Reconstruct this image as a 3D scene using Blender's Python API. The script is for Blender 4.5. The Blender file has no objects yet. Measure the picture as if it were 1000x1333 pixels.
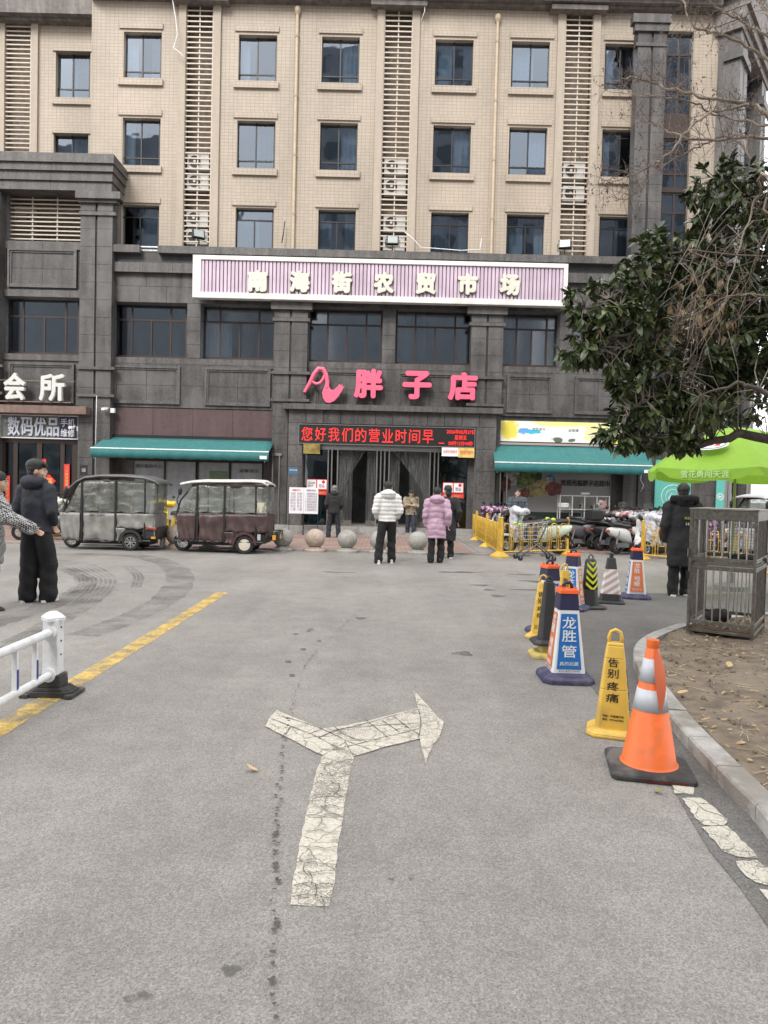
import bpy, math, random
from mathutils import Vector, Matrix, Euler
from math import sin, cos, pi, radians, sqrt, atan2
random.seed(7)
S = bpy.context.scene
C = S.collection

# ------------------------------------------------------------------ camera
CAM_H, F_PX, PITCH, ROLL = 1.55, 920.0, radians(1.65), radians(1.4)
cp, sp, cr, sr = cos(PITCH), sin(PITCH), cos(ROLL), sin(ROLL)
cd = bpy.data.cameras.new('camera'); cam = bpy.data.objects.new('camera', cd); C.objects.link(cam)
cd.sensor_fit = 'VERTICAL'; cd.sensor_height = 36; cd.lens = F_PX / 1333 * 36
cd.clip_start = 0.05; cd.clip_end = 1500
RX = Vector((cr, sr*sp, sr*cp)); RU = Vector((-sr, cr*sp, cr*cp)); RF = Vector((0, cp, -sp))
m = Matrix((RX, RU, -RF)).transposed().to_4x4(); m.translation = Vector((0, 0, CAM_H))
cam.matrix_world = m
S.camera = cam

# ------------------------------------------------------------------ world, sun, exposure
w = bpy.data.worlds.new('World'); S.world = w; w.use_nodes = True
nt = w.node_tree; nt.nodes.clear()
out = nt.nodes.new('ShaderNodeOutputWorld'); bg = nt.nodes.new('ShaderNodeBackground')
sky = nt.nodes.new('ShaderNodeTexSky'); sky.sky_type = 'NISHITA'; sky.sun_disc = False
sky.sun_elevation = radians(42); sky.sun_rotation = radians(200)
sky.air_density = 1.0; sky.dust_density = 4.0
mx = nt.nodes.new('ShaderNodeMix'); mx.data_type = 'RGBA'
mx.inputs[0].default_value = 0.9
nt.links.new(sky.outputs[0], mx.inputs[6]); mx.inputs[7].default_value = (10.6, 10.55, 10.6, 1)   # overcast cloud
nt.links.new(mx.outputs[2], bg.inputs[0]); bg.inputs[1].default_value = 0.112
nt.links.new(bg.outputs[0], out.inputs[0])
sd = bpy.data.lights.new('sun', 'SUN'); sd.energy = 1.6; sd.angle = radians(22); sd.color = (1, .97, .92)
so = bpy.data.objects.new('sun', sd); C.objects.link(so)
so.rotation_euler = (radians(48), 0, radians(-20))
so.location = (0, -5, 30)
S.view_settings.view_transform = 'Standard'; S.view_settings.look = 'None'
S.view_settings.exposure = 1.05; S.view_settings.gamma = 1
try: S.view_settings.use_curve_mapping = False
except Exception: pass
S.cycles.max_bounces = 6; S.cycles.transparent_max_bounces = 12

# ------------------------------------------------------------------ projection helpers (photo measurements -> places)
def ray(px, py):
    x = (px-500)/F_PX; y = -(py-666.5)/F_PX
    return RF + RX*x + RU*y
def G(px, py, z=0.0):
    d = ray(px, py); t = (z-CAM_H)/d.z
    return Vector((d.x*t, d.y*t, z))
def P(px, py, Y):
    d = ray(px, py); t = Y/d.y
    return Vector((d.x*t, Y, CAM_H+d.z*t))

# ------------------------------------------------------------------ materials
MATS = {}
def mat(name, col, rough=.6, metal=0., noise=0., nscale=8., bump=0., bscale=40., spec=.5, streak=0., emit=None, coat=0., dirt=None):
    if name in MATS: return MATS[name]
    m = bpy.data.materials.new(name); m.use_nodes = True; n = m.node_tree; b = n.nodes['Principled BSDF']
    b.inputs['Roughness'].default_value = rough; b.inputs['Metallic'].default_value = metal
    b.inputs['Specular IOR Level'].default_value = spec
    if coat: b.inputs['Coat Weight'].default_value = coat
    c4 = (*col, 1)
    b.inputs['Base Color'].default_value = c4
    tc = n.nodes.new('ShaderNodeNewGeometry')
    src = tc.outputs['Position']
    if noise or streak or dirt:
        cur = None
        t = n.nodes.new('ShaderNodeTexNoise'); t.inputs['Scale'].default_value = nscale; t.inputs['Detail'].default_value = 6
        n.links.new(src, t.inputs['Vector'])
        rm = n.nodes.new('ShaderNodeMapRange'); rm.inputs[1].default_value = .3; rm.inputs[2].default_value = .7
        rm.inputs[3].default_value = 1-noise; rm.inputs[4].default_value = 1+noise
        n.links.new(t.outputs[0], rm.inputs[0])
        val = rm.outputs[0]
        if streak:
            mp = n.nodes.new('ShaderNodeMapping'); mp.inputs['Scale'].default_value = (3, 3, .35)
            n.links.new(src, mp.inputs[0])
            t2 = n.nodes.new('ShaderNodeTexNoise'); t2.inputs['Scale'].default_value = 1.6; t2.inputs['Detail'].default_value = 5
            n.links.new(mp.outputs[0], t2.inputs['Vector'])
            r2 = n.nodes.new('ShaderNodeMapRange'); r2.inputs[1].default_value = .35; r2.inputs[2].default_value = .7
            r2.inputs[3].default_value = 1-streak; r2.inputs[4].default_value = 1+streak
            n.links.new(t2.outputs[0], r2.inputs[0])
            mu = n.nodes.new('ShaderNodeMath'); mu.operation = 'MULTIPLY'
            n.links.new(val, mu.inputs[0]); n.links.new(r2.outputs[0], mu.inputs[1]); val = mu.outputs[0]
        vm = n.nodes.new('ShaderNodeVectorMath'); vm.operation = 'SCALE'
        vm.inputs[0].default_value = col; n.links.new(val, vm.inputs['Scale'])
        cur = vm.outputs[0]
        if dirt:
            dc, dn, ds = dirt
            t3 = n.nodes.new('ShaderNodeTexNoise'); t3.inputs['Scale'].default_value = ds; t3.inputs['Detail'].default_value = 8
            n.links.new(src, t3.inputs['Vector'])
            r3 = n.nodes.new('ShaderNodeMapRange'); r3.inputs[1].default_value = .5; r3.inputs[2].default_value = .62
            r3.inputs[3].default_value = 0; r3.inputs[4].default_value = dn
            n.links.new(t3.outputs[0], r3.inputs[0])
            mm = n.nodes.new('ShaderNodeMix'); mm.data_type = 'RGBA'
            n.links.new(r3.outputs[0], mm.inputs[0]); n.links.new(cur, mm.inputs[6]); mm.inputs[7].default_value = (*dc, 1)
            cur = mm.outputs[2]
        n.links.new(cur, b.inputs['Base Color'])
    if bump:
        tb = n.nodes.new('ShaderNodeTexNoise'); tb.inputs['Scale'].default_value = bscale; tb.inputs['Detail'].default_value = 5
        n.links.new(src, tb.inputs['Vector'])
        bp = n.nodes.new('ShaderNodeBump'); bp.inputs['Strength'].default_value = bump; bp.inputs['Distance'].default_value = .02
        n.links.new(tb.outputs[0], bp.inputs['Height']); n.links.new(bp.outputs[0], b.inputs['Normal'])
    if emit:
        b.inputs['Emission Color'].default_value = (*emit[:3], 1); b.inputs['Emission Strength'].default_value = emit[3]
    MATS[name] = m
    return m

STONE = mat('grey_granite', (.064, .060, .059), .5, noise=.3, nscale=14, streak=.36, bump=.15, bscale=120, dirt=((.16, .155, .15), .32, .9))
STONE2 = mat('light_granite', (.084, .078, .075), .5, noise=.3, nscale=14, streak=.32, bump=.15, bscale=120)
MORTAR = mat('stone_joint', (.13, .127, .124), .9, noise=.3)
DSTONE = mat('dark_granite_fascia', (.045, .043, .044), .4, noise=.2, streak=.2)
FRAME = mat('bronze_aluminium', (.05, .035, .03), .4, metal=.3)
FRAME2 = mat('dark_aluminium', (.022, .02, .022), .4, metal=.3)
STEEL = mat('stainless_steel', (.5, .49, .47), .28, metal=1., noise=.15, nscale=20)
DULLSTEEL = mat('weathered_steel', (.19, .18, .16), .45, metal=.75, noise=.3, nscale=30, dirt=((.12, .10, .08), .6, 6))
BLACK = mat('black_plastic', (.012, .012, .013), .5)
RUBBER = mat('tyre_rubber', (.018, .018, .018), .85)
WHITE = mat('white_paint', (.72, .73, .74), .45, noise=.06, dirt=((.4, .38, .35), .4, 9))
YELLOW = mat('yellow_paint', (.62, .39, .05), .5, noise=.15, dirt=((.3, .2, .06), .5, 12))
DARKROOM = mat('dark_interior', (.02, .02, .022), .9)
TANP = mat('tan_render', (.385, .325, .265), .75, noise=.05, streak=.06)
TANPIPE = mat('tan_pipe', (.46, .37, .26), .5, noise=.1)
SLATM = mat('cream_slat', (.52, .445, .37), .5, noise=.08)
CHROME = mat('chrome', (.7, .7, .7), .15, metal=1)
GREY = mat('grey_plastic', (.16, .16, .165), .5, noise=.1)
REDP = mat('red_print', (.62, .03, .03), .6)
PAPER = mat('white_paper', (.75, .75, .76), .7)
GOLD = mat('gold_print', (.65, .45, .12), .4)

def tile_mat():
    m = bpy.data.materials.new('tan_tile_wall'); m.use_nodes = True; n = m.node_tree; b = n.nodes['Principled BSDF']
    g = n.nodes.new('ShaderNodeNewGeometry'); mp = n.nodes.new('ShaderNodeMapping'); mp.inputs['Rotation'].default_value = (radians(90), 0, 0)
    sx = n.nodes.new('ShaderNodeSeparateXYZ'); cx = n.nodes.new('ShaderNodeCombineXYZ')
    n.links.new(g.outputs['Position'], sx.inputs[0])
    ad = n.nodes.new('ShaderNodeMath'); ad.operation = 'ADD'; n.links.new(sx.outputs[0], ad.inputs[0]); n.links.new(sx.outputs[1], ad.inputs[1])
    n.links.new(ad.outputs[0], cx.inputs[0]); n.links.new(sx.outputs[2], cx.inputs[1])
    br = n.nodes.new('ShaderNodeTexBrick'); br.offset = 0; br.squash = 1
    br.inputs['Color1'].default_value = (.40, .335, .268, 1); br.inputs['Color2'].default_value = (.372, .31, .245, 1)
    br.inputs['Mortar'].default_value = (.255, .205, .16, 1); br.inputs['Scale'].default_value = 1
    br.inputs['Mortar Size'].default_value = .007; br.inputs['Mortar Smooth'].default_value = .3
    br.inputs['Brick Width'].default_value = .155; br.inputs['Row Height'].default_value = .118
    n.links.new(cx.outputs[0], br.inputs['Vector'])
    t = n.nodes.new('ShaderNodeTexNoise'); t.inputs['Scale'].default_value = .5; t.inputs['Detail'].default_value = 7
    m2 = n.nodes.new('ShaderNodeMapping'); m2.inputs['Scale'].default_value = (1.5, 1.5, .5); n.links.new(g.outputs['Position'], m2.inputs[0]); n.links.new(m2.outputs[0], t.inputs['Vector'])
    r = n.nodes.new('ShaderNodeMapRange'); r.inputs[1].default_value = .3; r.inputs[2].default_value = .7; r.inputs[3].default_value = .84; r.inputs[4].default_value = 1.1
    n.links.new(t.outputs[0], r.inputs[0])
    vm = n.nodes.new('ShaderNodeVectorMath'); vm.operation = 'SCALE'; n.links.new(br.outputs[0], vm.inputs[0]); n.links.new(r.outputs[0], vm.inputs['Scale'])
    n.links.new(vm.outputs[0], b.inputs['Base Color']); b.inputs['Roughness'].default_value = .55
    bp = n.nodes.new('ShaderNodeBump'); bp.invert = True; bp.inputs['Strength'].default_value = .5; bp.inputs['Distance'].default_value = .008
    n.links.new(br.outputs['Fac'], bp.inputs['Height']); n.links.new(bp.outputs[0], b.inputs['Normal'])
    return m
TILE = tile_mat()

def glass_mat(name, tint, refl, rough=.02, rcol=(.9, .95, 1)):
    m = bpy.data.materials.new(name); m.use_nodes = True; n = m.node_tree; n.nodes.clear()
    o = n.nodes.new('ShaderNodeOutputMaterial'); mix = n.nodes.new('ShaderNodeMixShader')
    tr = n.nodes.new('ShaderNodeBsdfTransparent'); tr.inputs[0].default_value = (*tint, 1)
    gl = n.nodes.new('ShaderNodeBsdfGlossy'); gl.inputs[0].default_value = (*rcol, 1); gl.inputs['Roughness'].default_value = rough
    fr = n.nodes.new('ShaderNodeFresnel'); fr.inputs[0].default_value = 1.5
    ad = n.nodes.new('ShaderNodeMath'); ad.operation = 'ADD'; ad.inputs[1].default_value = refl; ad.use_clamp = True
    n.links.new(fr.outputs[0], ad.inputs[0]); n.links.new(ad.outputs[0], mix.inputs[0])
    t = n.nodes.new('ShaderNodeTexNoise'); t.inputs['Scale'].default_value = .9
    g = n.nodes.new('ShaderNodeNewGeometry'); n.links.new(g.outputs['Position'], t.inputs['Vector'])
    bp = n.nodes.new('ShaderNodeBump'); bp.inputs['Strength'].default_value = .25; bp.inputs['Distance'].default_value = .02
    n.links.new(t.outputs[0], bp.inputs['Height']); n.links.new(bp.outputs[0], gl.inputs['Normal'])
    n.links.new(tr.outputs[0], mix.inputs[1]); n.links.new(gl.outputs[0], mix.inputs[2]); n.links.new(mix.outputs[0], o.inputs[0])
    return m
PANE = glass_mat('window_glass', (.46, .53, .60), .13, rcol=(.68, .79, .93))
PANE2 = glass_mat('shop_glass', (.6, .65, .66), .02)
PANE3 = glass_mat('film_glass', (.42, .46, .49), .20, .12, rcol=(.72, .80, .90))

def vinyl_mat(name, col, fac, bs=6, streak=(1, 1, 4), bd=.12):
    m = bpy.data.materials.new(name); m.use_nodes = True; n = m.node_tree; b = n.nodes['Principled BSDF']
    b.inputs['Base Color'].default_value = (*col, 1); b.inputs['Roughness'].default_value = .18; b.inputs['Specular IOR Level'].default_value = 1
    o = n.nodes['Material Output']; mix = n.nodes.new('ShaderNodeMixShader'); tr = n.nodes.new('ShaderNodeBsdfTransparent'); tr.inputs[0].default_value = (.85, .87, .86, 1)
    mix.inputs[0].default_value = fac
    t = n.nodes.new('ShaderNodeTexNoise'); t.inputs['Scale'].default_value = bs; t.inputs['Detail'].default_value = 3; t.inputs['Distortion'].default_value = 1.5
    g = n.nodes.new('ShaderNodeNewGeometry'); n.links.new(g.outputs['Position'], t.inputs['Vector'])
    bp = n.nodes.new('ShaderNodeBump'); bp.inputs['Strength'].default_value = 1; bp.inputs['Distance'].default_value = bd
    n.links.new(t.outputs[0], bp.inputs['Height']); n.links.new(bp.outputs[0], b.inputs['Normal'])
    n.links.new(tr.outputs[0], mix.inputs[1]); n.links.new(b.outputs[0], mix.inputs[2]); n.links.new(mix.outputs[0], o.inputs[0])
    mp = n.nodes.new('ShaderNodeMapping'); mp.inputs['Rotation'].default_value = (0, .6, 0); mp.inputs['Scale'].default_value = streak; n.links.new(g.outputs['Position'], mp.inputs[0])
    t2 = n.nodes.new('ShaderNodeTexNoise'); t2.inputs['Scale'].default_value = 2.4; t2.inputs['Detail'].default_value = 5; t2.inputs['Distortion'].default_value = 1.2; n.links.new(mp.outputs[0], t2.inputs['Vector'])
    r = n.nodes.new('ShaderNodeMapRange'); r.inputs[1].default_value = .48; r.inputs[2].default_value = .72; r.inputs[3].default_value = fac; r.inputs[4].default_value = min(.95, fac*3.2)  # paler, more opaque streaks stand in for highlights on the vinyl
    n.links.new(t2.outputs[0], r.inputs[0]); n.links.new(r.outputs[0], mix.inputs[0])
    return m
VINYL = vinyl_mat('clear_vinyl', (.40, .40, .37), .16, 2.2, streak=(.7, .7, 2.2), bd=.06)
CURTAIN = vinyl_mat('door_strip_vinyl', (.26, .26, .26), .12, 2, streak=(7, 7, .35), bd=.03)

# ------------------------------------------------------------------ mesh builder
class MB:
    def __init__(s): s.v = []; s.f = []; s.mi = []; s.cur = 0
    def add(s, vs, fs):
        o = len(s.v); s.v += [tuple(v) for v in vs]
        for f in fs: s.f.append([i+o for i in f]); s.mi.append(s.cur)
        return s
    def box(s, x0, y0, z0, x1, y1, z1):
        x0, x1 = min(x0, x1), max(x0, x1); y0, y1 = min(y0, y1), max(y0, y1); z0, z1 = min(z0, z1), max(z0, z1)
        return s.add([(x0,y0,z0),(x1,y0,z0),(x1,y1,z0),(x0,y1,z0),(x0,y0,z1),(x1,y0,z1),(x1,y1,z1),(x0,y1,z1)],
                     [(0,3,2,1),(4,5,6,7),(0,1,5,4),(1,2,6,5),(2,3,7,6),(3,0,4,7)])
    def obox(s, c, size, rot=(0,0,0)):
        R = Euler(rot).to_matrix(); c = Vector(c); vs = []
        for dz in (-.5,.5):
            for dx, dy in ((-.5,-.5),(.5,-.5),(.5,.5),(-.5,.5)):
                vs.append(c + R @ Vector((dx*size[0], dy*size[1], dz*size[2])))
        return s.add(vs, [(0,3,2,1),(4,5,6,7),(0,1,5,4),(1,2,6,5),(2,3,7,6),(3,0,4,7)])
    def tube(s, pts, r, n=8, caps=True, closed=False):
        pts = [Vector(p) for p in pts]; L = len(pts)
        rs = r if isinstance(r, (list, tuple)) else [r]*L
        vs = []; up = None
        for i, p in enumerate(pts):
            if closed: d = pts[(i+1) % L] - pts[i-1]
            else: d = pts[min(i+1, L-1)] - pts[max(i-1, 0)]
            if d.length < 1e-9: d = Vector((0,0,1))
            d.normalize()
            if up is None:
                up = Vector((0,0,1)) if abs(d.z) < .9 else Vector((1,0,0))
            a = d.cross(up)
            if a.length < 1e-5: a = d.orthogonal()
            a.normalize(); up = a.cross(d).normalized()
            for k in range(n):
                t = 2*pi*k/n
                vs.append(p + (a*cos(t) + up*sin(t))*rs[i])
        fs = []
        for i in range(L if closed else L-1):
            j = (i+1) % L
            for k in range(n):
                k2 = (k+1) % n
                fs.append((i*n+k, i*n+k2, j*n+k2, j*n+k))
        if caps and not closed:
            fs.append(tuple(range(n-1, -1, -1))); fs.append(tuple((L-1)*n+k for k in range(n)))
        return s.add(vs, fs)
    def cyl(s, p0, p1, r0, r1=None, n=12): return s.tube([p0, p1], [r0, r0 if r1 is None else r1], n)
    def lathe(s, prof, c=(0,0,0), n=20, axis='z', sx=1, sy=1):
        vs = []; c = Vector(c)
        for r, h in prof:
            for k in range(n):
                t = 2*pi*k/n; a, b = r*cos(t)*sx, r*sin(t)*sy
                p = {'z': (a,b,h), 'y': (a,h,b), 'x': (h,a,b)}[axis]
                vs.append(c+Vector(p))
        L = len(prof); fs = []
        for i in range(L-1):
            for k in range(n):
                k2 = (k+1) % n; q = (i*n+k, i*n+k2, (i+1)*n+k2, (i+1)*n+k)
                fs.append(q if axis != 'y' else q[::-1])
        if prof[0][0] > 1e-6: fs.append(tuple(range(n-1,-1,-1)) if axis != 'y' else tuple(range(n)))
        if prof[-1][0] > 1e-6: fs.append(tuple((L-1)*n+k for k in (range(n) if axis != 'y' else range(n-1,-1,-1))))
        return s.add(vs, fs)
    def ell(s, c, r, n=12, m=8, rot=None):
        vs = []; c = Vector(c); R = Euler(rot).to_matrix() if rot else None
        for i in range(m+1):
            ph = pi*i/m
            for k in range(n):
                t = 2*pi*k/n
                p = Vector((r[0]*sin(ph)*cos(t), r[1]*sin(ph)*sin(t), -r[2]*cos(ph)))
                vs.append(c + (R @ p if R else p))
        fs = [(i*n+k, i*n+(k+1) % n, (i+1)*n+(k+1) % n, (i+1)*n+k) for i in range(m) for k in range(n)]
        return s.add(vs, fs)
    def prism(s, poly, a, b, plane='xz'):
        """poly in a plane, extruded from a to b on the other axis"""
        f = {'xz': lambda u, v, t: (u, t, v), 'xy': lambda u, v, t: (u, v, t), 'yz': lambda u, v, t: (t, u, v)}[plane]
        n = len(poly); vs = [f(u, v, a) for u, v in poly] + [f(u, v, b) for u, v in poly]
        fs = [tuple(range(n)), tuple(range(2*n-1, n-1, -1))] + [(i, n+i, n+(i+1) % n, (i+1) % n) for i in range(n)]
        return s.add(vs, fs)
    def quad(s, *p): return s.add(p, [tuple(range(len(p)))])
    def mesh(s, name, mats, smooth=False):
        me = bpy.data.meshes.new(name); me.from_pydata(s.v, [], s.f)
        for m_ in (mats if isinstance(mats, (list, tuple)) else [mats]): me.materials.append(m_)
        if len(me.materials) > 1: me.polygons.foreach_set('material_index', s.mi)
        if smooth:
            me.polygons.foreach_set('use_smooth', [True]*len(me.polygons))
        me.update()
        import bmesh
        bm = bmesh.new(); bm.from_mesh(me)
        bmesh.ops.recalc_face_normals(bm, faces=bm.faces); bm.to_mesh(me); bm.free()
        if smooth == 'auto':
            try: me.set_sharp_from_angle(angle=radians(38))
            except Exception: pass
        return me

def link(name, me, parent=None, world=False):
    o = bpy.data.objects.new(name, me); C.objects.link(o)
    if parent is not None:
        o.parent = parent
        if world:
            t = parent; loc = Vector((0,0,0))
            while t is not None: loc += t.location; t = t.parent
            o.location = -loc
    return o
def obj(name, mb, m_, parent=None, smooth=False, world=False, bevel=0):
    o = link(name, mb.mesh(name, m_, smooth), parent, world)
    if bevel:
        b = o.modifiers.new('b', 'BEVEL'); b.width = bevel; b.segments = 2; b.limit_method = 'ANGLE'; b.angle_limit = radians(40)
    return o
def box(name, a, m_, parent=None, world=False, bevel=0): return obj(name, MB().box(*a), m_, parent, world=world, bevel=bevel)
def tag(o, label=None, cat=None, group=None, kind=None):
    if label: o['label'] = label
    if cat: o['category'] = cat
    if group: o['group'] = group
    if kind: o['kind'] = kind
    return o
def thing(name, label, cat, loc=(0,0,0), rz=0, group=None):
    o = bpy.data.objects.new(name, None); C.objects.link(o); o.location = loc; o.rotation_euler = (0,0,rz); o.empty_display_size = .2
    return tag(o, label, cat, group)
def struct(name, mb, m_, parent=None, smooth=False):
    o = obj(name, mb, m_, parent, smooth); o['kind'] = 'structure'; return o
def dup(root, loc, rz, label=None, group=None, scale=None):
    r = root.copy(); C.objects.link(r); r.location = loc; r.rotation_euler = (0,0,rz)
    if scale: r.scale = (scale,)*3
    if label: r['label'] = label
    if group: r['group'] = group
    for ch in list(root.children):
        c = ch.copy(); C.objects.link(c); c.parent = r
        for g in list(ch.children):
            d = g.copy(); C.objects.link(d); d.parent = c
    return r
def remat(root, swap):
    for ch in list(root.children) + [g for c in root.children for g in c.children]:
        if ch.type == 'MESH' and len(ch.data.materials) and ch.data.materials[0] in swap:
            ch.data = ch.data.copy(); ch.data.materials[0] = swap[ch.data.materials[0]]

def text_mesh(body, w=None, h=None, extrude=.01, bold=0., res=2, name='text', grow=None):
    """lettering in the XZ plane, centred, facing -Y, fitted to w x h"""
    c = bpy.data.curves.new(name, 'FONT'); c.body = body; c.extrude = 1e-4 if extrude == 0 else extrude; c.resolution_u = res
    if grow is None and bold and (h or w): grow = bold*(h or w)*.9/max(1, body.count('\n')+1)
    c.space_line = 1.05
    o = bpy.data.objects.new(name, c); me = bpy.data.meshes.new_from_object(o)
    bpy.data.objects.remove(o); bpy.data.curves.remove(c)
    vs = [v.co for v in me.vertices]
    x0, x1 = min(v.x for v in vs), max(v.x for v in vs); y0, y1 = min(v.y for v in vs), max(v.y for v in vs)
    kx = (w/(x1-x0)) if w else None; ky = (h/(y1-y0)) if h else None
    kx = kx or ky or 1; ky = ky or kx
    for v in me.vertices:
        x, y, z = v.co
        v.co = ((x-(x0+x1)/2)*kx, -z, (y-(y0+y1)/2)*ky)
    me.name = name
    if grow:      # heavier strokes: shifted copies, each a hair behind the last
        vs = [v.co.copy() for v in me.vertices]; fs = [tuple(q.vertices) for q in me.polygons]; W = max(v.x for v in vs); H = max(v.z for v in vs)
        mb = MB(); kx = (W-grow)/W; kz = (H-grow)/H
        for i in range(9):
            dx, dz = (0, 0) if i == 0 else (grow*cos(i*pi/4), grow*sin(i*pi/4))
            mb.add([(v.x*kx+dx, v.y+i*.0004, v.z*kz+dz) for v in vs], fs)
        bpy.data.meshes.remove(me); me = bpy.data.meshes.new(name); me.from_pydata(mb.v, [], mb.f); me.update()
    return me
def text(name, body, loc, m_, w=None, h=None, extrude=.01, bold=0., parent=None, rz=0, res=2, rx=0, world=False, grow=None):
    me = text_mesh(body, w, h, extrude, bold, res, name, grow); me.materials.append(m_)
    o = link(name, me, parent)
    loc = Vector(loc)
    if world:
        t = parent
        while t is not None: loc = loc - t.location; t = t.parent
    o.location = loc; o.rotation_euler = (rx, 0, rz)
    return o

def sm(x, z, Y):   # facade measurement at 25.6 m carried to depth Y along the same sight line
    k = Y/25.6
    return x*k, CAM_H+(z-CAM_H)*k


# ------------------------------------------------------------------ GROUND
def asphalt_mat(name, base, speck=1.0, dark=0.0):
    m = bpy.data.materials.new(name); m.use_nodes = True; n = m.node_tree; b = n.nodes['Principled BSDF']
    g = n.nodes.new('ShaderNodeNewGeometry'); pos = g.outputs['Position']
    def noise(sc, det=5, r=.5, vec=None):
        t = n.nodes.new('ShaderNodeTexNoise'); t.inputs['Scale'].default_value = sc; t.inputs['Detail'].default_value = det; t.inputs['Roughness'].default_value = r
        n.links.new(vec or pos, t.inputs['Vector']); return t.outputs[0]
    def rng(s, a, b_, c, d):
        r = n.nodes.new('ShaderNodeMapRange'); n.links.new(s, r.inputs[0])
        for i, v in zip((1,2,3,4), (a,b_,c,d)): r.inputs[i].default_value = v
        return r.outputs[0]
    def mul(a, c):
        q = n.nodes.new('ShaderNodeMath'); q.operation = 'MULTIPLY'; n.links.new(a, q.inputs[0]); n.links.new(c, q.inputs[1]); return q.outputs[0]
    big = rng(noise(.35, 7, .65), .3, .7, .80, 1.17)
    mid = rng(noise(4, 8, .7), .3, .7, .88, 1.11)
    # stretched wear along the driving direction
    mp = n.nodes.new('ShaderNodeMapping'); mp.inputs['Scale'].default_value = (1.4, .12, 1); n.links.new(pos, mp.inputs[0])
    lane = rng(noise(1, 5, .6, mp.outputs[0]), .35, .65, .93, 1.07)
    fine = rng(noise(130, 3, .7), .3, .7, 1-.42*speck, 1+.42*speck)
    v = n.nodes.new('ShaderNodeTexVoronoi'); v.inputs['Scale'].default_value = 95; n.links.new(pos, v.inputs['Vector'])
    sp_ = rng(v.outputs['Color'], .0, 1., .76, 1.24)
    val = mul(mul(mul(big, mid), mul(lane, fine)), sp_)
    vm = n.nodes.new('ShaderNodeVectorMath'); vm.operation = 'SCALE'; vm.inputs[0].default_value = base; n.links.new(val, vm.inputs['Scale'])
    n.links.new(vm.outputs[0], b.inputs['Base Color']); b.inputs['Roughness'].default_value = .85; b.inputs['Specular IOR Level'].default_value = .3
    bp = n.nodes.new('ShaderNodeBump'); bp.inputs['Strength'].default_value = .6; bp.inputs['Distance'].default_value = .004
    n.links.new(v.outputs['Distance'], bp.inputs['Height']); n.links.new(bp.outputs[0], b.inputs['Normal'])
    return m
ASPH = asphalt_mat('worn_asphalt', (.226, .213, .196))
ASPH2 = asphalt_mat('dark_asphalt', (.135, .129, .122), .9)

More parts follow.
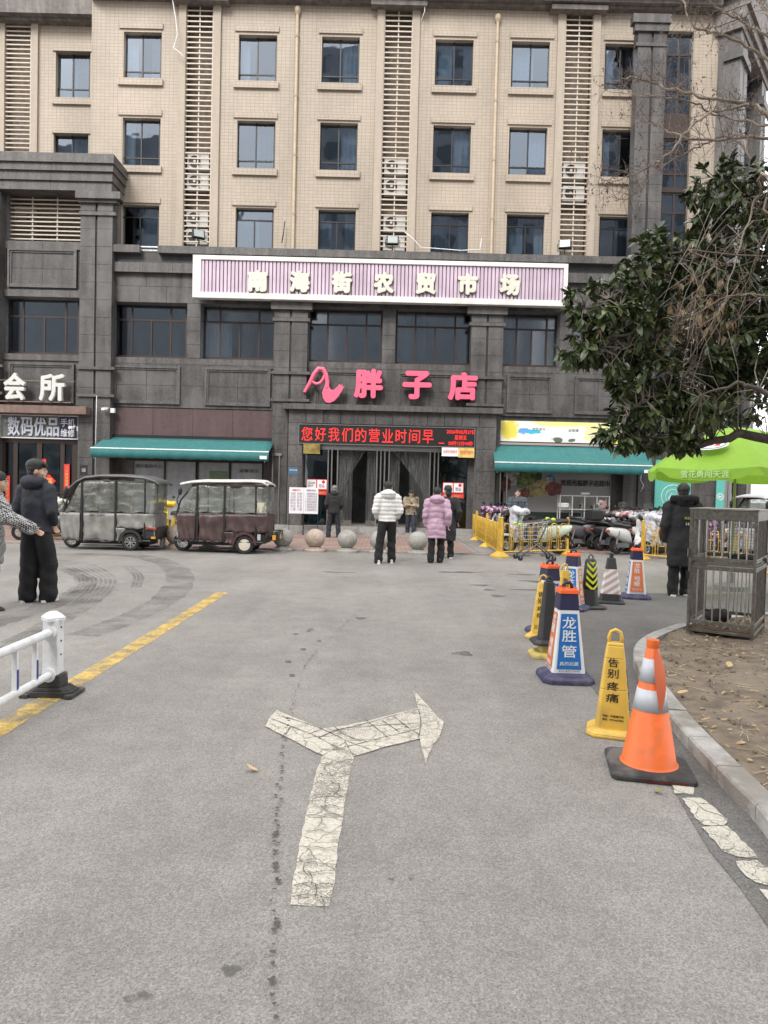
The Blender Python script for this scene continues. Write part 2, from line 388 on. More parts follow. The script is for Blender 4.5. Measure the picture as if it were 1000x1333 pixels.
def worn_mat(name, col, under=(.2,.19,.18), lo=.45, hi=.6, scale=9, amount=1., rough=.7, crack=0, stretch=None):
    """paint or stain with gaps of its own: transparent where worn away"""
    m = bpy.data.materials.new(name); m.use_nodes = True; n = m.node_tree; b = n.nodes['Principled BSDF']; o = n.nodes['Material Output']
    g = n.nodes.new('ShaderNodeNewGeometry'); vec = g.outputs['Position']
    if stretch:
        mp = n.nodes.new('ShaderNodeMapping'); mp.inputs['Scale'].default_value = stretch; n.links.new(vec, mp.inputs[0]); vec = mp.outputs[0]
    t = n.nodes.new('ShaderNodeTexNoise'); t.inputs['Scale'].default_value = scale; t.inputs['Detail'].default_value = 9; t.inputs['Roughness'].default_value = .7
    n.links.new(vec, t.inputs['Vector'])
    r = n.nodes.new('ShaderNodeMapRange'); r.inputs[1].default_value = lo; r.inputs[2].default_value = hi; r.inputs[3].default_value = 0; r.inputs[4].default_value = amount
    n.links.new(t.outputs[0], r.inputs[0]); fac = r.outputs[0]
    if crack:
        v = n.nodes.new('ShaderNodeTexVoronoi'); v.feature = 'DISTANCE_TO_EDGE'; v.inputs['Scale'].default_value = crack
        t4 = n.nodes.new('ShaderNodeTexNoise'); t4.inputs['Scale'].default_value = 14; t4.inputs['Detail'].default_value = 4
        n.links.new(g.outputs['Position'], t4.inputs['Vector'])
        mx_ = n.nodes.new('ShaderNodeVectorMath'); mx_.operation = 'MULTIPLY_ADD'; mx_.inputs[1].default_value = (.09,.09,.0)
        n.links.new(t4.outputs['Color'], mx_.inputs[0]); n.links.new(g.outputs['Position'], mx_.inputs[2])
        n.links.new(mx_.outputs[0], v.inputs['Vector'])
        r2 = n.nodes.new('ShaderNodeMapRange'); r2.inputs[1].default_value = .006*crack/5; r2.inputs[2].default_value = .016*crack/5; r2.inputs[3].default_value = .35; r2.inputs[4].default_value = 1
        n.links.new(v.outputs[0], r2.inputs[0])
        q = n.nodes.new('ShaderNodeMath'); q.operation = 'MULTIPLY'; n.links.new(fac, q.inputs[0]); n.links.new(r2.outputs[0], q.inputs[1]); fac = q.outputs[0]
    t2 = n.nodes.new('ShaderNodeTexNoise'); t2.inputs['Scale'].default_value = 60; t2.inputs['Detail'].default_value = 4; n.links.new(g.outputs['Position'], t2.inputs['Vector'])
    t5 = n.nodes.new('ShaderNodeTexNoise'); t5.inputs['Scale'].default_value = 110; t5.inputs['Detail'].default_value = 3; n.links.new(g.outputs['Position'], t5.inputs['Vector'])
    t6 = n.nodes.new('ShaderNodeTexNoise'); t6.inputs['Scale'].default_value = 2.2; t6.inputs['Detail'].default_value = 4; n.links.new(g.outputs['Position'], t6.inputs['Vector'])
    a6 = n.nodes.new('ShaderNodeMath'); a6.operation = 'MULTIPLY_ADD'; a6.inputs[1].default_value = .75; n.links.new(t6.outputs[0], a6.inputs[0]); n.links.new(t5.outputs[0], a6.inputs[2])
    r5 = n.nodes.new('ShaderNodeMapRange'); r5.inputs[1].default_value = .70; r5.inputs[2].default_value = .86; r5.inputs[3].default_value = .35; r5.inputs[4].default_value = 1; n.links.new(a6.outputs[0], r5.inputs[0])
    q5 = n.nodes.new('ShaderNodeMath'); q5.operation = 'MULTIPLY'; n.links.new(fac, q5.inputs[0]); n.links.new(r5.outputs[0], q5.inputs[1]); fac = q5.outputs[0]
    r3 = n.nodes.new('ShaderNodeMapRange'); r3.inputs[1].default_value = .3; r3.inputs[2].default_value = .7; r3.inputs[3].default_value = .8; r3.inputs[4].default_value = 1.15; n.links.new(t2.outputs[0], r3.inputs[0])
    vm = n.nodes.new('ShaderNodeVectorMath'); vm.operation = 'SCALE'; vm.inputs[0].default_value = col; n.links.new(r3.outputs[0], vm.inputs['Scale'])
    n.links.new(vm.outputs[0], b.inputs['Base Color']); b.inputs['Roughness'].default_value = rough
    mix = n.nodes.new('ShaderNodeMixShader'); tr = n.nodes.new('ShaderNodeBsdfTransparent')
    n.links.new(fac, mix.inputs[0]); n.links.new(tr.outputs[0], mix.inputs[1]); n.links.new(b.outputs[0], mix.inputs[2]); n.links.new(mix.outputs[0], o.inputs[0])
    return m
LINEW = worn_mat('worn_white_line', (.50, .475, .40), lo=.30, hi=.40, scale=7, amount=.97, crack=7)
ARROWM = worn_mat('arrow_paint', (.56, .52, .44), lo=.28, hi=.46, scale=7, amount=.88, crack=6)
ARROWFADE = worn_mat('faded_arrow_paint', (.43, .405, .34), lo=.40, hi=.62, scale=30, amount=.8, crack=5)
LINEY = worn_mat('worn_yellow_line', (.62, .43, .12), lo=.34, hi=.54, scale=4, amount=.86, crack=4)
SKID = worn_mat('tyre_mark', (.12, .115, .11), lo=.38, hi=.66, scale=1.6, amount=.5)
SKID2 = worn_mat('faint_tyre_mark', (.11, .105, .10), lo=.40, hi=.66, scale=2, amount=.6)
STAIN = worn_mat('damp_stain', (.11, .105, .10), lo=.30, hi=.5, scale=8, amount=.65)
CRACK = mat('crack_line', (.085, .08, .074), .9)
FAINTW = worn_mat('faint_white_line', (.5, .49, .46), lo=.35, hi=.6, scale=6, amount=.7)

road = struct('road', MB().quad((-300,-150,0),(300,-150,0),(300,500,0),(-300,500,0)), ASPH)

def sheet(name, pts, z, m_, kind='structure', sub=0, jit=0):
    """flat sheet from photo points carried onto the ground"""
    w_ = [G(*p) for p in pts]
    if sub:
        q = []
        for i, a in enumerate(w_):
            b = w_[(i+1) % len(w_)]
            k = max(1, int((b-a).length/sub))
            for j in range(k):
                p = a.lerp(b, j/k)
                if jit: p = p + Vector((random.uniform(-jit, jit), random.uniform(-jit, jit), 0))
                q.append(p)
        w_ = q
    from mathutils.geometry import tessellate_polygon
    vs = [(p.x, p.y, z) for p in w_]
    tri = tessellate_polygon([[Vector(v) for v in vs]])
    mb = MB().add(vs, [tuple(t) for t in tri])
    o = obj(name, mb, m_); o['kind'] = kind; return o

def ribbon(mb, pts, width, z, jit=0):
    w_ = [G(*p) if len(p) == 2 else Vector(p) for p in pts]
    # resample (Catmull-Rom)
    r = []
    for i in range(len(w_)-1):
        p0, p1, p2, p3 = w_[max(i-1, 0)], w_[i], w_[i+1], w_[min(i+2, len(w_)-1)]
        for k in range(8):
            t = k/8; r.append(.5*((2*p1)+(p2-p0)*t+(2*p0-5*p1+4*p2-p3)*t*t+(3*p1-p0-3*p2+p3)*t**3))
    r.append(w_[-1]); vs = []; n = len(r)
    for i, p in enumerate(r):
        d = r[min(i+1, n-1)]-r[max(i-1, 0)]; d = Vector((-d.y, d.x, 0)).normalized()
        ww = width(i/(n-1)) if callable(width) else width
        ww *= 1+random.uniform(-jit, jit)
        vs += [(p.x+d.x*ww/2, p.y+d.y*ww/2, z), (p.x-d.x*ww/2, p.y-d.y*ww/2, z)]
    mb.add(vs, [(2*i, 2*i+1, 2*i+3, 2*i+2) for i in range(n-1)])
    return mb

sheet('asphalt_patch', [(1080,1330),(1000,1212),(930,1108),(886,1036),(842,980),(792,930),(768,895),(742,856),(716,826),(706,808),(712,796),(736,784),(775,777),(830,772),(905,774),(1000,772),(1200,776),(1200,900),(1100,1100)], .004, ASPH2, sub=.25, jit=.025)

# turning arrow
sheet('arrow_marking', [(377,1179),(383,1140),(392,1090),(403,1040),(413,1003),(420,985),(432,973),(450,967),(461,986),(455,1010),(448,1050),(441,1100),(435,1150),(429,1181),(403,1181)], .004, ARROWM, sub=.06, jit=.004)
sheet('arrow_marking', [(461,986),(450,967),(420,985),(346,947),(350,938),(360,926),(420,950),(451,946),(486,938),(545,923),(538,900),(556,918),(570,934),(578,941),(573,958),(562,975),(554,996),(547,963),(500,974)], .0085, ARROWM, sub=.06, jit=.004)
mb = MB()
for a in [[(352,937),(380,948),(410,960),(440,976),(463,985)], [(362,933),(400,944),(428,955),(455,968),(483,978)],
          [(428,955),(470,945),(510,934),(545,925)], [(415,962),(450,950),(500,946),(548,943)], [(440,977),(480,967),(520,957),(548,950)],
          [(475,938),(500,958),(504,962)], [(512,934),(530,948),(545,958)], [(498,940),(520,955)], [(545,925),(548,943),(545,962)],
          [(436,948),(446,957),(470,967)], [(378,948),(372,958)], [(400,958),(420,951)]]:
    ribbon(mb, a, .0055, .0125, .5)
y = 995
while y < 1178:   # cross cracks down the stem
    t = (y-985)/195
    xl, xr = 420-42*t, 460-30*t
    k = 5; ribbon(mb, [(xl+(xr-xl)*i/k, y+random.uniform(-3, 3)) for i in range(k+1)], .0042, .0125, .6)
    if random.random() < .6:
        xx = random.uniform(xl+8, xr-8); ribbon(mb, [(xx, y), (xx+random.uniform(-5, 5), y+8), (xx+random.uniform(-8, 8), y+18)], .0035, .0125, .6)
    y += random.uniform(10, 24)
o = obj('crack_lines', mb, CRACK); o['kind'] = 'structure'

# yellow edge line, thin white lines, dashes beside the kerb
mb = ribbon(MB(), [Vector((-2.36, 10.4, 0)), Vector((-2.36, 8, 0)), Vector((-2.37, 6, 0)), Vector((-2.38, 4, 0)), Vector((-2.4, 2, 0))], .17, .004, .04)
struct('yellow_road_line', mb, LINEY)
mb = MB()
for a in [[(278,735),(330,738)], [(568,744),(660,749)], [(620,741),(700,744)], [(790,738),(905,745)], [(640,728),(900,735)], [(330,723),(560,727)], [(860,722+18),(1000,745)]]:
    ribbon(mb, a, .06, .004, .3)
struct('white_road_line', mb, FAINTW)
for d in [[(873,1022),(903,1026),(903,1036),(880,1035)], [(889,1041),(912,1040),(930,1052),(946,1068),(944,1077),(916,1076),(905,1066)],
          [(914,1079),(946,1077),(962,1092),(975,1105),(988,1120),(960,1118),(942,1110),(930,1097)],
          [(957,1124),(985,1122),(1004,1135),(1020,1158),(985,1152),(970,1143)], [(990,1160),(1030,1165),(1050,1200),(1020,1200)]]:
    sheet('dashed_line', d, .0085, LINEW, sub=.03, jit=.006)

# tyre marks
mb = MB()
ribbon(mb, [(60,722),(130,722),(180,724),(220,735),(235,752),(222,775),(190,795),(150,812),(105,828)], lambda t: .55-.2*t, .004, .1)
ribbon(mb, [(30,742),(80,740),(110,752),(105,768),(80,782),(30,800),(-40,822)], lambda t: .34, .0045, .15)
struct('tyre_mark', mb, SKID)
mb = MB()
for k in range(6):
    d_ = k*6
    ribbon(mb, [(60-d_,728+k),(110-d_,733+k),(140-d_*1.0,745+k),(150-d_,758),(135-d_,778),(100-d_,802),(60-d_,824),(0-d_,850)], .05, .008+k*.0003, .3)
for k in range(3):
    d_ = k*5
    ribbon(mb, [(170-d_,738),(185-d_,750),(182-d_,765)], .05, .0092+k*.0003, .3)
    ribbon(mb, [(95-d_,745),(112-d_,752),(112-d_,765),(98-d_,776)], .045, .0092+k*.0003, .3)
struct('tyre_mark', mb, SKID2)
def blot(mb, c, rx, ry, z, n=14):
    vs = [(c.x, c.y, z)]; ph = random.random()*6
    for k in range(n):
        t = 2*pi*k/n; r = 1+.25*sin(3*t+ph)+random.uniform(-.18, .18)
        vs.append((c.x+rx*r*cos(t), c.y+ry*r*sin(t), z))
    mb.add(vs, [(0, 1+k, 1+(k+1) % n) for k in range(n)])
mb = MB()
for px, py, rx, ry in [(603,851,.10,.09),(470,805,.07,.08),(590,745,.35,.1),(440,745,.3,.1),(300,1263,.03,.025),(187,1297,.025,.02),(610,745,.3,.1),(648,776,.12,.14),(625,762,.16,.1),(700,757,.3,.15),(690,768,.3,.1),(680,748,.3,.1),(637,768,.1,.1),(168,1300,.02,.015),(510,1145,.012,.01),(535,1145,.012,.01),(430,1020,.0,.0)]:
    if rx: blot(mb, G(px, py), rx, ry, .004)
struct('damp_stain', mb, STAIN)
# line of oil drips
mb = MB(); pts = [(472,792),(440,822),(410,850),(397,868),(388,895),(380,925),(370,960),(366,1000),(362,1050),(359,1100),(357,1150),(356,1200),(355,1260),(354,1340)]
for i in range(len(pts)-1):
    a, b = G(*pts[i]), G(*pts[i+1]); L_ = (b-a).length; s_ = 0
    while s_ < L_:
        c = a.lerp(b, s_/L_) + Vector((random.gauss(0, .008), 0, 0)); r = random.uniform(.004, .011)*(1.25 if i > 7 else 1.15)
        blot(mb, c, r, r*random.uniform(.8, 1.3), .0125, 8); s_ += random.uniform(.02, .085)*(1 if i > 7 else 1.5)
for px, py in [(385,826),(395,846),(405,820),(415,835),(380,880),(402,822),(375,862)]: blot(mb, G(px, py), .03, .02, .0125, 8)
o = obj('oil_drips', mb, mat('oil_drip', (.07, .066, .062), .7)); tag(o, 'dotted trail of dark oil drips down the grey road beside the arrow', 'stain', kind='stuff')

# kerb of the tree bed
KO = [G(*p) for p in [(1110,1280),(1050,1170),(988,1078),(958,1046),(927,1012),(900,982),(875,952),(850,918),(832,886),(824,864),(829,847),(845,835),(868,826),(895,818),(950,810),(1060,803),(1300,795)]]
def resample(pts, step):
    r = []
    for i in range(len(pts)-1):
        p0, p1, p2, p3 = pts[max(i-1,0)], pts[i], pts[i+1], pts[min(i+2, len(pts)-1)]
        for k in range(30):
            t = k/30; r.append(.5*((2*p1)+(p2-p0)*t+(2*p0-5*p1+4*p2-p3)*t*t+(3*p1-p0-3*p2+p3)*t**3))
    r.append(pts[-1]); o = [r[0]]; acc = 0
    for i in range(1, len(r)):
        acc += (r[i]-r[i-1]).length
        if acc >= step: o.append(r[i]); acc = 0
    return o
def nrm(pts, i):
    d = pts[min(i+1, len(pts)-1)]-pts[max(i-1, 0)]; return Vector((d.y, -d.x, 0)).normalized()
kc = resample(KO, .045)
KW, KH = .14, .095
inner = [p + nrm(kc, i)*KW for i, p in enumerate(kc)]
mb = MB(); n = len(kc)
for i in range(n-1):
    a, b, c, d = kc[i]+nrm(kc,i)*.006, kc[i+1]+nrm(kc,i+1)*.006, inner[i+1], inner[i]
    mb.add([(a.x,a.y,0),(b.x,b.y,0),(b.x,b.y,KH-.012),(a.x,a.y,KH-.012),(c.x,c.y,KH-.012),(d.x,d.y,KH-.012)], [(0,1,2,3),(3,2,4,5)])
KERBM = mat('kerb_concrete', (.35, .34, .32), .85, noise=.2, nscale=9, bump=.5, bscale=60, dirt=((.17, .15, .12), .7, 3.5))
kerb = struct('kerb', mb, MORTAR)
i = 0
while i < n-3:
    step = 10; j = min(i+step, n-1); mb = MB(); vs = []
    top = KH + random.uniform(-.004, .004)
    gap = .1
    for k in range(i, j+1):
        kk = k + (gap if k == i else (-gap if k == j else 0))
        f = kk-int(kk); k0 = int(kk); k1 = min(k0+1, n-1)
        a = kc[k0].lerp(kc[k1], f); nn = nrm(kc, k); b = a + nn*(KW-.004)
        bv = .012
        vs += [(a.x,a.y,-.02),(a.x,a.y,top-bv),(a.x+nn.x*bv,a.y+nn.y*bv,top),(b.x,b.y,top),(b.x,b.y,-.02)]
    m_ = j-i+1; fs = []
    for k in range(m_-1):
        for q in range(4): fs.append((k*5+q, (k+1)*5+q, (k+1)*5+q+1, k*5+q+1))
    fs += [(0,1,2,3,4), tuple((m_-1)*5+q for q in (4,3,2,1,0))]
    mb.add(vs, fs); obj('kerb_stone', mb, KERBM, kerb)
    i = j
# soil
from mathutils import noise as mn
mb = MB(); cen = Vector((11, 5.2, 0)); NR = 70; vs = []
ii = list(range(0, n, 2))
for j in range(NR+1):
    t = (j/NR)**1.8
    for i in ii:
        p = inner[i].lerp(cen, t); q = Vector((p.x*1.3, p.y*1.3, 0))
        h = .075 + .035*mn.noise(q) + .018*mn.noise(q*4) + .010*mn.noise(q*14)
        if j == 0: h = .05
        vs.append((p.x, p.y, h))
W_ = len(ii)
mb.add(vs, [(j*W_+i, j*W_+i+1, (j+1)*W_+i+1, (j+1)*W_+i) for j in range(NR) for i in range(W_-1)])
SOIL = mat('bare_soil', (.165, .128, .092), .95, noise=.4, nscale=7, bump=1, bscale=38, dirt=((.24, .20, .15), .5, 2.2))
soil = struct('soil', mb, SOIL, smooth=True)
def soil_z(x, y):
    q = Vector((x*1.3, y*1.3, 0)); return .075 + .035*mn.noise(q) + .018*mn.noise(q*4) + .010*mn.noise(q*14)
mb = MB(); mbt = MB()
def leaf_into(mb, c, L_, W2, yaw, tilt, roll, bend=.25):
    R = Euler((tilt, roll, yaw)).to_matrix(); vs = []
    for t, wd in ((0,0),(.25,.8),(.55,1),(.85,.5),(1,0)):
        z = -bend*L_*t*t
        if wd == 0: vs.append(c + R @ Vector((0, t*L_, z)))
        else:
            vs += [c + R @ Vector((-W2*wd, t*L_, z+.15*W2)), c + R @ Vector((0, t*L_, z)), c + R @ Vector((W2*wd, t*L_, z+.15*W2))]
    mb.add(vs, [(0,2,1),(0,3,2),(1,2,5,4),(2,3,6,5),(4,5,8,7),(5,6,9,8),(7,8,10),(8,9,10)])
k = 0
while k < 2200:
    x, y = random.uniform(1.8, 7), random.uniform(2.6, 8.2)
    # inside the bed?
    dd = min(((x-p.x)**2+(y-p.y)**2, i) for i, p in enumerate(kc[::4]))
    p = kc[dd[1]*4]; nn = nrm(kc, dd[1]*4)
    if (Vector((x,y,0))-p).dot(nn) < .16: k += .2; continue
    k += 1
    if mn.noise(Vector((x*1.1, y*1.1, 3))) < -.1 and random.random() < .75: continue
    z = soil_z(x, y)
    if random.random() < .5: leaf_into(mb, Vector((x, y, z+.012)), random.uniform(.025, .07), random.uniform(.006, .017), random.uniform(0, 6.3), random.uniform(-.3, .3), random.uniform(-.4, .4), random.uniform(-.3, .5))
    else:
        a = random.uniform(0, 6.3); L_ = random.uniform(.04, .16)
        mbt.tube([(x,y,z+.008),(x+cos(a)*L_, y+sin(a)*L_, z+.01)], .0022, 4)
clod = MB(); k = 0
while k < 1100:
    x, y = random.uniform(1.8, 6.5), random.uniform(2.6, 8.2); dd = min(((x-p.x)**2+(y-p.y)**2, i) for i, p in enumerate(kc[::4])); p = kc[dd[1]*4]
    if (Vector((x,y,0))-p).dot(nrm(kc, dd[1]*4)) < .15: k += .3; continue
    k += 1; r = random.uniform(.006, .016)*(2 if random.random() < .06 else 1); clod.ell((x, y, soil_z(x, y)+r*.3), (r, r*random.uniform(.7,1.2), r*.7), 6, 4, (random.random(),random.random(),0))
o = obj('soil_clods', clod, SOIL); tag(o, 'small clods and pebbles of dry soil scattered over the tree bed', 'soil', kind='stuff')
o = obj('fallen_leaves', mb, mat('dry_leaf', (.36, .26, .14), .7, noise=.4, nscale=20)); tag(o, 'scattered dry brown leaves lying on the bare soil of the tree bed', 'leaves', kind='stuff')
o = obj('twig_litter', mbt, mat('dry_twig', (.40, .34, .22), .8, noise=.3)); tag(o, 'pale dry twigs and straw littering the soil of the tree bed', 'twigs', kind='stuff')
for px, py, L_, c_ in [(865,800+35,.1,0)][:0]: pass
# single leaves one can pick out
DL = mat('pale_dry_leaf', (.50, .36, .17), .7)
mb = MB(); leaf_into(mb, Vector((0,0,.012)), .075, .022, 1.2, 0, .2, -.3); p = G(336,1006)
o = obj('dry_leaf', mb, DL); o.location = p; tag(o, 'pale yellow dry leaf lying alone on the road left of the arrow stem', 'leaf')
for px, py, lb in [(881,903,'curled tan leaf on the soil right behind the orange cone'), (948,870,'broad tan leaf on the bare soil below the metal cage'), (898,838,'brown leaf on the soil at the foot of the metal cage'), (852,1030,'small green leaf on the asphalt under the orange cone base')]:
    mb = MB(); leaf_into(mb, Vector((0,0,.015)), .10, .03, random.uniform(0,6), .1, .3, -.2)
    inb = px != 852
    o = obj('dry_leaf', mb, DL if inb else mat('green_leaf_litter', (.2,.22,.06), .6)); q = G(px, py, .09 if inb else 0); o.location = q; tag(o, lb, 'leaf')
    if not inb: o.scale = (.6,)*3

# pavement in front of the market
def brick_mat(name, c1, c2, mort, bw, rh, off=.5, rot=0):
    m = bpy.data.materials.new(name); m.use_nodes = True; n = m.node_tree; b = n.nodes['Principled BSDF']
    g = n.nodes.new('ShaderNodeNewGeometry'); mp = n.nodes.new('ShaderNodeMapping'); mp.inputs['Rotation'].default_value = (0,0,rot); n.links.new(g.outputs['Position'], mp.inputs[0])
    br = n.nodes.new('ShaderNodeTexBrick'); br.offset = off; br.inputs['Scale'].default_value = 1
    for k_, v_ in (('Color1', c1), ('Color2', c2), ('Mortar', mort)): br.inputs[k_].default_value = (*v_, 1)
    br.inputs['Mortar Size'].default_value = .012; br.inputs['Brick Width'].default_value = bw; br.inputs['Row Height'].default_value = rh
    n.links.new(mp.outputs[0], br.inputs['Vector'])
    t = n.nodes.new('ShaderNodeTexNoise'); t.inputs['Scale'].default_value = 1.3; t.inputs['Detail'].default_value = 6; n.links.new(g.outputs['Position'], t.inputs['Vector'])
    r = n.nodes.new('ShaderNodeMapRange'); r.inputs[1].default_value = .3; r.inputs[2].default_value = .7; r.inputs[3].default_value = .75; r.inputs[4].default_value = 1.2; n.links.new(t.outputs[0], r.inputs[0])
    vm = n.nodes.new('ShaderNodeVectorMath'); vm.operation = 'SCALE'; n.links.new(br.outputs[0], vm.inputs[0]); n.links.new(r.outputs[0], vm.inputs['Scale'])
    n.links.new(vm.outputs[0], b.inputs['Base Color']); b.inputs['Roughness'].default_value = .8
    bp = n.nodes.new('ShaderNodeBump'); bp.invert = True; bp.inputs['Distance'].default_value = .006; n.links.new(br.outputs['Fac'], bp.inputs['Height']); n.links.new(bp.outputs[0], b.inputs['Normal'])
    return m
BRK = brick_mat('red_paving_brick', (.33, .20, .16), (.27, .20, .175), (.12, .10, .09), .24, .12, rot=.0)
GTILE = brick_mat('grey_paving_tile', (.24, .225, .21), (.20, .19, .18), (.10, .09, .085), .5, .5, 0)
struct('pavement', MB().box(-40, 18.0, -.1, 2.35, 30, .03), BRK)
struct('pavement', MB().box(2.35, 18.0, -.1, 4.0, 30, .031), GTILE)
struct('pavement', MB().box(4.0, 19.3, -.1, 30, 40, .03), BRK)
edge = struct('pavement_edge', MB().box(-40, 17.86, -.1, 4.1, 18.0, .02), MORTAR)
es = MB().box(0, 0, 0, .985, .16, .045).mesh('edging_stone', mat('edging_granite', (.30, .29, .275), .8, noise=.15, nscale=6, dirt=((.16,.15,.14), .5, 3)))
for k in range(-16, 4):
    o = link('edging_stone', es, edge); o.location = (k, 17.85, 0)
# ------------------------------------------------------------------ MARKET BUILDING
bld = thing('market_building', 'wide market building with tan tiled upper floors over a dark granite two storey base', 'building', (0, 25.6, 0))
TW, PW = 25.95, 25.3     # tan wall plane, granite wall plane
def bx(name, x0, z0, x1, z1, Y, m_, depth=.1, parent=None, bevel=0, front=0):
    """box whose front face (facade measurement x,z) stands at depth Y"""
    a = sm(x0, z0, Y); b = sm(x1, z1, Y)
    return obj(name, MB().box(a[0], Y, a[1], b[0], Y+depth, b[1]), m_, parent or bld, world=True, bevel=bevel)
def holes_wall(name, x0, z0, x1, z1, Y, holes, m_, reveal=.3, parent=None, rm=None):
    c = lambda x, z: sm(x, z, Y)
    X0, Z0 = c(x0, z0); X1, Z1 = c(x1, z1); H = [(*c(a, b), *c(d, e)) for a, b, d, e in holes]
    xs = sorted({X0, X1, *[h[0] for h in H], *[h[2] for h in H]}); zs = sorted({Z0, Z1, *[h[1] for h in H], *[h[3] for h in H]})
    xs = [x for x in xs if X0 <= x <= X1]; zs = [z for z in zs if Z0 <= z <= Z1]
    mb = MB()
    for i in range(len(xs)-1):
        for j in range(len(zs)-1):
            mx_, mz = (xs[i]+xs[i+1])/2, (zs[j]+zs[j+1])/2
            if any(h[0] < mx_ < h[2] and h[1] < mz < h[3] for h in H): continue
            mb.quad((xs[i],Y,zs[j]),(xs[i+1],Y,zs[j]),(xs[i+1],Y,zs[j+1]),(xs[i],Y,zs[j+1]))
    for h in H:
        a, b, d, e = h; R = Y+reveal
        mb.quad((a,Y,b),(a,Y,e),(a,R,e),(a,R,b)); mb.quad((d,Y,b),(d,R,b),(d,R,e),(d,Y,e))
        mb.quad((a,Y,e),(d,Y,e),(d,R,e),(a,R,e)); mb.quad((a,Y,b),(a,R,b),(d,R,b),(d,Y,b))
    return obj(name, mb, m_, parent or bld, world=True)
slabcache = {}
NSL = [0]
def clad(x0, z0, x1, z1, Y, nx, nz, m_=None, off=False, parent=None, th=.05, jx=.005):
    """granite slabs, each a piece of its own with an open joint"""
    a = sm(x0, z0, Y); b = sm(x1, z1, Y); dz = (b[1]-a[1])/nz; dx = (b[0]-a[0])/nx
    for j in range(nz):
        cuts = [k*dx for k in range(nx+1)]
        if off and j % 2: cuts = [0]+[(k+.5)*dx for k in range(nx)]+[nx*dx]
        for i in range(len(cuts)-1):
            wd = cuts[i+1]-cuts[i]-2*jx; hd = dz-2*jx
            key = (round(wd, 3), round(hd, 3), th, (m_ or STONE).name)
            if key not in slabcache: slabcache[key] = MB().box(0, 0, 0, wd, th, hd).mesh('stone_slab', m_ or STONE)
            o = link('stone_slab', slabcache[key], parent or bld, world=True)
            o.location = Vector((a[0]+cuts[i]+jx, Y-th+random.uniform(-.003, .003), a[1]+j*dz+jx)) + o.location; NSL[0] += 1

# --- upper storeys
COLS = [(-9.66,-8.31), (-5.57,-4.21), (-2.61,-1.27), (1.43,2.78), (4.14,5.50), (7.46,8.58)]
ROWS = [(15.93,17.67), (12.89,14.66), (9.9,11.59)]
LV = [(-7.46,-6.48), (-.40,.60), (6.03,7.03)]
holes = [(a, c, b, d) for a, b in COLS for c, d in ROWS] + [(a, 9.9, b, 18.85) for a, b in LV]
holes_wall('upper_wall', -10.72, 9.6, 11.85, 19.2, TW, holes + [(9.5, 9.9, 10.6, 18.16)], TILE, .35)
CURT = mat('window_curtain', (.30, .33, .37), .9, noise=.1)
CURT2 = mat('blue_window_curtain', (.19, .235, .27), .9, noise=.1)
def curtain(x0, z0, x1, z1, Y, m_, parent):
    n = max(6, int((x1-x0)/.05)); vs = []
    for i in range(n+1):
        x = x0+(x1-x0)*i/n; y = Y+.03*sin(i*1.9)+random.uniform(-.01, .01); vs += [(x, y, z0), (x, y, z1)]
    return obj('curtain', MB().add(vs, [(2*i, 2*i+2, 2*i+3, 2*i+1) for i in range(n)]), m_, parent, smooth=True)
def window(x0, z0, x1, z1, Y, vert, horiz, cells, fm, pm, bw=.05, bld_=None, sill=None, curt=None, jit=.006):
    """frame mesh with panes as sub-parts; vert/horiz: bars in fractions, as (pos, lo, hi)"""
    a = sm(x0, z0, Y); b = sm(x1, z1, Y); X0, Z0, X1, Z1 = *a, *b; W, H = X1-X0, Z1-Z0; d = .07
    mb = MB()
    mb.box(X0, Y, Z0, X0+bw, Y+d, Z1).box(X1-bw, Y, Z0, X1, Y+d, Z1).box(X0+bw, Y+.002, Z0, X1-bw, Y+d-.002, Z0+bw).box(X0+bw, Y+.002, Z1-bw, X1-bw, Y+d-.002, Z1)
    for p, lo, hi in vert: mb.box(X0+p*W-bw*.45, Y+.006, Z0+lo*H+.002, X0+p*W+bw*.45, Y+d-.006, Z0+hi*H-.002)
    for p, lo, hi in horiz: mb.box(X0+lo*W+.002, Y+.01, Z0+p*H-bw*.45, X0+hi*W-.002, Y+d-.01, Z0+p*H+bw*.45)
    f = obj('window', mb, fm, bld_ or bld, world=True)
    for lx, lz, hx, hz in cells:
        t = random.uniform(-jit, jit); u = random.uniform(-jit, jit); yy = Y+.035
        x_0, x_1, z_0, z_1 = X0+lx*W, X0+hx*W, Z0+lz*H, Z0+hz*H
        obj('pane', MB().quad((x_0, yy-t, z_0-.0), (x_1, yy+t, z_0), (x_1, yy+t+u, z_1), (x_0, yy-t+u, z_1)), pm, f)
    if sill:
        obj('sill', MB().box(X0-.12, TW-.09, Z0-.24, X1+.12, TW-.002, Z0), TILE, f); obj('lintel', MB().box(X0-.10, TW-.05, Z1, X1+.10, TW-.002, Z1+.20), TILE, f)
    if curt:
        for l, h, cm in curt: curtain(X0+l*W, Z0+.02, X0+h*W, Z1-.02, Y+.22, cm, f)
    return f
for ci, (a, b) in enumerate(COLS):
    for ri, (c, d) in enumerate(ROWS):
        cu = random.choice([[(.0,.35,CURT),(.7,1,CURT)], [(.5,1,CURT2)], [(0,.6,CURT2)], [(0,.28,CURT)], [(.55,.98,CURT)], [(.1,.45,CURT2),(.75,1,CURT)]])
        if ri < 2: window(a, c, b, d, TW+.16, [(.5, 0, 1)], [(.2, 0, 1)], [(0,0,.5,.2),(.5,0,1,.2),(0,.2,.5,1),(.5,.2,1,1)], FRAME2, PANE, sill=True, curt=cu)
        else: window(a, c, b, d, TW+.16, [(.5, 0, .74)], [(.74, 0, 1)], [(0,0,.5,.74),(.5,0,1,.74),(0,.74,1,1)], FRAME2, PANE, sill=True, curt=cu)
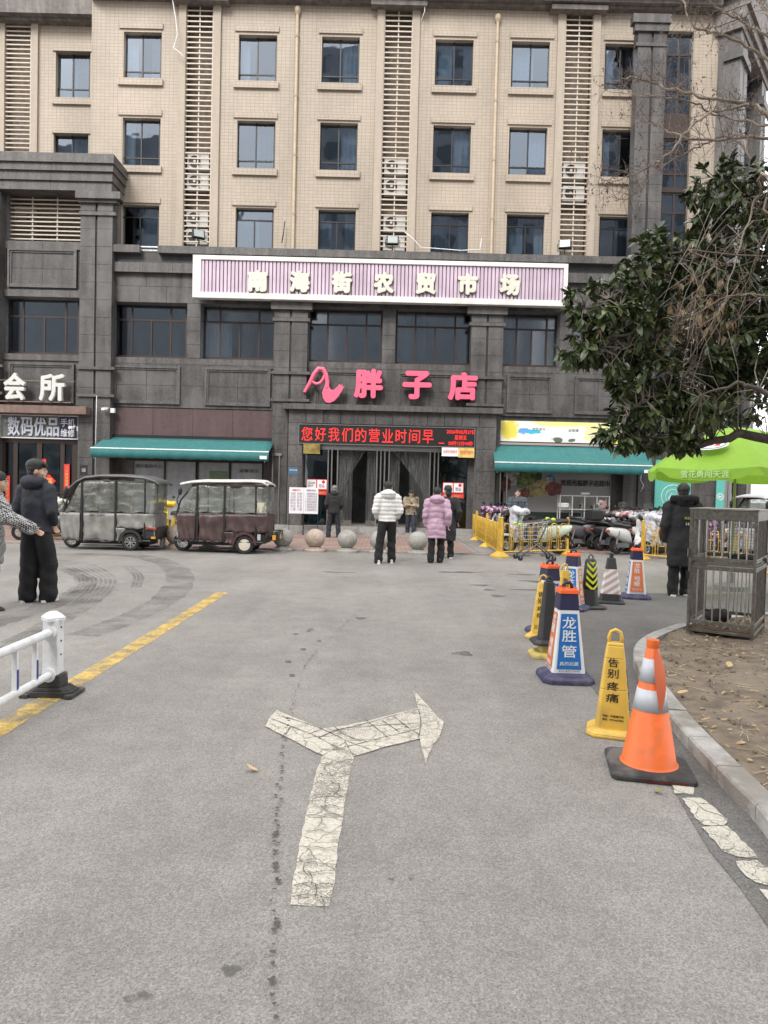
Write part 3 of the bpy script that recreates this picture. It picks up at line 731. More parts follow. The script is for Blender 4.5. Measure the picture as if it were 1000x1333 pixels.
# louvred bays with the air conditioners behind
slat = MB().box(0, 0, 0, 1.0, .03, .045).mesh('louvre_slat', SLATM)
BACKW = mat('bay_back_wall', (.20, .165, .13), .9, noise=.35, nscale=6)
ACM = mat('air_conditioner_case', (.55, .55, .53), .5, noise=.08)
def louvre_bay(x0, x1, z0, z1, Y, step, par, mullions=1, back=.5, strips=True):
    a = sm(x0, z0, Y); b = sm(x1, z1, Y); W = b[0]-a[0]
    key = round(W, 2)
    s_ = slat if abs(W-1) < .001 else MB().box(0, 0, 0, W, .03, .045).mesh('louvre_slat', SLATM)
    z = a[1]+.05
    while z < b[1]-.04:
        o = link('louvre_slat', s_, par, world=True); o.location = o.location + Vector((a[0], Y+random.uniform(-.004,.004), z)); o.rotation_euler = (0, random.uniform(-.004,.004), 0); z += step
    mb = MB()
    for k in range(mullions): x = a[0]+W*(k+1)/(mullions+1); mb.box(x-.02, Y+.031, a[1], x+.02, Y+.06, b[1])
    mb.box(a[0], Y+.002, a[1], a[0]+.03, Y+.05, b[1]).box(b[0]-.03, Y+.002, a[1], b[0], Y+.05, b[1])
    obj('louvre_frame', mb, SLATM, par, world=True)
    obj('bay_back_wall', MB().box(a[0]-.02, Y+back, a[1]-.1, b[0]+.02, Y+back+.05, b[1]+.1), BACKW, par, world=True)
for a, b in LV:
    louvre_bay(a, b, 9.9, 18.85, TW-.02, .187, bld, back=.55)
    for s0, s1 in ((a-.26, a), (b, b+.26)): bx('bay_surround', s0, 9.9, s1, 19.0, TW-.09, TANP, .088)
def ac_unit(x, z, Y):
    X, Z = sm(x, z, Y); u = obj('air_conditioner', MB().box(X-.40, Y, Z, X+.40, Y+.28, Z+.55), ACM, bld, world=True, bevel=.01)
    prof = [(.21,0),(.21,.02),(.19,.02),(.19,.005),(.03,.005)]
    obj('fan_grille', MB().lathe([(r, -h) for r, h in prof], (X-.12, Y-.002, Z+.28), 18, 'y'), BLACK, u); 
    obj('fan_hub', MB().lathe([(.05,-.03),(.05,0)], (X-.12, Y-.002, Z+.28), 10, 'y'), ACM, u)
for x, z in [(-6.95,12.9),(-6.95,12.2),(-6.95,10.9),(-6.95,10.25),(.1,12.9),(.1,12.2),(.12,10.9),(.12,10.2),(6.5,12.9),(6.5,12.1)]: ac_unit(x, z, TW+.16)
# drain pipes
for x, zt in ((-3.5, 18.4), (3.62, 18.3)):
    X, Zb = sm(x, 10, TW-.1); Zt = sm(x, zt, TW-.1)[1]
    p = obj('drain_pipe', MB().cyl((X, TW-.09, Zb), (X, TW-.09, Zt), .055, n=10), TANPIPE, bld, smooth='auto', world=True)
    obj('hopper', MB().lathe([(.055,0),(.11,.12),(.11,.25),(.06,.3)], (X, TW-.09, Zt), 10), TANPIPE, p)
    for k in range(4): obj('pipe_collar', MB().cyl((X, TW-.09, Zb+1.4+k*2.1), (X, TW-.09, Zb+1.48+k*2.1), .07, n=10), TANP, p)
# roof cornice
CORN = mat('cornice_stone', (.16, .14, .13), .7, noise=.2, streak=.3)
for k, (z0, z1, pr) in enumerate([(18.9,19.12,.25),(19.12,19.5,.45),(19.5,20.0,.7)]):
    bx('cornice', -10.9, z0, 11.6, z1, TW-pr, CORN, pr+.5)
for a, b in LV: bx('cornice_block', a-.5, 18.84, b+.5, 19.0, TW-.36, CORN, .36)
# left recessed wing of the upper storeys
LW = 26.9
holes_wall('upper_wall', -20.5, 9.0, -10.25, 18.8, LW, [(-12.07,15.28,-10.84,16.92), (-12.12,12.45,-10.88,14.05), (-13.9,9.2,-12.95,18.0), (-17.6,15.28,-16.3,16.92), (-17.6,12.45,-16.3,14.05)], TILE, .35)
for x0, x1 in ((-12.07,-10.84), (-17.6,-16.3)):
    for c, d in ((15.28,16.92), (12.45,14.05)):
        f = window(x0, c, x1, d, LW+.16, [(.5, 0, 1)], [(.2, 0, 1)], [(0,0,.5,.2),(.5,0,1,.2),(0,.2,.5,1),(.5,.2,1,1)], FRAME2, PANE, curt=[(.5,1,CURT)])
        A = sm(x0, c, LW); B = sm(x1, d, LW)
        obj('sill', MB().box(A[0]-.1, LW-.09, A[1]-.24, B[0]+.1, LW-.002, A[1]), TILE, f); obj('lintel', MB().box(A[0]-.1, LW-.05, B[1], B[0]+.1, LW-.002, B[1]+.2), TILE, f)
louvre_bay(-13.9, -12.95, 9.2, 18.0, LW-.02, .165, bld, mullions=0, back=.3)
for s0, s1 in ((-14.15,-13.9), (-12.95,-12.72)): bx('bay_surround', s0, 9.2, s1, 18.1, LW-.09, TANP, .088)
bx('cornice', -20.5, 18.0, -10.3, 18.25, LW-.3, CORN, .5); bx('cornice', -20.5, 18.25, -10.3, 18.8, LW-.55, CORN, .8)
obj('side_wall', MB().box(-10.95, TW+.0, 9.6, -10.86, LW, 19.3), TILE, bld, world=True)
# solid body of the building behind the facades
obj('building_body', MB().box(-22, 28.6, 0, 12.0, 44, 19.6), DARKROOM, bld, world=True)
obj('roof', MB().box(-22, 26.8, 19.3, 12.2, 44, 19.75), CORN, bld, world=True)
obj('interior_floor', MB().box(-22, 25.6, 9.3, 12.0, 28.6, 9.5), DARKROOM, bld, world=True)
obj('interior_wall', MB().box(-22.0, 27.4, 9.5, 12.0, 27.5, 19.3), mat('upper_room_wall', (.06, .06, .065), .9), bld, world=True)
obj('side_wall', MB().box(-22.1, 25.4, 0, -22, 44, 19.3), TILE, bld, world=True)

# --- granite base: windows of the second floor
WIN2 = [(-9.93,-7.24), (-6.75,-4.06), (-2.88,-.21), (.26,3.0), (4.07,6.15), (6.6,8.62)]
W2 = [(x0, 6.17, x1, 8.13) for x0, x1 in WIN2]
holes_wall('base_wall', -10.0, 4.38, 8.7, 9.9, PW, W2, MORTAR, .45)
for x0, x1 in WIN2:
    wd = x1-x0
    window(x0, 6.17, x1, 8.13, PW+.35, [(.26, 0, 1), (.78, 0, 1), (.52, 0, .68)], [(.68, 0, 1)],
           [(0,0,.26,.68),(.26,0,.52,.68),(.52,0,.78,.68),(.78,0,1,.68),(0,.68,.26,1),(.26,.68,.78,1),(.78,.68,1,1)], FRAME, PANE3, bw=.07, curt=random.choice([[(.55,1,CURT2)],[(0,.4,CURT2)],None]))
# piers between windows
for x0, x1 in ((-7.24,-6.75), (-.21,.26), (6.15,6.6)): clad(x0, 6.17, x1, 8.13, PW, 1, 4)
# frieze, ledges
clad(-9.95, 8.13, -7.0, 8.7, PW, 3, 1); clad(-9.95, 8.7, 8.65, 9.25, PW, 15, 1); clad(6.35, 8.13, 8.65, 8.7, PW, 2, 1); clad(-7.0, 8.13, 6.35, 8.7, PW, 9, 1)
def course(x0, z0, x1, z1, Y, nx, m_=None, depth=.35):
    a = sm(x0, z0, Y); b = sm(x1, z1, Y); dx = (b[0]-a[0])/nx
    me = MB().box(.004, 0, 0, dx-.004, depth, b[1]-a[1]).mesh('ledge_stone', m_ or STONE2)
    for k in range(nx):
        o = link('ledge_stone', me, bld, world=True); o.location = o.location + Vector((a[0]+k*dx, Y, a[1]))
course(-10.15, 9.22, 8.65, 9.56, PW-.22, 16)
bx('fascia', -10.1, 9.56, 8.6, 9.92, PW-.06, DSTONE, .3)
course(-10.15, 9.92, -9.0, 10.18, PW-.32, 1); course(-8.35, 9.92, 8.65, 10.18, PW-.32, 15)   # parapet with its gap above the first window
bx('parapet_core', -10.1, 9.57, 8.6, 9.95, PW+.1, DSTONE, .5)
bx('gap_rail', -9.0, 9.98, -8.35, 10.02, PW-.1, WHITE, .05); bx('gap_rail', -9.0, 10.1, -8.35, 10.14, PW-.1, WHITE, .05)
# sill course and framed panels
course(-9.95, 5.96, 8.65, 6.17, PW-.06, 15, STONE2, .3)
def panel(x0, z0, x1, z1, Y, par=None, cols=2):
    a = sm(x0, z0, Y); b = sm(x1, z1, Y); X0, Z0, X1, Z1 = *a, *b
    mb = MB()
    for k, (o_, pr, wd) in enumerate([(0,.07,.07),(.07,.035,.06)]):
        x0_, z0_, x1_, z1_ = X0+o_, Z0+o_, X1-o_, Z1-o_; y0, y1 = Y-.05-pr, Y-.045
        mb.prism([(x0_,z0_),(x1_,z0_),(x1_-wd,z0_+wd),(x0_+wd,z0_+wd)], y0, y1).prism([(x0_,z1_),(x0_+wd,z1_-wd),(x1_-wd,z1_-wd),(x1_,z1_)], y0, y1)
        mb.prism([(x0_,z0_),(x0_+wd,z0_+wd),(x0_+wd,z1_-wd),(x0_,z1_)], y0, y1).prism([(x1_,z0_),(x1_,z1_),(x1_-wd,z1_-wd),(x1_-wd,z0_+wd)], y0, y1)
    obj('panel_frame', mb, STONE2, par or bld, world=True)
for x0, x1 in ((-9.87,-7.44), (-6.55,-4.19), (-2.6,-.3), (.4,2.7), (4.31,5.95), (6.75,8.45)):
    clad(x0, 4.5, x1, 5.85, PW, 2, 2); panel(x0, 4.5, x1, 5.85, PW)
for x0, x1 in ((-9.95,-9.87), (-7.44,-6.55), (-.3,.4), (5.95,6.75), (8.45,8.65), (-2.88,-2.6), (2.7,3.0), (4.1,4.31)): clad(x0, 4.4, x1, 5.96, PW, 1, 2)
clad(-9.87, 5.85, 8.5, 5.96, PW, 8, 1); clad(-9.87, 4.38, -4.1, 4.5, PW, 3, 1); clad(4.2, 4.38, 8.65, 4.5, PW, 3, 1)
# pilasters
def pilaster(x0, x1, z0, z1, Y, bands, nz):
    xm = (x0+x1)/2; a = sm(x0, z0, Y); b = sm(x1, z1, Y)
    obj('pilaster_core', MB().box(a[0]+.02, Y+.0, a[1], b[0]-.02, Y+.4, b[1]), DSTONE, bld, world=True)
    g = .035
    clad(x0, z0, xm-g, z1, Y, 1, nz, th=.06); clad(xm+g, z0, x1, z1, Y, 1, nz, th=.06)
    # return faces
    mb = MB().box(a[0], Y-.055, a[1], a[0]+.02, Y+.4, b[1]).box(b[0]-.02, Y-.055, a[1], b[0], Y+.4, b[1])
    obj('pilaster_return', mb, STONE, bld, world=True)
    for zb0, zb1, pr, ex in bands: 
        A = sm(x0, zb0, Y-.06-pr); B = sm(x1, zb1, Y-.06-pr)
        obj('pilaster_band', MB().box(A[0]-ex, Y-.06-pr, A[1], B[0]+ex, Y+.1, B[1]), STONE2, bld, world=True)
bs = [(5.7,5.8,.08,.1), (4.72,4.82,.08,.1)]
pilaster(-4.1, -2.9, 0.0, 8.3, PW-.22, bs+[(8.02,8.32,.12,.14),(7.6,7.72,.05,.07)], 14)
pilaster(2.98, 4.13, 0.0, 8.3, PW-.22, bs+[(8.02,8.32,.12,.14),(7.6,7.72,.05,.07)], 14)
pilaster(8.6, 9.62, 0.0, 18.2, PW-.1, bs+[(17.62,17.74,.04,.05),(18.15,18.45,.08,.10),(18.45,18.75,.14,.17)], 30)
pilaster(-11.1, -9.95, 0.0, 11.95, PW-.3, bs+[(11.2,11.32,.06,.08),(11.65,11.8,.1,.12),(11.8,12.05,.2,.22)], 19)
# left portico
for z0, z1, pr in ((12.05,12.4,.45),(12.4,12.75,.52),(12.75,13.05,.60),(13.05,13.4,.68)):
    course(-21, z0, -10.02+.06*(pr-.45)*4, z1-.03, PW-pr, 5, STONE2, 1.5)
bx('fascia', -21, 12.05, -10.1, 13.36, PW-.42, DSTONE, 1.3)
LP = PW-.02
holes_wall('base_wall', -22, 4.38, -11.05, 12.1, LP, [(-13.85,6.2,-11.12,8.22), (-13.75,10.22,-11.08,12.0)], MORTAR, .5)
window(-13.85, 6.2, -11.12, 8.22, LP+.3, [(.26, 0, 1), (.82, 0, 1), (.54, 0, .66)], [(.66, 0, 1)],
       [(0,0,.26,.66),(.26,0,.54,.66),(.54,0,.82,.66),(.82,0,1,.66),(0,.66,.26,1),(.26,.66,.82,1),(.82,.66,1,1)], FRAME, PANE3, bw=.07)
louvre_bay(-13.75, -11.08, 10.22, 12.0, LP+.2, .155, bld, mullions=2, back=1.4)
clad(-22, 8.3, -13.75, 12.0, LP, 6, 6); clad(-22, 4.4, -13.85, 8.25, LP, 6, 6)
clad(-13.67, 8.55, -11.2, 9.92, LP, 2, 2); panel(-13.67, 8.55, -11.2, 9.92, LP)
course(-13.85, 9.95, -11.1, 10.2, LP-.06, 2); course(-13.85, 8.25, -11.1, 8.5, LP-.06, 2); course(-13.85, 5.98, -11.1, 6.2, LP-.06, 2)
clad(-13.6, 4.45, -11.25, 5.86, LP, 2, 2); panel(-13.6, 4.45, -11.25, 5.86, LP)
pilaster(-15.2, -13.98, 0, 11.95, PW-.3, bs, 19)
bx('canopy_beam', -14.2, 4.08, -10.85, 4.36, PW-.75, mat('brown_canopy', (.16, .105, .085), .6, noise=.2, streak=.2), .7)

# --- right bay: tall windows, tan strip
holes_wall('upper_wall', 9.6, 3.4, 11.85, 9.62, TW, [(9.5+.12, 4.6, 10.6, 9.9)], TILE, .35)
for z0, z1 in ((15.2,18.16), (12.6,14.4), (9.9,12.5), (7.2,9.6), (4.6,7.0)):
    window(9.6, z0, 10.6, z1, TW+.16, [(.5, 0, 1)], [(.72, 0, 1), (.3, 0, 1)], [(0,0,.5,.3),(.5,0,1,.3),(0,.3,.5,.72),(.5,.3,1,.72),(0,.72,.5,1),(.5,.72,1,1)], FRAME, PANE, bw=.08)
for z0, z1 in ((14.4,15.2),(12.5,12.6),(9.6,9.9),(7.0,7.2)): bx('spandrel', 9.6, z0, 10.6, z1, TW+.12, FRAME, .1)
# corner and oblique wing
ang = radians(52)
ob = bpy.data.objects.new('oblique_wing', None); C.objects.link(ob); ob.parent = bld
cx0, cz0 = sm(12.0, 0, TW)[0], 0
ob.location = (cx0, TW-25.6, 0); ob.rotation_euler = (0, 0, ang)
def ox(name, x0, y0, z0, x1, y1, z1, m_): return obj(name, MB().box(x0, y0, z0, x1, y1, z1), m_, ob)
ox('stone_pier', -.35, -.35, 0, .75, .4, 18.2, STONE2); ox('pier_groove', .17, -.36, 0, .22, -.351, 18.0, BLACK)
ox('wing_wall', .75, .1, 0, 4.2, .4, 19.2, TILE); ox('stone_base', .76, -.02, 0, 4.3, .098, 9.2, STONE)
ox('stone_pier', 3.4, -.35, 0, 4.3, .4, 18.2, STONE2); ox('pier_groove', 3.85, -.36, 0, 3.9, -.351, 18.0, BLACK)
for k in range(6):
    z = 1.0+k*3.0
    ox('window_frame', 1.2, .02 if k > 2 else -.06, z, 3.2, .09, z+2.3, FRAME)
    for j in range(3): ox('pane', 1.28+j*.68, -.075 if k < 3 else .005, z+.1, 1.28+j*.68+.6, -.06 if k < 3 else .018, z+2.2, PANE)
for z0, z1, pr in ((18.2,18.5,.40),(18.5,18.9,.52),(18.9,19.3,.64)): ox('cornice', -.4-pr*.2, -pr, z0, 4.35+pr*.2, .5, z1, CORN)
ox('pier_capital', -.45, -.45, 17.2, .85, .2, 17.5, STONE); ox('pier_capital', 3.3, -.45, 17.2, 4.4, .2, 17.5, STONE)
mb = MB().prism([(-.8,19.3),(4.6,19.3),(1.9,21.2)], -.6, .4); obj('pediment', mb, CORN, ob)
ox('wing_body', -.3, .42, 0, 4.2, 2.2, 19.2, DARKROOM)

# --- entrance
EP = PW-.62   # portal front
bx('portal_column', -3.52, .0, -3.0, 3.95, EP+.05, MORTAR, .5); bx('portal_column', 3.25, .0, 3.98, 3.95, EP+.05, MORTAR, .5)
clad(-3.52, .0, -3.0, 3.95, EP+.05, 1, 5, STONE2); clad(3.25, .0, 3.98, 3.95, EP+.05, 1, 5, STONE2)
bx('portal_lintel', -3.52, 3.93, 3.98, 4.46, EP+.08, MORTAR, .6)
clad(-3.52, 3.95, 3.98, 4.44, EP+.05, 12, 1, jx=.008)
course(-3.75, 4.46, 4.22, 4.66, EP-.18, 10, STONE2, .9)
bx('portal_soffit', -3.1, 3.88, 3.3, 3.93, EP+.1, DSTONE, 1.2)
DY = EP+.45
POST = [-2.98,-2.06,-1.93,-1.72,-.30,-.16,-.02,.14,1.62,1.78,1.92,3.2]
door = bx('transom', -3.02, 3.02, 3.22, 3.2, DY-.03, STEEL, .12)
for x in POST:
    A = sm(x, .2, DY); B = sm(x, 3.02, DY); obj('door_post', MB().box(A[0]-.022, DY-.02, .3, A[0]+.022, DY+.05, B[1]), STEEL, bld, world=True)
for x0, x1 in ((-2.96,-2.08), (1.94,3.18)):
    A = sm(x0, 0, DY); B = sm(x1, 3.02, DY); p = obj('side_glass', MB().box(A[0], DY, .32, B[0], DY+.012, B[1]), PANE2, bld, world=True)
for x0, x1, n_, pull in ((-1.70,-.32,4,1), (.16,1.60,4,2)):
    A = sm(x0, 0, DY); B = sm(x1, 3.0, DY); W = (B[0]-A[0])
    pa, pb = (0, .5) if pull == 1 else (.38, 1)
    for k in range(n_*2):
        xa, xb = A[0]+W*k/(n_*2), A[0]+W*(k+1.08)/(n_*2)
        if pull == 1 and .40 < (k+.5)/(n_*2) < .70: continue
        if pull == 2 and .25 < (k+.5)/(n_*2) < .5: continue
        yy = DY+.03+.02*(k % 2); vs = []
        for j in range(9):
            z = .33+(B[1]-.33)*j/8; b_ = .008*sin(j*1.3+k)
            vs += [(xa, yy+b_, z), ((xa+xb)/2, yy-.012+b_, z), (xb, yy+b_, z)]
        obj('curtain_strip', MB().add(vs, [(3*j+i, 3*j+i+1, 3*j+i+4, 3*j+i+3) for j in range(8) for i in range(2)]), CURTAIN, bld, smooth=True, world=True)
        obj('strip_foot', MB().box(xa+.01, yy-.02, .31, xb-.01, yy+.02, .5), DULLSTEEL, bld, world=True)
    # the strip drawn aside
    vs = []; N = 14
    for j in range(N+1):
        t = j/N; z = B[1]*(1-t)+1.35*t
        if pull == 1: xl = A[0]+W*(.05*(1-t)+.02*t); xr = A[0]+W*(.62*(1-t)**1.3+.10)
        else: xl = A[0]+W*(1-(.80*(1-t)**1.3)-.12); xr = A[0]+W*(.98)
        for i in range(9):
            s_ = i/8; vs.append((xl+(xr-xl)*s_, DY-.06+.035*sin(s_*14+j*.2), z))
    obj('drawn_curtain', MB().add(vs, [(j*9+i, j*9+i+1, (j+1)*9+i+1, (j+1)*9+i) for j in range(N) for i in range(8)]), CURTAIN, bld, smooth=True, world=True)
# entrance steps
GR = mat('step_granite', (.27, .26, .245), .6, noise=.15, nscale=12, dirt=((.14,.13,.12), .5, 4))
st = MB().box(-4.3, 24.15, 0, 4.4, 28.5, .15).box(-4.1, 24.5, .151, 4.2, 28.5, .30)
s_ = obj('steps', st, GR); tag(s_, 'two low grey granite steps running below the glass entrance doors', 'steps')
# ground floor interior
FL = mat('shop_floor', (.25, .24, .23), .4)
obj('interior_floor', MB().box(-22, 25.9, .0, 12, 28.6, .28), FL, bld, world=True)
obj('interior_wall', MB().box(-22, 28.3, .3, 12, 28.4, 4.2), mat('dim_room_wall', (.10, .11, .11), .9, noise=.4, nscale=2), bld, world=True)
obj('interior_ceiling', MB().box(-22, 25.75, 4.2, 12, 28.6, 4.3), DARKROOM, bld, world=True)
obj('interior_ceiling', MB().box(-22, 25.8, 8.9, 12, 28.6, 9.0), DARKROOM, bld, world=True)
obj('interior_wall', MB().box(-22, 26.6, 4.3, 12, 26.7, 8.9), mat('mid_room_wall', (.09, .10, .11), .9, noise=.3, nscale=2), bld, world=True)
for px, w_, h_, z, cc in [(-2.6,.5,1.2,.3,'teal'),(2.6,.5,1.1,.3,'teal')]:
    obj('display_stand', MB().box(px-w_/2, 26.6, z, px+w_/2, 26.9, z+h_), mat('stand_'+cc, {'teal':(.05,.22,.26),'red':(.4,.05,.04)}[cc], .6), bld, world=True)
# left bay: brown fascia, shop window
BRF = mat('brown_fascia', (.085, .052, .052), .45, noise=.12, streak=.15)
for k in range(4): x0 = -9.86+k*1.44; bx('fascia_panel', x0+.005, 3.36, x0+1.435, 4.36, PW-.02, BRF, .1)
SHP = mat('pale_shop_panel', (.30, .33, .35), .4, noise=.12, streak=.1)
bx('shop_wall', -9.9, 0, -9.1, 3.36, PW+.1, STONE, .2); bx('shop_wall', -4.4, 0, -4.1, 3.36, PW+.1, STONE, .2)
for k, x0 in enumerate((-9.1,-7.95,-6.75,-5.6)): bx('shop_panel', x0, .35, x0+(1.1 if k < 3 else 1.15), 2.45, PW+.16, SHP, .05)
for x in (-7.97,-6.78,-5.6): bx('shop_mullion', x-.03, 0, x+.03, 2.5, PW+.12, FRAME2, .06)
bx('shop_kick', -9.1, 0, -4.4, .35, PW+.13, DSTONE, .1)
bx('menu_screen', -6.35, 1.8, -5.7, 2.15, PW+.14, mat('menu_print', (.12,.2,.12), .4, noise=.6, nscale=25), .02)
bx('shop_header', -9.4, 2.46, -4.3, 2.80, PW+.05, mat('dark_sign_band', (.02,.02,.02), .4), .1)
text('header_lettering', '胖子店超市 南海街便民生鲜', (*sm(-8.1, 2.63, PW+.04)[:1], PW+.04, sm(0, 2.63, PW+.04)[1]), mat('dim_gold', (.35,.30,.2), .5), w=2.2, h=.14, extrude=.002, parent=bld, world=True)
text('header_lettering', '生鲜果蔬 百货超市', (*sm(-5.3, 2.63, PW+.04)[:1], PW+.04, sm(0, 2.63, PW+.04)[1]), mat('dim_gold', (.35,.30,.2), .5), w=1.5, h=.14, extrude=.002, parent=bld, world=True)
text('window_lettering', '便民服务中心', (sm(-8.6, 0, PW)[0], PW+.15, 2.26), BLACK, w=.95, h=.13, extrude=.002, parent=bld, world=True)
text('window_lettering', '温馨提示', (sm(-4.95, 0, PW)[0], PW+.15, 2.18), BLACK, w=.7, h=.13, extrude=.002, parent=bld, world=True)
# grey metal roller frame beside entrance
for x in (-3.95, 4.3): 
    bx('gate_track', x-.14, .0, x-.1, 2.75, EP+.3, STEEL, .06); bx('gate_track', x+.1, .0, x+.14, 2.75, EP+.3, STEEL, .06); bx('gate_head', x-.16, 2.75, x+.2, 2.85, EP+.28, STEEL, .1)
# right bay
MW = mat('mural_wall', (.30, .29, .285), .6, noise=.05)
bx('mural_wall', 4.3, .95, 8.25, 3.3, PW+.2, MW, .1); bx('mural_kick', 4.3, 0, 8.25, .95, PW+.18, mat('dark_green_kick', (.02,.035,.03), .5), .1)
bx('stone_wall', 8.25, 0, 8.7, 3.4, PW+.1, STONE, .3)
bx('sign_backing', 4.0, 3.3, 8.75, 4.38, PW+.05, STONE, .2)
clad(9.62, 0, 12.0, 3.4, PW+.1, 3, 4); bx('stone_wall', 9.6, 0, 12.1, 4.6, PW+.12, MORTAR, .6)
clad(9.62, 3.4, 12.0, 4.6, PW+.1, 3, 2)
# doors of the shop on the far left
for x0, x1 in ((-13.95,-13.75),(-13.45,-13.3),(-12.6,-12.42),(-11.75,-11.6),(-11.32,-11.12)): bx('shop_post', x0, 0, x1, 3.1, PW-.05, FRAME, .12)
bx('shop_glass', -13.9, .1, -11.15, 3.1, PW, PANE2, .012); bx('shop_lintel', -14, 3.0, -11.1, 3.16, PW-.06, FRAME, .14)
bx('sign_surround', -14, 3.17, -10.9, 4.08, PW-.05, mat('black_surround', (.015,.015,.016), .5), .2)
bx('shop_inner', -13.9, .3, -11.2, 1.7, PW+1.3, mat('shop_counter', (.16,.14,.13), .7, noise=.4, nscale=4), .4)
bx('inner_panel', -13.3, 1.9, -12.6, 3.0, PW+.8, mat('pale_teal_panel', (.26,.32,.32), .6), .1)
bx('inner_panel', -12.35, 1.9, -11.8, 2.7, PW+.8, mat('pale_teal_panel', (.26,.32,.32), .6), .1)
clad(-22, 0, -15.2, 4.4, LP, 5, 5); bx('base_wall', -22, 0, -15.2, 4.4, LP+.02, MORTAR, .3)
# ------------------------------------------------------------------ SIGNS, AWNINGS
Y_ = PW-.6
t = thing('market_sign', 'long purple striped sign board in white frame with cream Chinese characters above the windows', 'sign', (0, Y_, 0))
def sbox(name, x0, z0, x1, z1, y0, y1, m_, par=None, bevel=0):
    a = sm(x0, z0, Y_); b = sm(x1, z1, Y_); return obj(name, MB().box(a[0], y0, a[1], b[0], y1, b[1]), m_, par or t, world=True, bevel=bevel)
WFR = mat('white_sign_frame', (.68,.67,.64), .5, noise=.05, dirt=((.45,.43,.38), .4, 2))
a = sm(-7.08, 8.36, Y_); b = sm(6.40, 9.88, Y_)
mb = MB(); fw = .15
mb.box(a[0], Y_, a[1], b[0], Y_+.28, a[1]+fw+.05).box(a[0], Y_, b[1]-fw, b[0], Y_+.28, b[1]).box(a[0], Y_+.002, a[1]+fw+.05, a[0]+fw*1.9, Y_+.278, b[1]-fw).box(b[0]-fw, Y_+.002, a[1]+fw+.05, b[0], Y_+.278, b[1]-fw)
obj('frame', mb, WFR, t, world=True, bevel=.01)
PUR = mat('lilac_panel', (.53,.43,.51), .5, noise=.12, nscale=1.3, streak=.12); PUR2 = mat('purple_groove', (.24,.15,.23), .6)
obj('backing', MB().box(a[0]+.1, Y_+.1, a[1]+.1, b[0]-.1, Y_+.2, b[1]-.1), PUR2, t, world=True)
mb = MB(); x = a[0]+fw*1.9+.01
while x < b[0]-fw-.1:
    mb.box(x, Y_+.05, a[1]+fw+.06, x+.092, Y_+.098, b[1]-fw-.01); x += .131
o = obj('corrugated_panel', mb, PUR, t, world=True); o['kind'] = 'stuff'
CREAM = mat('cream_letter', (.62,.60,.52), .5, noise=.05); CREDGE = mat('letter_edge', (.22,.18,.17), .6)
for k, ch in enumerate('南海街农贸市场'):
    xx = sm(-4.74+k*(9.06/6), 0, Y_-.03)[0]; zz = sm(0, 9.0+k*.015, Y_-.03)[1]
    o = text('character', ch, (xx, Y_-.02, zz), CREAM, w=.70, h=.74, extrude=.03, grow=.042, parent=t, world=True, res=3)
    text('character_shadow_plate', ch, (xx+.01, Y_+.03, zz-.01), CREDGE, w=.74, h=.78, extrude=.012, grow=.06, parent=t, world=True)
for x in (-6, -3, 0, 3, 5.5): sbox('bracket', x, 8.5, x+.1, 9.7, Y_+.28, Y_+.5, FRAME2)

# pink storefront letters standing on the canopy
PINK = mat('pink_letter', (.70, .12, .21), .45, noise=.06); PINKS = mat('dark_red_letter_side', (.18,.02,.035), .5)
YL = 24.95
t = thing('letter_sign', 'row of big pink Chinese characters with a duck shaped logo standing on the entrance canopy', 'sign', (0, YL, 4.6))
def outline(name, pts, r, par, closed=False, sy=.5, squash=None):
    mb = MB(); mb.tube(pts, r, 10, closed=closed); return obj(name, mb, PINK, par, smooth=True, world=True)
k_ = YL/25.0
def lp(u, v): return (u*k_, YL, CAM_H+(v-CAM_H)*k_)
# logo: leaning loop and swan body
mb = MB(); mb.tube([lp(*p) for p in [(-2.90,4.98),(-2.72,5.3),(-2.58,5.62),(-2.42,5.82),(-2.26,5.80),(-2.16,5.62),(-2.10,5.36),(-2.12,5.15)]], [.06,.075,.08,.085,.085,.08,.075,.09], 10)
mb.tube([lp(*p) for p in [(-2.66,5.36),(-2.5,5.28),(-2.36,5.32),(-2.26,5.45),(-2.2,5.6)]], .055, 8)
def swan():
    pr = [(-2.16,5.30),(-2.05,5.22),(-1.98,5.10),(-1.88,5.08),(-1.76,5.18),(-1.66,5.30),(-1.62,5.24),(-1.56,5.30),(-1.58,5.2),(-1.5,5.22),(-1.58,5.06),(-1.70,4.86),(-1.84,4.70),(-2.0,4.62),(-2.14,4.64),(-2.24,4.78),(-2.28,4.98),(-2.22,5.15)]
    return [lp(*p) for p in pr]
sw = swan(); mb.prism([(p[0], p[2]) for p in sw], YL-.06, YL+.06)
o = obj('logo', mb, PINK, t, world=True, smooth='auto')
for q in ((-2.82,4.62,5.0),(-1.62,4.62,5.1)): A = lp(q[0], 0); obj('support', MB().cyl((A[0], YL+.1, 4.55), (A[0], YL+.1, q[2]), .018, n=6), BLACK, o)
for ch, x0, x1, z0, z1 in (('胖',-1.18,-.13,4.80,5.86),('子',.52,1.58,4.80,5.83),('店',2.12,3.19,4.80,5.82)):
    A = lp(x0, z0); B = lp(x1, z1)
    o = text('character', ch, ((A[0]+B[0])/2, YL-.04, (A[2]+B[2])/2), PINK, w=B[0]-A[0]-.03, h=B[2]-A[2]-.03, extrude=.06, bold=.055, parent=t, world=True, res=4)
    o2 = text('character_back', ch, ((A[0]+B[0])/2+.008, YL+.06, (A[2]+B[2])/2-.008), PINKS, w=B[0]-A[0], h=B[2]-A[2], extrude=.04, bold=.06, parent=t, world=True, res=3)
    for dx in (.3, .7):
        s_ = obj('support', MB().box(-.012, .0, -.30, .012, .03, .1), BLACK, t, world=True); s_.location = s_.location + Vector((A[0]+(B[0]-A[0])*dx, YL+.1, A[2]))

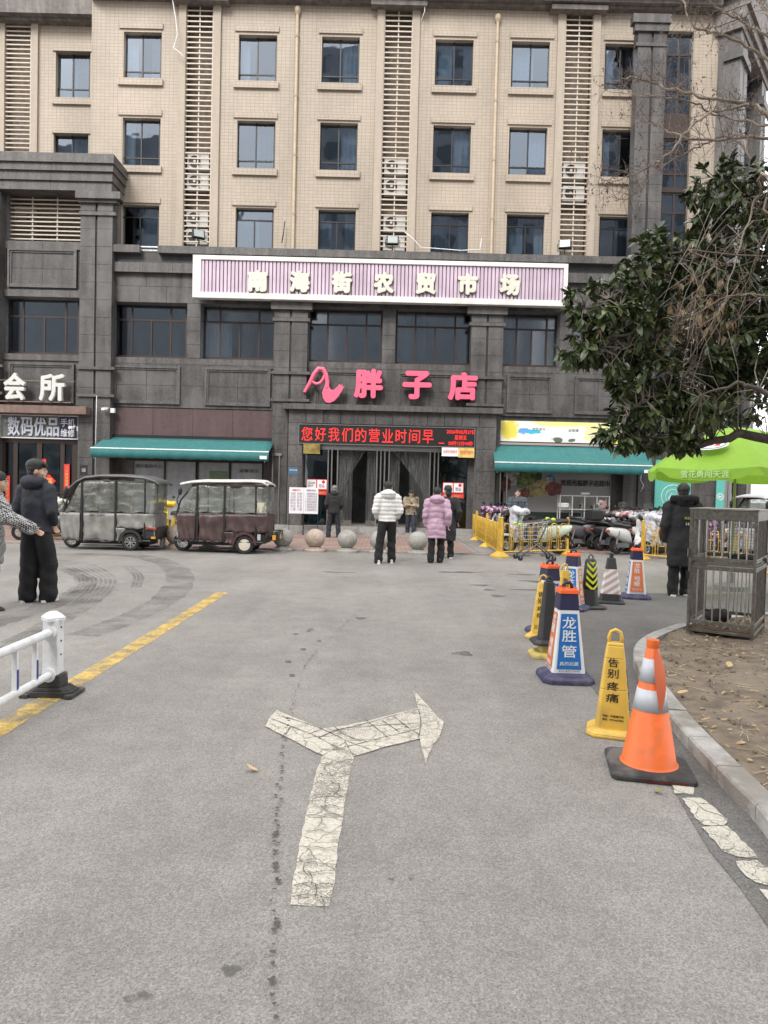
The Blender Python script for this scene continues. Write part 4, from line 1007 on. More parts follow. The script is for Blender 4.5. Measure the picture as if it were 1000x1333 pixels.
# LED board
t = thing('led_board', 'black LED message board with glowing red Chinese text above the entrance doors', 'sign', (0, EP, 3.2))
LEDR = mat('led_red', (.5,.02,.02), .5, emit=(1,.02,.015,.55)); LEDB = mat('led_black', (.018,.016,.016), .35)
YB = EP-.02
A = sm(-3.13, 3.24, YB); B = sm(3.2, 3.9, YB)
obj('housing', MB().box(A[0], YB, A[1], B[0], YB+.12, B[1]), LEDB, t, world=True)
obj('frame', MB().box(A[0]-.03, YB-.02, A[1]-.03, B[0]+.03, YB+.1, A[1]).box(A[0]-.03, YB-.02, B[1], B[0]+.03, YB+.1, B[1]+.03).box(A[0]-.03, YB-.018, A[1], A[0], YB+.1, B[1]).box(B[0], YB-.018, A[1], B[0]+.03, YB+.1, B[1]), mat('grey_alu', (.2,.2,.2), .4, metal=.6), t, world=True)
ch = '您好我们的营业时间早'
for i, c_ in enumerate(ch):
    xx = A[0]+.27+i*.468; text('led_character', c_, (xx, YB-.004, (A[1]+B[1])/2), LEDR, w=.38, h=.47, extrude=.002, grow=.0, parent=t, world=True)
obj('led_character', MB().box(A[0]+4.86, YB-.006, A[1]+.09, A[0]+5.05, YB-.001, A[1]+.12), LEDR, t, world=True)
for j, s_ in enumerate(('2026年02月27日', '星期五', '20时12分44秒')):
    text('led_character', s_, (A[0]+5.62, YB-.004, B[1]-.12-j*.2), LEDR, w=(.98,.42,.86)[j], h=.155, extrude=.002, grow=.0015, parent=t, world=True)

# awnings
TEAL = mat('teal_awning_canvas', (.030, .150, .148), .75, noise=.1, streak=.08)
TEALV = mat('teal_valance_canvas', (.020, .13, .13), .75, noise=.1)
def awning(x0, x1, zr, yr, zf, yf, label, xf0, xf1):
    t = thing('awning', label, 'awning', ((x0+x1)/2, yr, zr), group='teal awnings over the shop fronts')
    N = 24; M = 5; vs = []
    for i in range(N+1):
        u = i/N
        for j in range(M+1):
            v = j/M; x = (x0+(x1-x0)*u)*(1-v)+(xf0+(xf1-xf0)*u)*v
            sag = -.05*sin(pi*v)*(.6+.4*sin(u*pi*6))
            vs.append((x, yr+(yf-yr)*v, zr+(zf-zr)*v+sag))
    mb = MB().add(vs, [(i*(M+1)+j, (i+1)*(M+1)+j, (i+1)*(M+1)+j+1, i*(M+1)+j+1) for i in range(N) for j in range(M)])
    o = obj('canvas', mb, TEAL, t, smooth=True, world=True); s_ = o.modifiers.new('s', 'SOLIDIFY'); s_.thickness = .012
    vs = []; N2 = int((xf1-xf0)/.05)
    for i in range(N2+1):
        x = xf0+(xf1-xf0)*i/N2; w_ = .30 + .018*abs(sin(i*.35)); y = yf-.012+.012*sin(i*.5)
        vs += [(x, yf-.01, zf), (x, y, zf-w_*.5), (x, y-.008, zf-w_)]
    o = obj('valance', MB().add(vs, [(3*i+j, 3*i+3+j, 3*i+4+j, 3*i+1+j) for i in range(N2) for j in range(2)]), TEALV, t, smooth=True, world=True)
    s_ = o.modifiers.new('s', 'SOLIDIFY'); s_.thickness = .006
    obj('front_bar', MB().cyl((xf0, yf, zf+.005), (xf1, yf, zf+.005), .022, n=8), WHITE, t, world=True)
    obj('cassette', MB().box(x0-.05, yr-.02, zr-.02, x1+.05, yr+.16, zr+.11), FRAME2, t, world=True)
    for u in (.08, .5, .92):
        xa = x0+(x1-x0)*u; xm = xa+.3*(1 if u < .5 else -1)
        obj('folding_arm', MB().tube([(xa, yr, zr-.08), (xm, (yr+yf)/2, (zr+zf)/2-.22), (xa, yf+.03, zf-.03)], .02, 6), WHITE, t, world=True)
    obj('tag_print', MB().box(xf1-.30, yf-.034, zf-.24, xf1-.06, yf-.03, zf-.13), PAPER, t, world=True)
    for dx in (.1, x1-x0-.1): obj('crank_rod', MB().cyl((xf0+dx, yf+.02, zf), (xf0+dx, yf+.02, zf-.35), .008, n=5), WHITE, t, world=True)
    return t
yf = 24.0
f0 = P(118,583,yf); f1 = P(350,589,yf); r0 = P(137,569,PW-.1); r1 = P(357,572,PW-.1)
awning(r0.x, r1.x, r0.z, PW-.1, f0.z, yf, 'long teal awning left of the entrance above the two parked tricycles', f0.x, f1.x)
f0 = P(644,601,yf); f1 = P(850,605,yf); r0 = P(641,578,PW-.1); r1 = P(846,583,PW-.1)
awning(r0.x, r1.x, r0.z, PW-.1, f0.z-.02, yf, 'teal awning right of the entrance above the scooters and the fruit mural', f0.x, f1.x)

# yellow banner above right awning
t = thing('banner_sign', 'white banner with yellow and blue splashes above the right hand teal awning', 'sign', (6.4, PW-.05, 3.4))
YB = PW-.08; A = sm(4.08, 3.48, YB); B = sm(8.8, 4.22, YB)
def paint_mat(name, base, blobs):
    m = bpy.data.materials.new(name); m.use_nodes = True; n = m.node_tree; b = n.nodes['Principled BSDF']; g = n.nodes.new('ShaderNodeNewGeometry')
    cur = None; rgb = n.nodes.new('ShaderNodeRGB'); rgb.outputs[0].default_value = (*base, 1); cur = rgb.outputs[0]
    for c, rad, col, nz in blobs:
        v = n.nodes.new('ShaderNodeVectorMath'); v.operation = 'SUBTRACT'; n.links.new(g.outputs['Position'], v.inputs[0]); v.inputs[1].default_value = c
        s_ = n.nodes.new('ShaderNodeVectorMath'); s_.operation = 'DIVIDE'; n.links.new(v.outputs[0], s_.inputs[0]); s_.inputs[1].default_value = (rad[0], 5, rad[1])
        l = n.nodes.new('ShaderNodeVectorMath'); l.operation = 'LENGTH'; n.links.new(s_.outputs[0], l.inputs[0])
        t_ = n.nodes.new('ShaderNodeTexNoise'); t_.inputs['Scale'].default_value = 6; t_.inputs['Detail'].default_value = 4; n.links.new(g.outputs['Position'], t_.inputs['Vector'])
        a_ = n.nodes.new('ShaderNodeMath'); a_.operation = 'MULTIPLY_ADD'; n.links.new(t_.outputs[0], a_.inputs[0]); a_.inputs[1].default_value = nz; n.links.new(l.outputs['Value'], a_.inputs[2])
        r = n.nodes.new('ShaderNodeMapRange'); r.inputs[1].default_value = 1+nz*.5; r.inputs[2].default_value = .75+nz*.5; r.inputs[3].default_value = 0; r.inputs[4].default_value = 1; n.links.new(a_.outputs[0], r.inputs[0])
        mm = n.nodes.new('ShaderNodeMix'); mm.data_type = 'RGBA'; n.links.new(r.outputs[0], mm.inputs[0]); n.links.new(cur, mm.inputs[6]); mm.inputs[7].default_value = (*col, 1); cur = mm.outputs[2]
    n.links.new(cur, b.inputs['Base Color']); b.inputs['Roughness'].default_value = .45
    return m
BP = paint_mat('banner_print', (.78,.78,.72), [((A[0]+.35,YB,A[1]+.45),(.40,.42),(.78,.66,.10),1.2), ((A[0]+1.2,YB,A[1]+.36),(.35,.09),(.05,.45,.65),1.5), ((A[0]+.9,YB,A[1]+.38),(.25,.12),(.12,.35,.7),1.5), ((A[0]+2.6,YB,B[1]),(1.6,.18),(.80,.75,.25),1.5), ((A[0]+3.9,YB,B[1]-.1),(.9,.35),(.80,.78,.35),1), ((A[0]+4.1,YB,A[1]+.3),(.45,.35),(.85,.72,.03),1), ((A[0]+2.1,YB,A[1]+.08),(.22,.10),(.10,.13,.10),1.6), ((A[0]+2.6,YB,A[1]+.08),(.14,.08),(.10,.13,.10),1.6), ((A[0]+3.6,YB,A[1]+.05),(.1,.08),(.2,.22,.2),1.6)])
obj('panel', MB().box(A[0], YB, A[1], B[0], YB+.05, B[1]), BP, t, world=True)
text('lettering', '社区主义', (A[0]+1.42, YB-.004, A[1]+.46), BLACK, w=.46, h=.09, extrude=.002, parent=t, world=True)
text('lettering', '必修课', (A[0]+2.65, YB-.004, A[1]+.44), BLACK, w=.36, h=.10, extrude=.002, parent=t, world=True)
mb = MB()
for i in range(5):
    for j in range(3): mb.box(A[0]+3.05+i*.32, YB-.004, A[1]+.1+j*.19, A[0]+3.05+i*.32+.29, YB-.001, A[1]+.1+j*.19+.16)
obj('calendar_print', mb, mat('pale_yellow_print', (.74,.70,.36), .5), t, world=True)
bx('banner_ledge', 3.85, 3.36, 9.4, 3.44, PW-.2, mat('grey_pink_ledge', (.34,.29,.28), .5), .2)

# left shop signs
YS = PW-.2
t = thing('shop_sign', 'grey and navy shop sign with silver Chinese characters in a white frame', 'sign', (-12.4, YS, 3.2))
A = sm(-13.9, 3.19, YS); B = sm(-11.13, 3.98, YS)
obj('panel', MB().box(A[0], YS, A[1], B[0], YS+.12, B[1]), mat('olive_grey_board', (.115,.125,.11), .5), t, world=True)
obj('frame', MB().box(A[0]-.03, YS-.02, A[1]-.03, B[0]+.03, YS+.1, A[1]).box(A[0]-.03, YS-.02, B[1], B[0]+.03, YS+.1, B[1]+.03).box(B[0], YS-.018, A[1], B[0]+.03, YS+.1, B[1]).box(A[0]-.03, YS-.018, A[1], A[0], YS+.1, B[1]), WHITE, t, world=True)
xn = sm(-11.78, 0, YS)[0]
obj('navy_panel', MB().box(xn, YS-.012, A[1]+.02, B[0]-.05, YS-.001, B[1]-.02), mat('navy_board', (.012,.018,.09), .4), t, world=True)
SILV = mat('silver_letter', (.50,.52,.60), .35, metal=.2)
for i, c_ in enumerate('数码优品'): text('character', c_, (sm(-13.42+i*.47, 0, YS)[0], YS-.03, (A[1]+B[1])/2), SILV, w=.44, h=.66, extrude=.02, bold=.022, parent=t, world=True)
for r_, s_ in enumerate(('手机', '维修')):
    text('character', s_, ((xn+B[0]-.05)/2, YS-.03, B[1]-.22-r_*.36), WHITE, w=.50, h=.29, extrude=.012, bold=.012, parent=t, world=True)
text('character', '精 选', (A[0]+.22, YS-.03, B[1]-.2), SILV, w=.16, h=.12, extrude=.005, parent=t, world=True)
t = thing('letter_sign', 'large white Chinese characters standing on the brown canopy above the shop sign', 'sign', (-12.8, PW-.45, 4.4))
YC = PW-.45
for s_, x0, x1 in (('会',-13.80,-13.02), ('所',-12.52,-11.60)):
    A = sm(x0, 4.52, YC); B = sm(x1, 5.50, YC)
    text('character', s_, ((A[0]+B[0])/2, YC, (A[1]+B[1])/2), mat('white_letter', (.56,.57,.54), .5), w=B[0]-A[0], h=B[1]-A[1], extrude=.07, bold=.035, parent=t, world=True, res=3)
A = sm(-14.2, 4.47, YC); B = sm(-11.4, 4.5, YC)
obj('support_rail', MB().box(A[0], YC+.02, A[1], B[0], YC+.05, A[1]+.03).box(A[0], YC+.08, A[1]+.75, B[0]+.1, YC+.1, A[1]+.77), mat('rusty_steel', (.22,.15,.11), .7, noise=.3), t, world=True)

# red paper couplets and diamond on the left shop door
def paper(name, label, cat, s, px, py, Y, w_, h_, body=None, rot=0, group=None, m_=None, tm=None, tw=.7, th=.85):
    p = P(px, py, Y); t = thing(name, label, cat, p, group=group)
    o = obj('sheet', MB().box(-w_/2, 0, -h_/2, w_/2, .004, h_/2), m_ or REDP, t); o.rotation_euler = (0, rot, 0)
    if body: text('lettering', body, (0, -.003, 0), tm or GOLD, w=w_*tw, h=h_*th, extrude=.002, bold=.01, parent=t)
    return t
YD = PW-.03
paper('door_couplet', 'red paper strip with gold characters on the left post of the phone shop door', 'couplet', 0, 9.5, 637, YD, .19, .98, '一\n年\n四\n季\n行\n好\n运', group='red paper couplets on the phone shop', tw=.6)
paper('door_couplet', 'red paper strip with gold characters beside the stone pillar of the phone shop', 'couplet', 0, 87, 622, YD-.03, .20, .98, '八\n方\n财\n宝\n进\n家\n门', group='red paper couplets on the phone shop', tw=.6)
paper('fu_poster', 'red diamond paper with a gold blessing character on the phone shop door', 'poster', 0, 64, 626, YD, .34, .34, '福', rot=radians(45), tw=.65, th=.62)
paper('fu_poster', 'small red square notice high on the phone shop door', 'poster', 0, 57, 600, YD, .18, .14)
paper('wall_plaque', 'small black plaque with white print on the stone pillar beside the shop door', 'plaque', 0, 109, 612, PW-.37, .27, .36, '公告\n须知', m_=BLACK, tm=WHITE, tw=.5, th=.35)
# posters and boards at the entrance
for px, py, lb, ty in ((413,400+0,'',0),)[:0]: pass
def glass_poster(x, lb):
    p = thing('door_poster', lb, 'poster', (x, DY-.02, 1.55), group='red and white notices on the entrance glass')
    obj('white_sheet', MB().box(-.35, 0, .04, -.02, .006, .36), PAPER, p); obj('white_sheet', MB().box(.02, 0, .04, .35, .006, .36), PAPER, p)
    obj('red_border', MB().box(-.37, .004, .0, .37, .009, .38), REDP, p); obj('red_strip', MB().box(-.39, 0, -.17, .39, .006, -.02), REDP, p)
    text('lettering', '扫码点餐\n营业中', (-.18, -.003, .2), BLACK, w=.24, h=.18, extrude=.001, parent=p); text('lettering', '禁止\n吸烟', (.18, -.003, .15), BLACK, w=.2, h=.12, extrude=.001, parent=p)
    obj('round_mark', MB().lathe([(.06,-.004),(.06,.0)], (.24, -.0, .29), 12, 'y'), REDP, p)
    text('lettering', '欢迎光临  请推拉门', (0, -.003, -.095), GOLD, w=.66, h=.07, extrude=.001, parent=p)
glass_poster(sm(-2.46,0,DY)[0], 'red and white notice on the glass left of the doors behind the information boards')
glass_poster(sm(2.48,0,DY)[0], 'red and white notice on the glass right of the doors beside the yellow fence')
p = thing('door_plaque', 'gold metallic plaque at the upper left corner of the entrance doors', 'plaque', P(406, 584, EP))
obj('sheet', MB().box(-.29, -.03, -.18, .29, 0, .18), mat('gold_plate', (.55,.42,.14), .25, metal=.9, noise=.5, nscale=5), p)
p = thing('door_plaque', 'white plaque with red lettering at the upper right of the doors', 'plaque', P(586, 588, EP)); obj('sheet', MB().box(-.29, -.03, -.16, .28, 0, .18), PAPER, p); text('lettering', '全国百强超市', (0, -.034, 0), REDP, w=.5, h=.12, extrude=.001, parent=p)
p = thing('door_plaque', 'gold plaque with red lettering beside the white plaque over the right glass', 'plaque', P(607, 589, EP)); obj('sheet', MB().box(-.28, -.032, -.18, .28, 0, .18), mat('gold_board', (.62,.46,.15), .45, noise=.2), p); text('lettering', '诚信商户', (0, -.036, 0), REDP, w=.45, h=.15, extrude=.001, parent=p)
p = thing('wall_notice', 'small blue notice on the stone column left of the entrance glass', 'notice', P(382, 613, EP)); obj('sheet', MB().box(-.17, -.01, -.13, .17, .0, .13), mat('blue_notice', (.05,.12,.22), .5), p); text('lettering', '监控区域', (0, -.014, .03), PAPER, w=.26, h=.06, extrude=.001, parent=p)
def board(px, lb, lines):
    g = G(px, 703); g = Vector((g.x, 23.6, 0)); g.x = P(px, 672, 23.6).x
    p = thing('notice_board', lb, 'notice board', g, group='white notice boards by the entrance')
    obj('sheet', MB().box(-.24, -.012, .75, .24, .012, 1.62), mat('board_print', (.70,.69,.73), .5), p)
    for s_ in (-1, 1): obj('leg', MB().cyl((s_*.235, .02, 0), (s_*.235, .02, 1.6), .012, n=6), FRAME2, p)
    obj('foot', MB().box(-.26, -.15, 0, .26, .15, .02), FRAME2, p)
    text('lettering', lines[0], (0, -.015, 1.53), REDP if len(lines) == 2 else BLACK, w=.3, h=.07, extrude=.001, parent=p)
    text('lettering', lines[1], (0, -.015, 1.15), mat('grey_print', (.25,.22,.25), .6), w=.40, h=.62, extrude=.001, parent=p)
board(385.5, 'white notice board with a red heading and six small prints, left of its neighbour', ('温馨提示', '收款 收款\n扫码 扫码\n服务 服务\n投诉 投诉\n会员 会员\n小票 小票'))
board(404.5, 'white notice board filled with dense lines of text beside the glass pane', ('顾客须知 ', '一、请看管好随身物品及儿童\n二、请勿携带宠物进入超市内\n三、商品售出后七天可以退换\n四、请勿在超市内吸烟或奔跑\n五、请保留好购物小票及发票\n六、请将购物车放回指定地点\n七、如有疑问请联系服务台处', 1))
# mural on the right wall
t = thing('wall_mural', 'vegetable and fruit picture printed on the grey shop wall under the right awning', 'mural', (5.5, PW+.19, 1.0))
YM = PW+.185
for x, z, rx, rz_, c in [(4.95,2.02,.34,.26,(.42,.40,.38)),(5.55,2.18,.42,.34,(.035,.075,.03)),(5.35,1.95,.33,.3,(.14,.19,.07)),(6.05,1.75,.34,.30,(.33,.27,.13)),(5.7,1.6,.3,.26,(.30,.26,.12)),(6.4,1.68,.30,.26,(.17,.05,.05)),(5.35,1.5,.2,.18,(.20,.07,.05)),(4.66,1.8,.2,.26,(.15,.06,.05)),(5.6,2.3,.22,.14,(.10,.20,.06))]:
    a = sm(x-.28, z+.12, YM); mb = MB(); vs = [(a[0], YM, a[1])]; ph = random.random()*6
    for k in range(22): th_ = 2*pi*k/22; r = 1+.10*sin(5*th_+ph)+random.uniform(-.05,.05); vs.append((a[0]+rx*r*cos(th_), YM, a[1]+rz_*r*sin(th_)))
    mb.add(vs, [(0,1+k,1+(k+1) % 22) for k in range(22)]); obj('fruit_print', mb, mat('fruit_print_%d%d' % (x*100, z*100), c, .6, noise=.6, nscale=9), t, world=True); YM -= .0015
q_ = P(716, 625, PW+.17); a = (q_.x, q_.z); obj('round_badge', MB().lathe([(.20,-.004),(.20,0)], (a[0], PW+.19, a[1]), 20, 'y'), mat('blue_badge', (.06,.20,.34), .5), t, world=True)
text('lettering', '胖子\n超市', (a[0], PW+.18, a[1]), PAPER, w=.24, h=.2, extrude=.001, parent=t, world=True)
q_ = P(762, 629, PW+.19); a = (q_.x, q_.z) 
text('lettering', '欢迎光临胖子店超市', (a[0], PW+.185, a[1]), BLACK, w=1.78, h=.22, extrude=.004, bold=.02, parent=t, world=True)
# mint green poster panels
MINT = mat('mint_poster', (.10,.42,.36), .6, noise=.05)
for px0, px1, pz0, pz1, lb in ((851,900,607,674,'wide mint green poster with a round white emblem on the stone wall behind the umbrella'), (931,944,612,672,'narrow mint green banner with small white emblem seen under the umbrella edge')):
    a = P(px0, pz1, PW-.05); b = P(px1, pz0, PW-.05); p = thing('mint_poster', lb, 'poster', ((a.x+b.x)/2, PW-.05, a.z))
    W = (b.x-a.x); H = b.z-a.z
    obj('sheet', MB().box(-W/2, -.02, 0, W/2, .02, H+.2), MINT, p)
    r = min(.4, W*.4)
    ring = MB()
    for rr, tt in ((r, .03), (r*.62, .018)): ring.tube([(rr*cos(q*pi/12), -.022, H*.42+rr*sin(q*pi/12)) for q in range(24)], tt*.5, 5, closed=True)
    obj('emblem', ring, WHITE, p)
    mb = MB().tube([(-r*.35,-.025,H*.42-r*.25),(-r*.1,-.025,H*.42+r*.25),(r*.08,-.025,H*.42-r*.05),(r*.3,-.025,H*.42+r*.05)], .02, 5); obj('emblem', mb, WHITE, p)
    if px0 > 900: obj('white_line', MB().box(-W*.35, -.024, H*.9, W*.35, -.021, H*.93).box(-W*.35, -.024, H*.83, W*.35, -.021, H*.86), WHITE, p)

# floodlights on the parapet, cameras, cables
def flood(px, py, lb, yaw):
    g = P(px, py+12, PW-.2); p = thing('floodlight', lb, 'floodlight', g, yaw, group='floodlights on the parapet')
    o = obj('housing', MB().box(-.22, -.07, .16, .22, .05, .48), BLACK, p, bevel=.01); o.rotation_euler = (radians(-15), 0, 0)
    l = obj('lens', MB().box(-.17, -.085, .19, .17, -.071, .45), mat('floodlight_lens', (.30,.33,.32), .2), p); l.rotation_euler = (radians(-15), 0, 0)
    obj('bracket', MB().tube([(-.25,0,.32),(-.25,0,.08),(.25,0,.08),(.25,0,.32)], .015, 6).cyl((0,0,-.05),(0,0,.1),.03,n=8), BLACK, p)
flood(259, 304, 'black floodlight above the left end of the market sign', .5)
flood(511, 312, 'black floodlight in front of the air conditioners above the middle of the market sign', 0)
flood(735, 317, 'black floodlight above the right end of the market sign', -.3)
def cctv(px, py, lb, s=1):
    p = thing('security_camera', lb, 'camera', P(px, py, PW-.45))
    obj('body', MB().obox((-.06,-.12,0),(.09,.26,.09),(0,0,.9*s)), WHITE, p, bevel=.01); obj('arm', MB().tube([(0,.1,.06),(0,0,.05),(0,-.05,0)], .02, 6), WHITE, p); obj('junction_box', MB().box(.03,.1,-.1,.2,.22,.06), WHITE, p)
cctv(140, 533, 'white security camera on the stone wall above the left awning end'); cctv(97, 557, 'small white camera at the right edge of the phone shop sign'); 
def cable(name, pts, Y, r, m_, lb):
    o = obj(name, MB().tube([P(a, b, Y) for a, b in pts], r, 5), m_, smooth=True); tag(o, lb, 'cable')
cable('loose_cable', [(224,-5),(229,25),(231,45),(226,62),(236,70),(242,78)], TW-.3, .018, WHITE, 'white cable hanging beside the left louvred bay of the upper storeys')
cable('loose_cable', [(527,302),(537,310),(548,322),(575,324),(600,326),(625,325),(627,310)], PW-.4, .016, WHITE, 'white cable looping along the parapet right of the middle louvred bay')
cable('loose_cable', [(553,-5),(553,15),(548,28)], TW-.3, .014, WHITE, 'short white cable dangling from the roof edge near the middle bay')
cable('loose_cable', [(371,288),(369,305),(367,316)], TW-.2, .02, BLACK, 'short black cable sticking out of the tan wall beside the drain pipe')
cable('loose_cable', [(126,515),(125,560),(124,620)], PW-.5, .010, WHITE, 'thin white cable running down the stone pilaster beside the phone shop')
cable('loose_cable', [(836,605),(834,625),(838,632),(834,640)], PW-.3, .012, WHITE, 'knotted white cable hanging below the right end of the right awning')

# ------------------------------------------------------------------ BUILDINGS ACROSS THE STREET (seen in the window reflections)
def block(x0, x1, y0, y1, h, lb, c):
    t = thing('apartment_block', lb, 'building', ((x0+x1)/2, y0, 0)); m_ = mat('far_wall_%d' % (c*100), (c*.75, c*.8, c*.86), .8, noise=.25, nscale=.4)
    obj('wall', MB().box(x0, y1, 0, x1, y0, h), m_, t, world=True)
    wm = MB().box(-.8, 0, 0, .8, .06, 1.6).mesh('window', mat('far_window', (.08,.10,.12), .3))
    z = 3; n_ = 0
    while z < h-2 and n_ < 280:
        x = x0+1.6
        while x < x1-1.5:
            o = link('window', wm, t, world=True); o.location = o.location+Vector((x, y0, z)); x += 3.3; n_ += 1
        z += 3
block(-42, -19.5, -22, -36, 38, 'beige apartment block across the street to the far side of the phone shop', .35)
block(-17, -11.0, -26, -36, 27, 'low beige block across the street between the taller towers', .30)
block(-8, 10.5, -22, -36, 48, 'tall beige apartment tower across the street facing the entrance', .38)
block(13, 17, -24, -36, 36, 'narrow beige apartment block across the street', .33)
block(21, 45, -22, -36, 50, 'tall wide apartment tower across the street beyond the tree bed', .36)
# ------------------------------------------------------------------ PEOPLE
def blob(name, mb, m_, parent, voxel=.012, smooth=6, post=None):
    me = mb.mesh(name, m_); o = bpy.data.objects.new(name, me); C.objects.link(o)
    r = o.modifiers.new('r', 'REMESH'); r.mode = 'VOXEL'; r.voxel_size = voxel
    s_ = o.modifiers.new('s', 'SMOOTH'); s_.iterations = smooth; s_.factor = .5
    bpy.context.view_layer.update(); dg = bpy.context.evaluated_depsgraph_get()
    m2 = bpy.data.meshes.new_from_object(o.evaluated_get(dg)); bpy.data.objects.remove(o); bpy.data.meshes.remove(me)
    m2.name = name
    if not m2.materials: m2.materials.append(m_)
    if post:
        nm = [v.normal.copy() for v in m2.vertices]
        for v, n_ in zip(m2.vertices, nm): v.co = post(v.co.copy(), n_)
    m2.polygons.foreach_set('use_smooth', [True]*len(m2.polygons)); m2.update()
    return link(name, m2, parent)
SKIN = mat('skin', (.50,.32,.235), .5, noise=.05); HAIR = mat('black_hair', (.012,.011,.011), .45, noise=.5, nscale=60, bump=.6, bscale=150); GHAIR = mat('grey_hair', (.16,.155,.15), .6, noise=.4, nscale=60)
def limb(mb, pts, rs, n=12):
    # resampled smooth limb
    mb.tube(pts, rs, n)
    for p, r in zip(pts, rs): mb.ell(p, (r, r, r), 12, 8)
def hand(mb, w_, d, side, s=1, curl=.5):
    """palm and five fingers from the wrist along d; side = direction of the thumb"""
    w_ = Vector(w_); d = Vector(d).normalized(); sd = Vector(side); sd = (sd-d*sd.dot(d)).normalized(); nn = d.cross(sd)
    pc = w_+d*.045*s
    for k in (-.024,-.008,.008,.024): mb.tube([w_+sd*k*.6*s, w_+d*.085*s+sd*k*s], [.014*s,.012*s], 6)
    for k, L_ in ((-.030,.055),(-.010,.07),(.010,.075),(.030,.068)):
        b = w_+d*.085*s+sd*k*s; m_ = b+(d*cos(curl)+nn*sin(curl))*L_*.5*s; e = m_+(d*cos(curl*2.2)+nn*sin(curl*2.2))*L_*.5*s
        mb.tube([b, m_, e], [.0088*s,.008*s,.0065*s], 6)
    b = w_+d*.02*s+sd*.03*s; m_ = b+(d*.6+sd*.75)*.035*s; mb.tube([b, m_, m_+(d*.9+sd*.2+nn*.3)*.03*s], [.011*s,.009*s,.0075*s], 6)
def person(label, loc, rz, H, pose, jacket, trousers, shoes, hair='short', hood=None, puff=None, hem=.85, flare=1., look=0., bow=0., coat_w=1., collar=None, group=None, trw=1., jm2=None, voxel=.014, hat=None, legw=1.0):
    """local: facing +y.  pose: dict with arms/legs joint lists (metres at 1.72 m)"""
    t = thing('person', label, 'person', loc, rz, group); s = H/1.72
    V = lambda p: Vector(p)*s
    arms = [[V(p) for p in a] for a in pose['arms']]; legs = [[V(p) for p in a] for a in pose['legs']]
    R = Euler((-bow, 0, look)).to_matrix(); hp = V((0, .015, 1.475))
    HS = 1.10
    hd = lambda p: hp + R @ (Vector(p)*s*HS)
    # body: one continuous skin surface
    mb = MB()
    mb.ell(hd((0,-.005,.135)), (.074*s*HS,.090*s*HS,.098*s*HS), 20, 14, (-bow,0,look)); mb.ell(hd((0,.030,.072)), (.052*s*HS,.058*s*HS,.062*s*HS), 16, 10, (-bow,0,look))
    mb.ell(hd((0,.076,.085)), (.024*s*HS,.018*s*HS,.016*s*HS), 10, 8, (-bow,0,look)); mb.ell(hd((0,.070,.038)), (.026*s*HS,.022*s*HS,.020*s*HS), 10, 8, (-bow,0,look))
    mb.tube([hd((0,.084,.135)), hd((0,.098,.108)), hd((0,.086,.096))], [.008*s,.013*s,.010*s], 8)
    mb.ell(hd((0,.072,.150)), (.045*s*HS,.014*s*HS,.010*s*HS), 10, 6, (-bow,0,look))
    for e in (-1, 1): mb.ell(hd((e*.076,-.002,.108)), (.010*s*HS,.020*s*HS,.031*s*HS), 10, 8, (-bow,0,look)); mb.ell(hd((e*.042,.05,.09)), (.02*s*HS,.025*s*HS,.028*s*HS), 10, 8, (-bow,0,look))
    mb.tube([V((0,-.01,1.36)), hd((0,-.005,.07))], [.062*s,.055*s], 14)
    mb.tube([V((0,0,.92)), V((0,0,1.12)), V((0,0,1.34)), V((0,-.005,1.42))], [.12*s,.10*s,.12*s,.07*s], 16)
    for a in arms:
        limb(mb, a, [.05*s,.038*s,.026*s]); d = a[2]-a[1]
        hand(mb, a[2], d, (0,1,0) if abs(d.normalized().y) < .8 else (0,0,1), s, .5)
    for l in legs: limb(mb, l[:3], [.075*s,.055*s,.038*s]); mb.ell(l[2]+Vector((0,.06*s,-.035*s)), (.035*s,.10*s,.035*s), 12, 8)
    b = blob('body', mb, SKIN, t, .0085 if voxel < .013 else .011, 3)
    for e in (-1, 1):
        obj('eye', MB().ell(hd((e*.030,.079,.132)), (.0115*s,.008*s,.0055*s), 10, 6), mat('eye_dark', (.02,.014,.01), .2), t, smooth=True)
        obj('eyebrow', MB().tube([hd((e*.014,.086,.152)), hd((e*.032,.085,.157)), hd((e*.052,.072,.150))], .0042*s, 5), HAIR, t, smooth=True)
    obj('lips', MB().ell(hd((0,.094,.078)), (.020*s,.006*s,.0065*s), 10, 6), mat('lips', (.42,.17,.14), .5), t, smooth=True)
    # hair
    mb = MB()
    if hair != 'none':
        mb.ell(hd((0,-.018,.158)), (.094*s,.108*s,.096*s), 20, 12, (-bow,0,look)); mb.ell(hd((0,-.050,.105)), (.074*s,.062*s,.075*s), 16, 10, (-bow,0,look))
        if hair == 'fringe':
            mb.ell(hd((0,-.02,.185)), (.098*s,.112*s,.080*s), 20, 12, (-bow,0,look))
            mb.ell(hd((0,.042,.190)), (.078*s,.058*s,.042*s), 16, 8, (-bow,0,look))
            for e in range(-3, 4): mb.tube([hd((e*.018,.055,.215)), hd((e*.021,.092,.185)), hd((e*.022+.004,.090,.158))], [.016*s,.014*s,.006*s], 6)
        if hair == 'bob': mb.ell(hd((0,-.045,.06)), (.088*s,.06*s,.09*s), 16, 10, (-bow,0,look))
        blob('hair', mb, GHAIR if hair == 'grey' else HAIR, t, .009, 2, lambda c, n_: c+n_*(.004*mn.noise(c*60)))
    # jacket
    mb = MB(); w_ = coat_w; f = flare
    rings = [(1.47,.065,.06),(1.43,.12,.085),(1.36,.185,.115),(1.20,.19*1.0,.125),(1.02,.18,.125),(.90,.185*f,.13*f)]
    zz = .90
    while zz > hem+.06: zz -= .08; rings.append((zz,.195*f,.14*f))
    rings.append((hem,.195*f,.14*f))
    vs = []; n = 22
